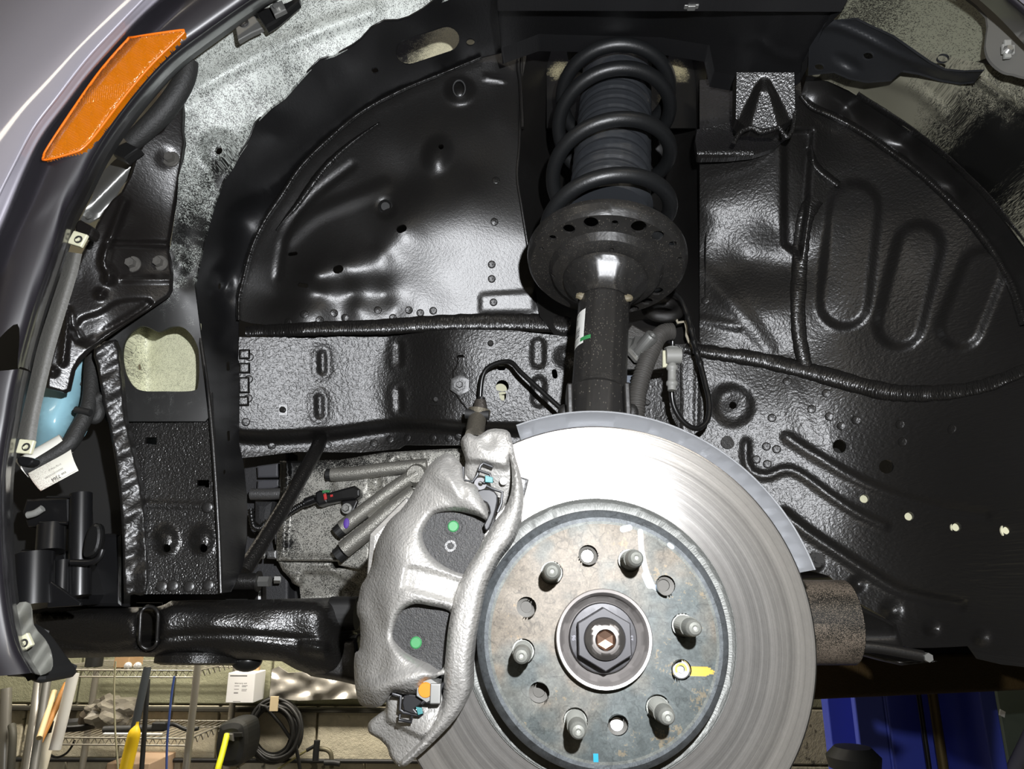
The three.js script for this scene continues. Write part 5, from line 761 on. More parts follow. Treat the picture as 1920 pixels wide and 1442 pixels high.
// radiator support leg: part of the body
{
  const legZ = tps(trip([200, 640, -0.145, 230, 735, -0.145, 395, 735, -0.155, 413, 1112, -0.155, 273, 1112, -0.145, 233, 1112, -0.14, 320, 900, -0.155]));
  const z = relief(legZ, dome(312, 1012, 28, 0.007, { rv: 34, flat: 0.2 }), dome(381, 1012, 28, 0.007, { rv: 34, flat: 0.2 }), bead(pairs([270, 945, 400, 950]), 10, 0.002));
  const leg = part(body, 'support_leg', sheet({ poly: pairs([225, 737, 397, 735, 404, 880, 411, 1000, 414, 1114, 270, 1114, 275, 1054, 268, 940, 236, 780]), holes: [pairs([272, 820, 294, 820, 294, 834, 272, 832]), pairs([369, 900, 392, 900, 392, 914, 369, 914]), oval(312, 1028, 8), oval(381, 1028, 8)], z, step: 6, edge: 4, t: 0.003 }), M.grain);
  const wob = (u, v) => 0.0022 * Math.sin(v / 12.5) * Math.sin(v / 37 + 1) + 0.0006 * Math.sin(u / 7 + v / 5), RS = (() => { const w = W(238, 900, -0.132); return Math.hypot(w[0] - MID.x, w[1] - MID.y, w[2] - MID.z); })();
  part(leg, 'flange_strip', sheet({ poly: spline([...Z2([635, 985, 780, 925, 815, 1080, 830, 1220, 850, 1442]), ...Z3([870, 160, 930, 420, 970, 640, 985, 850, 1000, 1060, 990, 1270, 900, 1275, 838, 1265, 830, 1000, 812, 650, 780, 400, 735, 130, 700, 0]), ...Z2([690, 1300, 655, 1110])], 2, true), z: (u, v) => Math.max(shellZ(u, v, RS), -0.142) + wob(u, v), step: 5, edge: 4, t: 0.004, round: 0.003, roundPx: 7 }), M.under);
  part(leg, 'edge_bead', rod(P3(pairs([372, 612, 384, 690, 395, 780, 403, 880, 410, 1000, 414, 1112]), [-0.147, -0.15]), 0.0022, { seg: 8 }), M.underFine);
  welds(leg, Z3([1090, 1225, 1165, 1220, 1275, 1225, 1405, 1215, 1400, 690]), z, M.underFine);
  for (const [u, v] of [[283, 858], [380, 930]]) void u, v;
  part(body, 'lower_crossmember', slab(pairs([226, 1096, 490, 1096, 490, 1160, 226, 1160]), -0.31, 0.02, 0.004), M.underFine);
  part(body, 'cavity', slab(pairs([236, 745, 400, 745, 412, 1105, 275, 1105]), -0.2, 0.004), M.underFine);
}
// subframe beam across the bottom
{
  const sf = thing('subframe', 'heavy black undercoated subframe beam under the arch with a long slot', 'subframe', WV(360, 1200, -0.22));
  const top = Z4([140, 168, 500, 168, 720, 165, 800, 160, 840, 150, 880, 128, 1160, 127, 1640, 115, 1700, 125, 1740, 150, 1765, 175]), bot = Z4([1800, 530, 1700, 528, 1600, 510, 1520, 480, 1450, 440, 1300, 430, 1000, 425, 720, 415, 450, 420, 260, 425, 190, 400, 160, 330]);
  const z = relief(shellOf(trip([60, 1150, 0.93, 60, 1220, 0.95, 260, 1145, 0.86, 260, 1190, 0.85, 260, 1230, 0.88, 400, 1130, 0.842, 400, 1170, 0.832, 400, 1232, 0.86, 480, 1140, 0.832, 480, 1180, 0.826, 480, 1236, 0.845, 560, 1130, 0.828, 560, 1180, 0.826, 560, 1225, 0.835, 610, 1150, 0.828, 610, 1215, 0.832, 650, 1150, 0.87, 655, 1270, 0.87, 590, 1262, 0.85])), bead(spline(Z4([230, 330, 560, 370, 900, 310, 1200, 300, 1520, 325, 1690, 345]), 5), 10, -0.004), dome(598, 1215, 30, 0.006), pad(Z4([1545, 335, 1690, 345, 1670, 415, 1550, 400]), 8, 0.006));
  part(sf, 'beam', sheet({ poly: [...top, [660, 1145], [672, 1200], [668, 1275], ...bot], holes: [slot(279, 1177, 76, 30, Math.PI / 2 + 0.05, 8)], z, step: 6, edge: 4.5, t: 0.06, round: 0.022, roundPx: 22 }), M.grain);
  part(sf, 'slot_rim', rod([...slot(279, 1177, 80, 33, Math.PI / 2 + 0.05, 8), slot(279, 1177, 80, 33, Math.PI / 2 + 0.05, 8)[0]].map(([u, v]) => WV(u, v, z(u, v) + 0.001)), 0.0018, { seg: 8, smooth: false }), M.underFine);
  part(sf, 'slot_back', slab(pairs([255, 1130, 305, 1130, 305, 1225, 255, 1225]), -0.27, 0.004), M.underFine);
  part(sf, 'bushing_cup', turned([[0, -0.006], [0.04, -0.006], [0.043, -0.003], [0.043, 0.004], [0.035, 0.006], [0, 0.006]], WV(372, 1236, -0.235), [0, -1, 0.1], 40), M.grain);
  part(sf, 'body_mount', new THREE.SphereGeometry(0.015, 20, 14).scale(1.1, 0.8, 1).translate(...W(463, 1238, -0.25)), M.plasticGloss);
  part(sf, 'rear_arm', sheet({ poly: pairs([540, 1240, 600, 1200, 672, 1190, 690, 1290, 640, 1278, 583, 1268]), z: (u, v) => -0.245 + (v - 1240) * 0.0001, step: 8, t: 0.05, round: 0.02, roundPx: 14 }), M.underFine);
  part(sf, 'mount_ear', turned([[0, -0.015], [0.018, -0.015], [0.018, 0.015], [0, 0.015]], WV(645, 1150, -0.26), [1, 0, 0], 24), M.rubber);
}
// diagonal brace with its sleeve
{
  const b = thing('brace_rod', 'round black diagonal brace rod running from the rail to the subframe', 'brace', WV(455, 1085, -0.23));
  part(b, 'rod', rod(P3(pairs([602, 820, 590, 850, 530, 955, 457, 1072]), [-0.42, -0.25]), 13.5 * MPP(530, 950, -0.33), { seg: 20 }), M.grain);
  part(b, 'sleeve', rod(P3(pairs([428, 1090, 484, 1090]), -0.235), 15 * MPP(455, 1090, -0.235), { seg: 24 }), M.under);
  part(b, 'washer', rod(P3(pairs([483, 1090, 486, 1090]), -0.235), 19 * MPP(455, 1090, -0.235), { seg: 24 }), M.underFine); part(b, 'bolt', turned([[0.006, 0], [0.006, 0.012], [0.004, 0.013], [0, 0.013]], WV(486, 1090, -0.235), [1, 0, 0.05], 6), M.zinc);
}
// gearbox seen under the rail
{
  const gb = thing('gearbox', 'bare cast aluminium gearbox with ribs misted with black overspray', 'gearbox', WV(600, 1100, -0.5));
  const box = [W(440, 1180, -0.47)[0], W(440, 1180, -0.47)[1], W(900, 800, -0.47)[0], W(900, 800, -0.47)[1]];
  const den = (u, v) => clamp(0.18 + 0.5 * sstep(600, 530, u) * sstep(1010, 900, v) + 0.5 * Math.exp(-((v - 868) ** 2) / 500) * sstep(800, 640, u) + 0.55 * Math.exp(-((u - 545) ** 2 + (v - 1022) ** 2) / 260) + 0.2 * sstep(560, 530, u));
  const cm = S({ map: overspray(den, [164, 162, 155], box, 512, -0.47, 300), roughness: 0.5, metalness: 0.45, bumpMap: null });
  const caseZ = tps(trip([520, 870, -0.46, 700, 870, -0.455, 560, 950, -0.462, 640, 1000, -0.458, 520, 1040, -0.462, 640, 1050, -0.455, 780, 900, -0.45, 880, 850, -0.455, 700, 960, -0.45]));
  const z = relief(caseZ, bead(A2([560, 180, 560, 500, 530, 900, 500, 1442]), 7, 0.009, 0.4), bead(A3([640, 540, 1400, 540]), 6, 0.01, 0.5), dome(660, 905, 40, 0.006, { rv: 40, flat: 0.7 }), pad(A2([1680, 420, 1830, 400, 1830, 560, 1720, 690]), 8, -0.008), bead(spline(Y6([980, 310, 1040, 250, 1070, 300, 1130, 330]), 4), 7, 0.006), bead(Y6([1130, 230, 1170, 300]), 6, 0.007), bead(Y6([1210, 210, 1230, 290]), 6, 0.007), bead(Y6([950, 380, 960, 480]), 8, 0.007), bead(Y6([880, 400, 890, 560, 960, 420]), 6, 0.004));
  part(gb, 'case', boxUV(sheet({ poly: [...A2([465, 175, 800, 170, 1280, 160, 1875, 60]), [900, 838], [900, 1000], [700, 1060], ...A3([1880, 400, 1850, 560, 1700, 700, 1400, 640, 1380, 575, 470, 575, 465, 420]), ...A2([440, 900, 480, 500])], z, step: 5.5, edge: 4, t: 0.05, round: 0.004, roundPx: 6 }), box), cm);
  part(gb, 'sump', boxUV(sheet({ poly: [...A3([490, 580, 1300, 578, 1320, 690, 1560, 660, 1850, 560, 2000, 700, 2000, 1320, 1700, 1330, 1530, 1320, 1450, 1300, 1290, 1180, 830, 1135, 812, 965, 700, 905, 680, 850, 560, 720])], z: relief(tps(trip([530, 1060, -0.475, 620, 1060, -0.478, 560, 1090, -0.485, 660, 1100, -0.5, 570, 1120, -0.498, 650, 1140, -0.505, 700, 1060, -0.47])), pad(A3([860, 760, 1290, 755, 1720, 980, 1700, 1150, 830, 1140, 830, 960]), 6, -0.012), dome(558, 1088, 13, 0.014, { flat: 0.5 }), bead(A3([1000, 640, 1210, 635]), 3, 0.004), bead(A3([1530, 1100, 1530, 1300]), 8, 0.008)), step: 5, edge: 4, t: 0.05, round: 0.006, roundPx: 8 }), box), cm);
  const pipe = (pts, zz, rp, name = 'cast_tube') => part(gb, name, rod(P3(pts, zz), rp * MPP(700, 950, -0.44), { seg: 18 }), M.casting);
  pipe(pairs([622, 890, 660, 888, 720, 880, 800, 872]), [-0.445, -0.44], 13); pipe(Y6([690, 720, 860, 590, 1050, 450, 1180, 370]), [-0.43, -0.43], 14); pipe(Y6([700, 860, 860, 730, 1000, 610, 1160, 490]), [-0.425, -0.425], 16); pipe(Y6([870, 660, 1010, 560]), -0.43, 9, 'web');
  const end = (pt, dir, rp) => part(gb, 'tube_plug', turned([[0, 0.004], [rp, 0.004], [rp, -0.006], [0, -0.006]], pt, dir, 18), M.rubber);
  end(WV(620, 890, -0.445), [1, 0, 0], 0.0085); end(WV(...Y6([676, 735])[0], -0.43), [0.75, 0.65, 0], 0.0095); end(WV(...Y6([680, 885])[0], -0.425), [0.75, 0.65, 0], 0.0108);
  for (const [x, y] of [[718, 690], [750, 800]]) { const [p] = Y6([x, y]); const g = new THREE.SphereGeometry(0.006, 12, 8); g.scale(0.7, 1.2, 0.25); g.translate(...W(p[0], p[1], -0.4185)); part(gb, 'paint_dab', g, M.purple, 'purple paint dab'); }
  part(gb, 'boss', turned([[0, 0.01], [0.012, 0.01], [0.016, 0.0], [0.016, -0.02]], WV(...Y6([1170, 380])[0], -0.43), [0, 0, 1], 24), M.casting);
  part(gb, 'fin', slab(Y6([900, 845, 935, 850, 905, 950, 870, 1060, 858, 1055, 880, 950]), -0.42, 0.01, 0.001), M.rubber);
  // dark engine side beyond
  const en = thing('engine_block', 'dark grey engine side between the closing panel and the gearbox', 'engine', WV(490, 960, -0.52));
  part(en, 'side', slab(pairs([455, 855, 540, 845, 540, 1130, 455, 1130]), -0.53, 0.05, 0.004), S({ color: 0x2e2e30, roughness: 0.6, bumpMap: T.cast, bumpScale: 0.0005 }));
  part(en, 'upper_cover', slab(A2([150, 240, 440, 200, 440, 395, 160, 400]), -0.5, 0.02, 0.003), S({ color: 0x434347, roughness: 0.6 })); part(en, 'lower_cover', slab(A2([160, 425, 455, 420, 455, 520, 380, 545, 150, 560]), -0.5, 0.02, 0.003), S({ color: 0x434347, roughness: 0.6 }));
  part(en, 'pipe', rod(P3(A2([80, 625, 350, 625, 500, 615]), -0.48), 0.0085, { seg: 14 }), M.alloyDark); part(en, 'flange', slab(A2([465, 180, 540, 180, 500, 540, 455, 520]), -0.475, 0.02, 0.002), M.alloyDark);
  part(en, 'lower_body', slab(A2([100, 700, 380, 700, 330, 1000, 200, 1080, 100, 1000]), -0.5, 0.03, 0.01), S({ color: 0x232324, roughness: 0.7, bumpMap: T.cast, bumpScale: 0.0006 }));
  part(en, 'mount_block', slab(A3([310, 415, 465, 410, 465, 545, 310, 540]), -0.46, 0.03, 0.003), M.alloyDark); part(en, 'bolt', turned([[0.006, 0], [0.006, 0.009], [0, 0.01]], WV(...A3([295, 480])[0], -0.465), [-1, 0, 0.3], 6), M.zinc); part(en, 'bolt', turned([[0.006, 0], [0.006, 0.009], [0, 0.01]], WV(...A3([530, 850])[0], -0.5), [-1, 0, 0.3], 6), M.zinc); part(en, 'mount_block', slab(A3([400, 40, 520, 30, 500, 330, 440, 330]), -0.48, 0.03, 0.003), M.alloyDark);
  part(en, 'plain_mass', slab(pairs([430, 1040, 680, 1040, 680, 1180, 430, 1180]), -0.56, 0.2, 0.01), M.rubber);
  const se = thing('speed_sensor', 'small black sensor with red and green dabs bolted to the gearbox', 'sensor', WV(620, 930, -0.43));
  const dirS = [0.98, 0.14, 0]; void dirS;
  part(se, 'sensor_body', slab(A2([1040, 625, 1470, 505, 1545, 560, 1545, 650, 1480, 690, 1300, 710, 1060, 760]), -0.428, 0.02, 0.003), M.plasticGloss); const con = part(se, 'connector', slab(A2([940, 600, 1000, 565, 1090, 575, 1110, 740, 985, 785, 940, 720]), -0.424, 0.024, 0.003), M.plastic);
  part(con, 'green_lock', slab(A2([1035, 580, 1090, 565, 1145, 570, 1125, 605, 1080, 600, 1040, 615]), -0.4225, 0.004, 0.0008), M.green, 'green lock tab'); part(con, 'red_lock', slab(A2([1050, 625, 1090, 615, 1100, 690, 1065, 705]), -0.4225, 0.004, 0.0008), M.red, 'red lock tab'); part(se, 'red_dot', slab(A2([1145, 635, 1180, 625, 1185, 655, 1150, 665]), -0.4275, 0.002, 0.0004), M.red, 'red dot');
  part(se, 'ear', slab(A2([1300, 715, 1500, 690, 1520, 720, 1450, 880, 1380, 915, 1320, 880, 1310, 790]), -0.434, 0.008, 0.002), M.plastic); flangeBolt(se, ...A2([1375, 820])[0], -0.434, 0.0078, M.zinc);
  const cb = thing('sensor_cable', 'black ribbed cable curving from the gearbox sensor behind the brace rod', 'cable', WV(540, 950, -0.42)); part(cb, 'sleeve', rod(P3([[470, 955], [475, 985], [488, 990], [500, 980], ...A2([430, 1010, 520, 930, 640, 840, 760, 770, 940, 690])], [-0.44, -0.425]), (t) => 0.0042 + 0.0006 * Math.sin(t * 260), { seg: 10, n: 20 }), M.plasticGloss);
  part(cb, 'boot', rod(P3(A2([810, 740, 945, 685]), -0.425), 0.0062, { seg: 14 }), M.plastic);
}
// brake pipe and hose end
{
  const p = thing('brake_pipe', 'thin black steel brake pipe bent over the rail toward the strut', 'pipe', WV(900, 720, -0.33));
  part(p, 'pipe', rod([...P3(A7([460, 700, 470, 560, 490, 440, 540, 340, 650, 275, 790, 248, 870, 280, 960, 380, 1180, 580, 1500, 870, 1600, 960]), [-0.332, -0.3])], 4.6 * MPP(950, 700, -0.33), { seg: 14 }), M.plasticGloss);
  const h = thing('brake_hose', 'speckled brake hose end fitting clamped by the bracket tongue', 'hose', WV(890, 800, -0.32));
  part(h, 'pipe_nut', rod(P3(A7([478, 690, 472, 730]), -0.332), 0.0055, { seg: 6 }), M.strut); part(h, 'fitting', rod(P3(A7([465, 725, 460, 840]), -0.332), (t) => 0.0072 + 0.003 * t, { seg: 20 }), S({ color: 0x4a4540, roughness: 0.5, metalness: 0.4, bumpMap: T.cast, bumpScale: 0.0006 }));
  part(h, 'clamp_plate', rod(P3(A7([280, 890, 570, 910]), -0.325), 0.006, { seg: 12, flat: 1.6 }), M.rubber); part(h, 'neck', rod(P3(A7([455, 840, 445, 900]), -0.33), 0.0145, { seg: 24 }), S({ color: 0x6b6558, roughness: 0.5, metalness: 0.4, bumpMap: T.cast, bumpScale: 0.0006 })); part(h, 'crimp', rod(P3(A7([432, 915, 410, 1040, 390, 1160]), [-0.33, -0.3]), 0.0118, { seg: 24 }), S({ color: 0x6f6a60, roughness: 0.45, metalness: 0.5, bumpMap: T.cast, bumpScale: 0.0008 }));
  part(h, 'hose', rod([...P3(pairs([889, 815, 885, 860]), -0.3), WV(880, 900, -0.2), WV(860, 940, -0.12)], 0.008, { seg: 16 }), M.rubber);
}
// behind the strut: bracket, bolt, conduit, sensor lead
{
  const k = thing('link_bracket', 'dark grey steel bracket with a thick bolt stud beside the strut tube', 'bracket', WV(1210, 680, -0.25));
  part(k, 'plate', slab(A4([75, 420, 130, 350, 340, 470, 440, 600, 440, 770, 330, 790, 60, 780]), -0.27, 0.006, 0.0015), S({ color: 0x2f2d2a, roughness: 0.5, bumpMap: T.fine, bumpScale: 0.0003 })); part(k, 'under_plate', slab(A4([50, 840, 160, 840, 180, 900, 110, 1130, 60, 1140]), -0.3, 0.006, 0.001), S({ color: 0x5a5f68, roughness: 0.45, metalness: 0.5 }));
  part(k, 'nut', turned([[0.0205, 0], [0.0205, 0.004], [0.015, 0.006], [0.015, 0.014], [0.008, 0.016], [0, 0.016]], WV(...A4([180, 620])[0], -0.265), [0.55, 0.45, 1], 6), M.zinc); part(k, 'bolt_stud', turned([[0.0085, 0], [0.0085, 0.026], [0.0075, 0.028], [0.004, 0.028], [0.0035, 0.024], [0, 0.024]], WV(...A4([195, 610])[0], -0.255), [0.65, 0.6, 0.9], 24), M.zinc);
  const c = thing('wire_conduit', 'grey corrugated wire conduit arching down behind the brake disc', 'conduit', WV(1200, 740, -0.24));
  const pr = []; for (let i = 0; i <= 240; i++) pr.push(i); const cl = spline(P3(A4([520, 420, 440, 430, 370, 490, 310, 620, 260, 740, 210, 900, 180, 1050, 165, 1230, 160, 1350]), [-0.26, -0.24]).map((v) => v.toArray()), 30); part(c, 'corrugation', rod(cl, (t) => 0.0096 + (Math.sin(t * 2 * Math.PI * 44) > 0 ? 0.0011 : -0.0007), { seg: 18, smooth: false }), S({ color: 0x3c3a37, roughness: 0.6 }));
  const w = thing('sensor_lead', 'thin black sensor lead with a pale grey clip looping behind the brake disc', 'cable', WV(1290, 700, -0.28));
  part(w, 'lead', rod(P3([...A4([520, 470, 520, 560, 515, 800, 512, 1000, 530, 1130, 590, 1250, 680, 1335, 770, 1355, 850, 1290, 875, 1180, 868, 1050, 840, 940, 790, 740, 740, 580, 700, 400, 650, 220, 600, 110, 545, 55])], [-0.27, -0.33]), (t) => 0.0034 + (t > 0.68 && t < 0.86 ? 0.0012 * Math.max(0, Math.sin(t * 170)) : 0), { seg: 10, n: 10 }), M.plasticGloss);
  part(w, 'clip_body', rod(P3(A4([455, 655, 600, 655]), -0.262), 0.0098, { seg: 20 }), M.greyPlastic, 'pale grey plastic clip'); part(w, 'clip_tab', slab(A4([425, 600, 470, 596, 475, 760, 425, 765]), -0.264, 0.006, 0.0015), M.clip, 'pale grey plastic tab');
  part(w, 'connector', rod(P3(A4([520, 580, 516, 720, 514, 990]), -0.265), (t) => 0.0052 + 0.0018 * (Math.sin(t * 24) > 0.6 ? 1 : 0) + (t < 0.08 ? 0.003 : 0), { seg: 16, n: 20 }), M.greyPlastic, 'grey connector');
  part(body, 'grommet', new THREE.TorusGeometry(0.022, 0.008, 10, 24).rotateX(-0.7).translate(...W(1243, 580, -0.36)), M.underFine);
  const tk = thing('torn_tape', 'scrap of torn cream tape stuck beside the sensor lead', 'tape', WV(1280, 615, -0.345)); part(tk, 'strip', rod(P3(A4([555, 295, 570, 335, 640, 325, 660, 400, 655, 460, 680, 520, 720, 580]), -0.348), 0.0022, { seg: 6, smooth: false }), S({ color: 0x8a8474, roughness: 0.7 }));
}
// lower arm bush seen past the disc
{
  const a = thing('control_arm', 'dark brown-black speckled lower control arm bush behind the disc edge', 'control arm', WV(1550, 1180, -0.16));
  const sp = colors(512, 512, (() => { const r = rng(5), n = layered(512, [[5, 0.8], [12, 0.4]], 44); return (x, y) => { const m = clamp(0.5 + n[y * 512 + x] * 1.6 + 0.35 * Math.sin(y / 512 * 9)), v = r() < 0.25 + 0.55 * m ? 1 : 0.14; return [96 * v + 8, 86 * v + 8, 76 * v + 7]; }; })(), [4, 6]);
  const bm = S({ map: sp, roughness: 0.4, metalness: 0.2 });
  part(a, 'bush', rod(P3(pairs([1450, 1166, 1575, 1166, 1587, 1166]), -0.16), (t) => t < 0.85 ? 0.0385 : mix(0.0385, 0.034, (t - 0.85) / 0.15), { seg: 36 }), bm); part(a, 'bolt_plate', slab(pairs([1530, 1234, 1578, 1230, 1582, 1240, 1545, 1244]), -0.15, 0.01, 0.001), M.beige);
  part(a, 'arm', sheet({ poly: pairs([1570, 1100, 1620, 1140, 1680, 1170, 1700, 1230, 1760, 1240, 1690, 1248, 1570, 1215]), z: (u, v) => -0.24 + 0.02 * Math.sin((v - 1100) / 20), step: 7, t: 0.05, round: 0.01, roundPx: 10 }), M.underFine);
  part(a, 'tie_bar', rod(P3(pairs([1575, 1212, 1640, 1214, 1730, 1230]), -0.2), 0.0055, { seg: 14 }), M.underFine); part(a, 'pinch_bolt', turned([[0.0045, 0], [0.0045, 0.007], [0, 0.008]], WV(1735, 1232, -0.2), [0, 0, 1], 6), M.zinc);
}
// ---------------------------------------------------------------- along the back wall
{
  const chrome = S({ color: 0x9b978c, roughness: 0.4, metalness: 0.6 }), pole = S({ color: 0xa3a19a, roughness: 0.35, metalness: 0.7 }), wood = S({ color: 0xb07a3a, roughness: 0.6, bumpMap: T.soft, bumpScale: 0.001 }), paleWood = S({ color: 0xb9a67c, roughness: 0.65 }), blackish = S({ color: 0x191a1a, roughness: 0.55 }), card = S({ color: 0xb08f68, roughness: 0.85 });
  const FZ = -2.1, BZ = -2.44, at = (u, v, z) => WV(u, v, z);
  const stick = (parent, name, a, b, r, mat, seg = 10) => part(parent, name, rod([a, b], r, { seg, smooth: false }), mat);
  const rack = thing('wire_rack', 'chromed wire shelving rack standing against the block wall', 'rack', at(230, 1442, -2.3));
  const xl = at(70, 1300, FZ).x, xr = at(365, 1300, FZ).x;
  const yTop = at(230, 1257, FZ).y, yMid = at(230, 1384, FZ).y;
  for (const [x, z] of [[xl, FZ], [xr, FZ], [xl, BZ], [xr, BZ]]) stick(rack, 'post', new V3(x, 0, z), new V3(x, yTop + 0.45, z), 0.0125, chrome, 12);
  for (const y of [yTop, yMid, yTop + 0.4, 0.15]) {
    const shelf = part(rack, 'shelf', merged([...[0, 0.022].flatMap((d) => [FZ, BZ].map((z) => rod([new V3(xl, y - d, z), new V3(xr, y - d, z)], 0.003, { seg: 6 }))), ...[xl, xr].map((x) => rod([new V3(x, y, FZ), new V3(x, y, BZ)], 0.003, { seg: 6 }))]), chrome);
    const zig = []; for (let i = 0; i <= 44; i++) zig.push(new V3(mix(xl, xr, i / 44), y - (i % 2) * 0.022, FZ)); part(shelf, 'truss_wire', rod(zig, 0.002, { seg: 5, smooth: false }), chrome);
    const zg = []; for (let i = 0; i <= 16; i++) zg.push(new V3(xr, y - (i % 2) * 0.022, mix(FZ, BZ, i / 16))); part(shelf, 'truss_wire', rod(zg, 0.002, { seg: 5, smooth: false }), chrome);
    const dk = []; for (let i = 1; i < 24; i++) { const x = mix(xl, xr, i / 24); dk.push(rod([new V3(x, y, FZ), new V3(x, y, BZ)], 0.0018, { seg: 5 })); } const wires = part(shelf, 'deck_wires', merged(dk), chrome); wires.userData.kind = 'stuff';
  }
  // goods on the shelves
  const boxed = (name, label, cat, u0, v0, u1, v1, z, depth, mat, bev = 0.004, group) => { const t = thing(name, label, cat, at((u0 + u1) / 2, v1, z), group); const a = at(u0, v0, z), b = at(u1, v1, z), g = rbox(Math.abs(b.x - a.x), Math.abs(a.y - b.y), depth, bev); g.translate((a.x + b.x) / 2, (a.y + b.y) / 2, z - depth / 2); part(t, 'body', g, mat); return t; };
  boxed('cardboard_box', 'plain cardboard box at the back of the upper rack shelf', 'box', 216, 1222, 240, 1253, -2.15, 0.1, card);
  for (const [u, n] of [[240, 'left'], [258, 'right']]) { const t = thing('glass_bulb', n === 'left' ? 'clear round glass bulb touching the cardboard box on the upper shelf' : 'clear round glass bulb near the pole saw on the upper shelf', 'bulb', at(u, 1252, -2.13), 'glass bulbs on the rack'); part(t, 'bulb', new THREE.SphereGeometry(0.014, 16, 12).translate(...at(u, 1249, -2.13).toArray()), PH({ color: 0xe8e8e8, roughness: 0.05, metalness: 0.6 })); }
  const jar = thing('oil_can', 'black cylindrical can on the upper rack shelf', 'can', at(175, 1252, -2.2)); part(jar, 'can', turned([[0, 0], [0.03, 0], [0.03, 0.07], [0.027, 0.075], [0, 0.075]], new V3(at(175, 1252, -2.2).x, yTop + 0.003, -2.2), [0, 1, 0], 24), blackish);
  const cup = thing('spray_cap', 'small white cap on the end of the upper rack shelf', 'cap', at(100, 1252, -2.12)); part(cup, 'cap', turned([[0, 0], [0.016, 0], [0.016, 0.02], [0.01, 0.026], [0, 0.026]], new V3(at(101, 1252, -2.12).x, yTop + 0.003, -2.12), [0, 1, 0], 20), M.white);
  const tray = thing('rubber_tray', 'dark oval rubber tray on the lower rack shelf', 'tray', at(140, 1380, -2.25)); part(tray, 'rim', turned([[0.07, 0.006], [0.08, 0], [0.088, 0.018], [0.084, 0.022], [0.076, 0.01], [0, 0.008]], new V3(at(140, 1378, -2.25).x, yMid + 0.004, -2.25), [0, 1, 0], 36), blackish);
  const bag = thing('plastic_bag', 'crumpled clear plastic bag of parts on the lower rack shelf', 'bag', at(205, 1378, -2.25)); { const g = new THREE.IcosahedronGeometry(1, 5), p = g.attributes.position, c = at(210, 1345, -2.25); for (let i = 0; i < p.count; i++) { const x = p.getX(i), y = p.getY(i), z = p.getZ(i), k = 1 + 0.12 * Math.sin(7 * x + 3 * y) + 0.1 * Math.sin(9 * y - 5 * z + 1) + 0.08 * Math.sin(13 * z + 6 * x); p.setXYZ(i, c.x + x * 0.085 * k, yMid + 0.058 + Math.max(-0.9, y * k) * 0.058, c.z + z * 0.08 * k); } g.computeVertexNormals(); part(bag, 'film', g, PH({ color: 0x8a857a, roughness: 0.15, clearcoat: 1, clearcoatRoughness: 0.1 })); }
  const dome1 = thing('worn_disc', 'dusty brown round cover lying on the rubber tray', 'cover', at(147, 1360, -2.2)); part(dome1, 'disc', turned([[0, 0.045], [0.02, 0.042], [0.032, 0.028], [0.034, 0]], new V3(at(146, 1360, -2.2).x, yMid + 0.026, -2.26), [0.2, 1, 0.3], 28), S({ color: 0x6f6557, roughness: 0.7 }));
  const bar = thing('air_tool', 'long dark grey air tool lying along the lower rack shelf', 'tool', at(270, 1372, -2.2)); part(bar, 'barrel', rod([at(195, 1368, -2.16), at(300, 1365, -2.16)], 0.012, { seg: 14 }), S({ color: 0x3a3b3b, roughness: 0.5 })); part(bar, 'head', rbox(0.05, 0.03, 0.03, 0.006).translate(...at(300, 1362, -2.16).toArray()), blackish); part(bar, 'hose', rod([at(310, 1362, -2.16), at(325, 1358, -2.2), at(350, 1368, -2.2), at(372, 1366, -2.2)], 0.007, { seg: 10 }), blackish);
  boxed('plastic_strip', 'thin white plastic strip at the front of the lower rack shelf', 'strip', 192, 1375, 302, 1380, -2.105, 0.015, M.white, 0.002);
  // long things leaning on the rack
  const lean = (name, label, cat, a, b, z0, z1, r, mat, group) => { const t = thing(name, label, cat, at(b[0], b[1], z1), group); const p = at(a[0], a[1], z0), q = at(b[0], b[1], z1), d = q.clone().sub(p); const foot = q.clone().addScaledVector(d, 0.5); part(t, 'shaft', rod([p, foot], r, { seg: 14, smooth: false }), mat); return [t, p, q]; };
  lean('steel_pole', 'thicker of two bright steel poles leaning at the end of the wire rack', 'pole', A5([440, 240])[0], A5([310, 1272])[0], -2.06, -1.93, 0.015, pole, 'steel poles leaning at the rack'); lean('steel_pole', 'thinner of two bright steel poles leaning at the end of the wire rack', 'pole', A5([505, 240])[0], A5([385, 1000])[0], -2.05, -1.985, 0.012, pole, 'steel poles leaning at the rack'); lean('dark_pole', 'dull dark grey pole among the steel poles', 'pole', A5([535, 240])[0], A5([420, 1000])[0], -1.99, -1.87, 0.013, S({ color: 0x4a4a46, roughness: 0.5 }));
  lean('wooden_handle', 'orange-brown wooden tool handle leaning across the wire rack', 'handle', A5([755, 310])[0], A5([550, 740])[0], -2.04, -1.96, 0.011, wood); lean('wooden_handle', 'pale wooden tool handle tapering upward among the steel poles', 'handle', A5([610, 400])[0], A5([500, 740])[0], -2.0, -1.9, 0.009, paleWood);
  lean('white_tube', 'long white plastic tube standing behind the wooden handles', 'tube', A5([830, 190])[0], A5([690, 760])[0], -2.0, -1.98, 0.018, M.white); lean('white_tube', 'wide white plastic tube at the foot of the wooden handles', 'tube', A5([640, 600])[0], A5([460, 1250])[0], -2.06, -2.0, 0.02, S({ color: 0xcfcab8, roughness: 0.5 })); lean('thin_rod', 'thin grey rod crossing in front of the wide white tube', 'rod', A5([480, 760])[0], A5([345, 1250])[0], -1.98, -1.96, 0.004, pole);
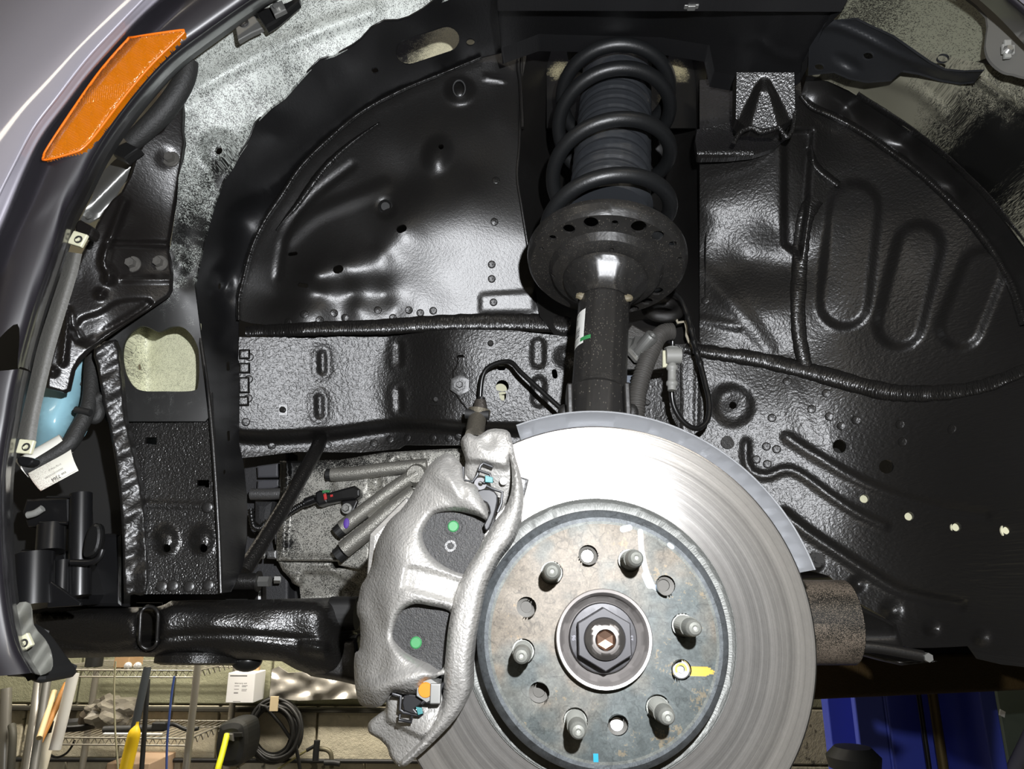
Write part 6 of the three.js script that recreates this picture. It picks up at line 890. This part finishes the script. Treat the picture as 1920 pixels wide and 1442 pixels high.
  const hb = thing('mop_clamp', 'black clamp at the foot of the orange-brown handle', 'clamp', at(...A5([530, 800])[0], -2.0)); part(hb, 'clamp', rod([at(...A5([545, 735])[0], -2.0), at(...A5([515, 860])[0], -2.0)], 0.017, { seg: 14 }), blackish);
  const [pt, pa, pb] = lean('pole_saw', 'dark pole with a bright yellow lower grip standing before the rack', 'tool', A5([1660, 130])[0], A5([1530, 740])[0], -1.98, -1.95, 0.013, S({ color: 0x33383c, roughness: 0.5 })); part(pt, 'grip', rod([at(...A5([1545, 740])[0], -1.945), at(...A5([1500, 920])[0], -1.94), at(...A5([1410, 1290])[0], -1.93)], (t) => 0.006 + 0.014 * sstep(0.1, 0.45, t), { seg: 16 }), S({ color: 0xd8b418, roughness: 0.45 }), 'bright yellow grip'); void pa, pb;
  lean('black_rod', 'slim black rod hanging just behind the pole saw', 'rod', A5([1665, 260])[0], A5([1600, 1190])[0], -2.05, -2.05, 0.008, blackish);
  const bc = thing('blue_cord', 'thin blue cord hanging down past the lower rack shelf', 'cord', at(313, 1442, -2.06)); part(bc, 'cord', rod([at(327, 1268, -2.06), at(322, 1300, -2.06), at(317, 1350, -2.06), at(313, 1400, -2.06), at(312, 1500, -2.06)], 0.004, { seg: 8 }), S({ color: 0x3a4f8a, roughness: 0.5 }));
  const tw = thing('twine', 'thin pale twine hanging in front of the clear plastic bag', 'twine', at(218, 1440, -2.04)); part(tw, 'cord', rod([at(217, 1240, -2.04), at(214, 1290, -2.04), at(216, 1370, -2.04), at(221, 1440, -2.04), at(221, 1500, -2.04)], 0.003, { seg: 6 }), S({ color: 0x8d8a70, roughness: 0.7 }));
  const lp = thing('cable_loop', 'thin black cable loop sagging under the lower rack shelf', 'cable', at(105, 1420, -2.2)); part(lp, 'cable', rod(P3(A5([510, 950, 530, 1060, 580, 1120, 650, 1140, 740, 1100, 800, 1030, 840, 950]), -2.2), 0.004, { seg: 8 }), blackish);
  // pipe along the wall and things fixed to it
  const pl = thing('wall_conduit', 'thin dark conduit running along the lower block wall', 'conduit', at(300, 1424, -2.48)); part(pl, 'conduit', rod([at(-200, 1423, -2.485), at(800, 1428, -2.485)], 0.008, { seg: 10 }), blackish);
  const ledge = thing('wall_ledge', 'dark dusty ledge line along the top of the cream blocks', 'ledge', at(400, 1321, -2.48)); { const a = at(-400, 1320, -2.49), b = at(900, 1323, -2.49), g = rbox(b.x - a.x, 0.016, 0.035, 0.004); g.translate((a.x + b.x) / 2, a.y - 0.008, -2.485); part(ledge, 'strip', g, S({ color: 0x35332b, roughness: 0.9 })); }
  // white carton
  const cv = document.createElement('canvas'); cv.width = 256; cv.height = 320; const c = cv.getContext('2d'); c.fillStyle = '#dcdcdc'; c.fillRect(0, 0, 256, 320); c.fillStyle = '#444'; c.fillRect(20, 26, 160, 12); c.font = 'bold 20px sans-serif'; c.fillText('Mercury set', 70, 118); c.fillStyle = '#777'; for (const [x, y, w] of [[70, 136, 46], [140, 132, 52], [140, 144, 40], [70, 172, 44], [140, 186, 46], [140, 172, 50], [70, 206, 40], [70, 214, 40], [70, 300, 70]]) c.fillRect(x, y, w, 7);
  const tex = finish(new THREE.CanvasTexture(cv), null, true), wb = thing('white_carton', 'white printed carton standing against the wall above the hose reel', 'box', at(453, 1318, -2.4));
  { const a = at(427, 1262, -2.36), b = at(473, 1319, -2.36), g = rbox(b.x - a.x, a.y - b.y, 0.11, 0.003); g.translate((a.x + b.x) / 2, (a.y + b.y) / 2, -2.42); const u = g.attributes.uv, p = g.attributes.position; for (let i = 0; i < u.count; i++) u.setXY(i, (p.getX(i) - a.x) / (b.x - a.x), (p.getY(i) - b.y) / (a.y - b.y)); part(wb, 'carton', g, S({ map: tex, roughness: 0.6 })); }
  boxed('cardboard_flap', 'brown cardboard piece standing behind the white carton', 'cardboard', 440, 1236, 484, 1264, -2.44, 0.02, card);
  const foil = thing('insulation_sheet', 'crumpled silver insulation sheet on the wall behind the hose coil', 'sheet', at(600, 1318, -2.45)); part(foil, 'sheet', sheet({ poly: pairs([510, 1255, 522, 1250, 540, 1262, 600, 1258, 720, 1258, 720, 1313, 660, 1310, 560, 1314, 505, 1308]), z: (u, v) => -2.44 + 0.006 * Math.sin(u / 13 + Math.sin(v / 9) * 2) + 0.004 * Math.sin(v / 7 + Math.sin(u / 11) * 2.4) + 0.002 * Math.sin(u / 5 + v / 6), step: 5, t: 0.01 }), S({ color: 0xa9a59c, roughness: 0.4, metalness: 0.5 }));
  // coil of black hose on a card hook
  const coil = thing('hose_coil', 'black rubber hose hung in loose coils on a card hook', 'hose', at(515, 1440, -2.42)); { const r = rng(44), pts = []; const cx = 514, cy = 1372; for (let k = 0; k < 9 * 20; k++) { const turn = k / 20, a = turn * 2 * Math.PI - Math.PI / 2, j = Math.floor(turn), q = [0.78, 1.1, 0.62, 0.96, 0.84, 1.16, 0.7, 1.03, 0.9][j], q2 = [0.78, 1.1, 0.62, 0.96, 0.84, 1.16, 0.7, 1.03, 0.9][(j + 1) % 9], s = mix(q, q2, turn - j), jx = mix(Math.sin(j * 2.7), Math.sin(j * 2.7 + 2.7), turn - j) * 6, rx = 48 * s, ry = 58 * s; pts.push(at(cx + jx + Math.cos(a) * rx + (r() - 0.5) * 2, cy + ry * Math.sin(a) + (1 - s) * -18, -2.42 + 0.05 * Math.sin(turn * 2.3))); } pts.push(at(555, 1400, -2.4), at(562, 1470, -2.4)); part(coil, 'hose', rod(pts, 0.0068, { seg: 9, n: 2 }), S({ color: 0x1b1b1a, roughness: 0.5 })); }
  boxed('card_hook', 'small beige card strap at the top of the hose coil', 'hook', 507, 1306, 520, 1334, -2.345, 0.006, S({ color: 0xbfae8c, roughness: 0.8 }), 0.001);
  // hose reel with yellow hose
  const reel = thing('hose_reel', 'black enclosed hose reel with a yellow hose coming out of its slot', 'hose reel', at(430, 1440, -2.3)); { const t = spline(A6([500, 700, 530, 620, 640, 585, 730, 600, 765, 660, 770, 800, 740, 930, 690, 1000, 560, 1010, 500, 960, 480, 840]), 3, true); part(reel, 'case', slab(t, -2.2, 0.16, 0.025), S({ color: 0x1a1b1a, roughness: 0.5 })); part(reel, 'slot', slab(A6([580, 690, 740, 690, 745, 730, 640, 740, 590, 720]), -2.197, 0.01, 0.002), S({ color: 0x1a1b1a, roughness: 0.5 })); part(reel, 'guide', slab(A6([610, 700, 650, 705, 655, 770, 615, 760]), -2.185, 0.02, 0.003), S({ color: 0x55544f, roughness: 0.5 })); part(reel, 'hose', rod([at(...A6([605, 705])[0], -2.19), at(...A6([560, 880])[0], -2.15), at(...A6([520, 1030])[0], -2.12), at(...A6([500, 1200])[0], -2.12)], 0.0105, { seg: 12 }), S({ color: 0xcdd018, roughness: 0.45 }), 'yellow hose'); }
  const vl = thing('air_fitting', 'black air valve with a brass pipe elbow on the wall beside the hose coil', 'valve', at(595, 1400, -2.45)); part(vl, 'valve', rod(P3(A6([1415, 760, 1405, 860, 1400, 940]), -2.42), 0.012, { seg: 14 }), blackish); part(vl, 'pipe', rod(P3(A6([1430, 835, 1500, 845, 1540, 890, 1545, 1010]), -2.44), 0.009, { seg: 12 }), S({ color: 0x6a6552, roughness: 0.5, metalness: 0.4 })); part(vl, 'lever', rod(P3(A6([1320, 850, 1410, 800]), -2.42), 0.007, { seg: 10 }), blackish); part(vl, 'tap', rod(P3(A6([1480, 960, 1560, 960, 1620, 970]), -2.43), 0.011, { seg: 12 }), blackish); part(vl, 'wire', rod(P3(A6([1060, 1020, 1180, 940, 1400, 800]), -2.44), 0.004, { seg: 8 }), S({ color: 0x8a8456, roughness: 0.6 }));
  const so = thing('pipe_clip', 'small dark pipe clip on a white plate on the lower block wall', 'clip', at(295, 1418, -2.48)); part(so, 'plate', slab(A5([1710, 1090, 1810, 1090, 1810, 1160, 1710, 1160]), -2.485, 0.01, 0.002), M.white); part(so, 'saddle', rod(P3(A5([1740, 1150, 1775, 1125]), -2.475), 0.009, { seg: 10 }), blackish);
  boxed('cardboard_box', 'beige cardboard box low under the wire rack', 'box', 200, 1431, 272, 1500, -2.3, 0.2, S({ color: 0xc2a588, roughness: 0.8 }));
  const up = thing('wall_pipe', 'upright galvanised pipe at the far end of the block wall', 'pipe', at(10, 1440, -2.4)); part(up, 'pipe', rod([at(12, 1290, -2.4), at(4, 1600, -2.4)], 0.02, { seg: 16 }), pole); part(up, 'pipe_branch', rod([at(22, 1360, -2.38), at(24, 1390, -2.36), at(16, 1500, -2.36)], 0.014, { seg: 12 }), S({ color: 0x4b4a42, roughness: 0.6 }));
  // two post lift on the far side
  const blue = S({ color: 0x4a58c4, roughness: 0.4 }), lift = thing('lift_post', 'blue steel lift post with an open channel beyond the car', 'lift', at(1700, 1442, -2.1));
  const col = (u0, u1, z, d, mat, name) => { const a = at(u0, 1400, z), b = at(u1, 1400, z), g = rbox(b.x - a.x, 3.3, d, 0.006); g.translate((a.x + b.x) / 2, 1.65, z - d / 2); part(lift, name, g, mat); };
  col(1612, 1668, -1.98, 0.03, blue, 'front_flange'); col(1668, 1674, -1.98, 0.3, blue, 'side_wall'); col(1560, 1622, -2.2, 0.06, blue, 'rear_flange'); col(1674, 1870, -2.28, 0.03, blue, 'channel_back'); col(1852, 1884, -1.99, 0.3, blue, 'far_flange');
  for (const [u, r, m] of [[1722, 0.008, M.strut], [1748, 0.016, S({ color: 0x6b5b35, roughness: 0.5, metalness: 0.4 })], [1790, 0.006, M.strut]]) { const a = at(u, 1300, -2.15); part(lift, 'lift_cable', rod([new V3(a.x, 0.1, a.z), new V3(a.x, 3.2, a.z)], r, { seg: 12 }), m); }
  { const arm = lift; const g = rbox(0.62, 0.08, 0.16, 0.01); g.rotateY(0.3); g.translate(0.72, at(1600, 1262, -1.1).y, -1.15); part(arm, 'swing_arm', g, S({ color: 0x3f2f14, roughness: 0.6, bumpMap: T.soft, bumpScale: 0.002 })); const q = rbox(0.5, 0.05, 0.12, 0.008); q.translate(1.2, at(1700, 1248, -1.3).y, -1.4); part(arm, 'arm_extension', q, S({ color: 0x1d150c, roughness: 0.7 })); part(arm, 'lift_pad', turned([[0, 0], [0.05, 0], [0.05, 0.03], [0, 0.03]], new V3(0.5, at(1600, 1250, -1.1).y + 0.03, -1.08), [0, 1, 0], 24), M.rubber); }
  const st = thing('stool', 'dark round topped stool beside the foot of the lift post', 'stool', [0.9, 0, -1.75]); const sp = at(1600, 1418, -1.75); part(st, 'seat', turned([[0, 0.06], [0.05, 0.055], [0.075, 0.03], [0.07, 0], [0, 0]], [sp.x, sp.y - 0.03, sp.z], [0, 1, 0], 28), blackish); part(st, 'column', rod([new V3(sp.x, 0.05, sp.z), new V3(sp.x, sp.y - 0.03, sp.z)], 0.03, { seg: 14 }), pole); part(st, 'foot', turned([[0, 0.06], [0.05, 0.05], [0.2, 0.02], [0.2, 0], [0, 0]], [sp.x, 0, sp.z], [0, 1, 0], 28), blackish);
  const wp = thing('corner_pipe', 'slanting grey pipe against the green side wall', 'pipe', at(1900, 1442, -2.2)); part(wp, 'pipe', rod([at(1940, 1360, -2.2), at(1888, 1470, -2.1)], 0.022, { seg: 14 }), S({ color: 0x7b7882, roughness: 0.5 }));
  const gp = thing('side_board', 'dull green panel standing beyond the lift post', 'panel', at(1900, 1442, -2.4)); { const a = at(1864, 1270, -2.4), b = at(2100, 1500, -2.4), g = rbox(b.x - a.x, 2.0, 0.04, 0.004); g.translate((a.x + b.x) / 2, 1.0, -2.42); part(gp, 'panel', g, S({ color: 0x4a5348, roughness: 0.7 })); const t = slab(pairs([1876, 1330, 1886, 1335, 1884, 1346, 1874, 1341]), -2.39, 0.006, 0.001); part(gp, 'sticker', t, M.white); }
}
// ---------------------------------------------------------------- outer body: fender, arch trim, seals
{
  const LIP = [[520, -26], ...Z1([1700, 0, 1400, 210, 1150, 400, 960, 600, 780, 830, 640, 1050, 540, 1250, 440, 1442]), ...Z2([400, 200, 320, 450, 230, 720, 150, 1010])];   // bright rolled edge of the trim
  const TOP = [[330, -26], ...Z1([1080, 0, 900, 170, 620, 480, 450, 700, 280, 930, 170, 1150, 50, 1442]), [0, 432], [-30, 500]];
  const paint = PH({ color: 0x85828a, roughness: 0.42, metalness: 0.3, clearcoat: 1, clearcoatRoughness: 0.06, bumpMap: T.fine, bumpScale: 0.00002 });
  const dark = PH({ color: 0x19171b, roughness: 0.4, metalness: 0.1, clearcoat: 0.6, clearcoatRoughness: 0.14 });
  const zt = 0.07;
  // loft between two pixel curves with given depths
  const loft = (rows, n = 60) => { const curves = rows.map(([pts, z]) => { const l = spline(pts, 8), out = []; let L = [0]; for (let i = 1; i < l.length; i++) L.push(L[i - 1] + Math.hypot(l[i][0] - l[i - 1][0], l[i][1] - l[i - 1][1])); for (let k = 0; k <= n; k++) { const t = k / n * L[L.length - 1]; let i = 1; while (i < L.length - 1 && L[i] < t) i++; const f = (t - L[i - 1]) / (L[i] - L[i - 1] || 1), u = mix(l[i - 1][0], l[i][0], f), v = mix(l[i - 1][1], l[i][1], f); out.push(W(u, v, typeof z === 'function' ? z(k / n) : z)); } return out; });
    const fine = []; for (let k = 0; k <= n; k++) fine.push(spline(curves.map((c) => c[k]), 5)); const m = fine[0].length, pos = [], uv = [], idx = []; fine.forEach((row, k) => row.forEach((p) => { pos.push(...p); uv.push(p[0], p[1]); })); for (let k = 0; k < n; k++) for (let j = 0; j < m - 1; j++) { const a = k * m + j; idx.push(a, a + m, a + 1, a + 1, a + m, a + m + 1); }
    const g = new THREE.BufferGeometry(); g.setAttribute('position', new THREE.Float32BufferAttribute(pos, 3)); g.setAttribute('uv', new THREE.Float32BufferAttribute(uv, 2)); g.setIndex(idx); g.computeVertexNormals(); return g; };
  const off = (c, du, dv) => c.map(([u, v]) => [u + du, v + dv]);
  const FOLD = [[300, -26], ...Z1([985, 0, 800, 190, 600, 405, 400, 660, 240, 870, 100, 1130, 0, 1330]), [-30, 440]];
  const fen = thing('front_fender', 'silver grey painted front fender panel above the dark arch trim', 'fender', WV(60, 200, 0.06));
  part(fen, 'skin', loft([[pairs([150, -420, -120, -250, -330, 0, -420, 300]), 0.02], [pairs([190, -200, 20, -60, -130, 120, -240, 330]), 0.085], [pairs([215, -40, 120, 60, 0, 190, -90, 330]), 0.103], [off(FOLD, -12, -6), 0.1035], [FOLD, 0.1]]), paint);
  part(fen, 'edge_fold', loft([[FOLD, 0.1], [FOLD.map((p, i) => { const q = TOP[i]; return [mix(p[0], q[0], 0.5), mix(p[1], q[1], 0.5)]; }), 0.0955], [TOP, 0.09], [off(TOP, 5, 3), 0.07]]), paint);
  const trim = thing('arch_trim', 'glossy dark wheel arch trim carrying an amber side reflector', 'arch trim', WV(120, 350, 0.07));
  const upperTop = TOP.slice(0, -1).concat([[-18, 470], [-40, 560], [-60, 690]]), seam = [42, 660];
  part(trim, 'face', loft([[off(upperTop, 2, 2), 0.072], [upperTop.map((p, i) => { const q = LIP[Math.min(LIP.length - 1, i)]; return [mix(p[0], q[0], 0.3), mix(p[1], q[1], 0.3)]; }), 0.084], [upperTop.map((p, i) => { const q = LIP[Math.min(LIP.length - 1, i)]; return [mix(p[0], q[0], 0.75), mix(p[1], q[1], 0.75)]; }), 0.079], [off(LIP, -3, -2).concat([[33, 685]]), 0.073], [LIP.concat([[38, 688]]), 0.068], [off(LIP, 9, 5).concat([[46, 690]]), 0.058], [off(LIP, 17, 11).concat([[55, 694]]), 0.035]], 80), dark);
  part(trim, 'return_flange', loft([[off(LIP, 15, 9).concat([[54, 694]]), 0.04], [off(LIP, 20, 13).concat([[57, 696]]), 0.0], [off(LIP, 24, 16).concat([[60, 700]]), -0.03]], 80), S({ color: 0x101013, roughness: 0.5 }));
  // amber reflector let into the trim
  const R = spline(Z1([295, 1060, 330, 985, 560, 640, 700, 450, 860, 270, 900, 252, 1215, 205, 1238, 215, 1225, 240, 1030, 430, 850, 640, 640, 915, 560, 1000, 500, 1030, 310, 1080]), 3, true);
  const trimZ = (u, v) => { const a = lineDist(TOPF, u, v), b = lineDist(LIPF, u, v), f = a / (a + b); return f < 0.3 ? mix(0.072, 0.084, sstep(-0.3, 0.3, f) * 2 - 1) : f < 0.75 ? mix(0.084, 0.079, (f - 0.3) / 0.45) : mix(0.079, 0.073, (f - 0.75) / 0.25); }, TOPF = spline(TOP, 6), LIPF = spline(LIP, 6);
  const zR = (u, v) => trimZ(u, v) + 0.005;
  const am = PH({ color: 0x944f03, roughness: 0.2, clearcoat: 1, clearcoatRoughness: 0.05 });
  const hatch = (u, v) => { const a = (u * 0.82 - v * 0.57), b = (u * 0.57 + v * 0.82), band = v > 158 && v < 196 - (u - 150) * 0.2 && v > 172 - (u - 165) * 0.3; return band ? 0.0009 * Math.sin((u + v * 0.1) * 1.6) : 0.0011 * Math.sin((u - v * 0.15) * 1.15) * Math.sin((v + u * 0.35) * 1.15); };
  const ref = part(trim, 'reflector', sheet({ poly: R, z: (u, v) => zR(u, v) + hatch(u, v), step: 1.9, edge: 2, t: 0.006, round: 0.002, roundPx: 4 }), am, 'amber side marker reflector');
  part(ref, 'rim', rod([...R, R[0]].map(([u, v]) => WV(u, v, zR(u, v) - 0.001)), 0.001, { seg: 8, smooth: false }), S({ color: 0xc05a08, roughness: 0.3 }));
  // bumper end below the seam
  const bt = thing('bumper_trim', 'glossy dark bumper end below the arch trim seam', 'bumper', WV(10, 950, 0.06));
  const lo = pairs([37, 692, 27, 740, 19, 790, 10, 843, 4, 893, 3, 950, 5, 1020, 10, 1090, 20, 1160, 34, 1215, 60, 1262]);
  part(bt, 'face', loft([[off(lo, -900, 40), -0.05], [off(lo, -420, 24), 0.06], [off(lo, -140, 10), 0.08], [off(lo, -70, 6), 0.082], [off(lo, -20, 2), 0.077], [off(lo, -3, 0), 0.072], [lo, 0.067], [off(lo, 8, 2), 0.057], [off(lo, 16, 4), 0.03]], 60), dark);
  part(bt, 'return_flange', loft([[off(lo, 14, 4), 0.035], [off(lo, 18, 5), 0.0], [off(lo, 22, 6), -0.03]], 60), S({ color: 0x1a1a1a, roughness: 0.5 }));
  part(bt, 'lower_lip', slab(spline(pairs([-10, 1180, 16, 1190, 44, 1228, 72, 1268, 62, 1284, 30, 1272, -10, 1262]), 3, true), 0.02, 0.05, 0.008), S({ color: 0x151515, roughness: 0.5 }));
  part(bt, 'film_edge', sheet({ poly: spline(pairs([30, 1136, 56, 1132, 62, 1172, 84, 1200, 96, 1228, 94, 1258, 62, 1266, 48, 1230, 34, 1190]), 3, true), z: (u, v) => 0.022 + 0.005 * Math.sin(u / 9 + v / 13), step: 6, t: 0.001 }), PH({ color: 0x7d7d76, roughness: 0.3, transmission: 0.3, thickness: 0 }), 'torn clear film');
  // seal strip and the pale spring clips on it
  const st = thing('seal_strip', 'dark grey flat seal strip along the inner edge of the arch trim', 'seal', WV(90, 640, 0.0));
  part(st, 'strip', loft([[pairs([127, 472, 116, 508, 93, 578, 71, 648, 54, 722, 42, 775, 32, 822]), 0.0], [pairs([140, 474, 131, 510, 109, 580, 88, 650, 70, 724, 58, 778, 50, 824]), 0.004], [pairs([154, 476, 146, 511, 125, 581, 104, 652, 86, 725, 74, 780, 67, 828]), 0.0]], 40), S({ color: 0x4a4945, roughness: 0.6, bumpMap: T.fine, bumpScale: 0.0002 }));
  part(st, 'end_tab', slab(spline(pairs([146, 412, 158, 416, 172, 424, 174, 432, 166, 444, 140, 432]), 3, true), 0.0, 0.012, 0.002), M.bracket);
  const clip = (u, v, ang, zz, where) => { const c = thing('spring_clip', `pale beige spring clip nut ${where}`, 'clip', WV(u, v, zz)); const s = MPP(u, v, zz), g = rbox(30 * s, 27 * s, 0.004, 0.0012); g.rotateZ(ang); g.translate(...W(u, v, zz)); const b = part(c, 'plate', g, M.clip); const p = W(u, v, zz + 0.0022); part(b, 'thread_hole', new THREE.TorusGeometry(6 * s, 1.8 * s, 8, 20).rotateZ(ang).translate(...p), M.strut); const t = rbox(7 * s, 5 * s, 0.002, 0.0005); t.rotateZ(ang + 0.6); t.translate(...W(u - 2, v + 1, zz + 0.003)); part(b, 'tongue', t, M.clip); };
  clip(147, 449, -0.32, 0.005, 'on the top end of the seal strip'); clip(49, 838, -0.1, 0.006, 'beside the printed paper tag'); clip(45, 1206, 0.6, 0.032, 'on the torn film at the bumper end');
  part(bt, 'edge_tab', slab(spline(pairs([32, 856, 58, 858, 62, 866, 52, 874, 34, 872]), 3, true), 0.0, 0.01, 0.002), M.plastic);
  // square nut clip on the apron under the fender
  const sq = thing('fender_clip', 'bright steel square nut clip under the upper fender edge', 'clip', WV(519, 14, -0.02)); const cg = slab(pairs([505, 10, 528, 0, 536, 17, 514, 28]), -0.02, 0.006, 0.001); part(sq, 'plate', cg, M.zinc); part(sq, 'stud', turned([[0.004, 0], [0.004, 0.003], [0, 0.004]], WV(520, 13, -0.02), [0, 0, 1], 14), M.zinc);
  const bl = thing('fender_stay', 'dark folded stay hanging from the fender under the square nut clip', 'stay', WV(480, 40, -0.03)); part(bl, 'plate', slab(Z6([60, 50, 160, 35, 250, 10, 310, -20, 310, 5, 200, 100, 150, 130, 100, 60]), -0.03, 0.01, 0.002), M.plasticGloss); part(bl, 'zinc_foot', slab(pairs([440, 45, 468, 24, 478, 30, 492, 52, 470, 62, 446, 76]), -0.035, 0.006, 0.001), M.zinc); part(bl, 'hole_rim', new THREE.TorusGeometry(0.004, 0.0015, 8, 16).translate(...W(456, 42, -0.034)), M.strut);
  // rear end of the same fender at the upper right corner
  const fr = thing('fender_rear_edge', 'grey inner edge of the fender with a small silver clip at the upper right', 'fender', WV(1890, 60, 0.0));
  part(fr, 'tab', sheet({ poly: spline(pairs([1800, -20, 1850, 30, 1848, 85, 1856, 112, 1878, 132, 1900, 138, 1940, 136, 1940, 20, 1880, -20]), 3, true), z: (u, v) => -0.05 + (u - 1850) * 0.0003, step: 8, t: 0.003 }), S({ color: 0x5c5b57, roughness: 0.45, metalness: 0.3 }));
  const cl = part(fr, 'clip', merged([slab(Y3([1800, 212, 1838, 212, 1838, 305, 1800, 308]), -0.03, 0.004, 0.001), slab(Y3([1788, 235, 1856, 240, 1856, 285, 1790, 280]), -0.031, 0.004, 0.001)]), M.greyPlastic, 'pale silver clip'); part(cl, 'dimple', turned([[0.005, 0], [0.003, 0.003], [0, 0.003]], WV(1891, 93, -0.03), [0, 0, 1], 14), M.zinc);
  part(fr, 'lip', loft([[pairs([1780, -40, 1830, -5, 1880, 40, 1940, 105]), 0.0], [pairs([1800, -50, 1850, -12, 1900, 35, 1945, 78]), 0.04], [pairs([1820, -58, 1868, -16, 1912, 22, 1945, 52]), 0.068], [pairs([1840, -60, 1880, -24, 1920, 10, 1945, 34]), 0.075]], 30), dark); part(fr, 'skin', loft([[pairs([1842, -60, 1882, -24, 1922, 10, 1946, 34]), 0.08], [pairs([1900, -80, 1930, -50, 1960, -30, 1980, -10]), 0.1], [pairs([2060, -120, 2080, -100, 2110, -80, 2130, -60]), 0.1]], 20), paint);
  const hood = thing('bonnet', 'closed bonnet of the car above the wheel arch', 'bonnet', [-0.4, HUB + 0.92, -0.9]); const hg = rbox(1.7, 0.04, 1.75, 0.015); hg.translate(-0.35, HUB + 0.93, -0.95); part(hood, 'skin', hg, paint);
  const cab = thing('car_floor', 'dark underside of the car body behind the wheel arch', 'underbody', [1.3, HUB, -0.9]); const fg = rbox(1.5, 0.9, 1.6, 0.02); fg.translate(1.38, HUB + 0.4, -1.0); part(cab, 'underbody', fg, M.underFine); const bay = rbox(1.3, 0.85, 1.1, 0.02); bay.translate(-0.1, HUB + 0.48, -1.25); const eng = thing('engine_cover', 'dark engine mass filling the bay behind the strut tower', 'engine', [-0.1, HUB + 0.05, -1.25]); part(eng, 'mass', bay, M.rubber);
  const sp = thing('splash_panel', 'flat black plastic splash panel closing the nose behind the duct barrels', 'panel', WV(120, 1130, -0.24)); part(sp, 'panel', slab(pairs([-120, 560, 240, 560, 236, 1140, -120, 1140]), -0.23, 0.01, 0.002), M.rubber);
}
renderer.render(scene, camera);
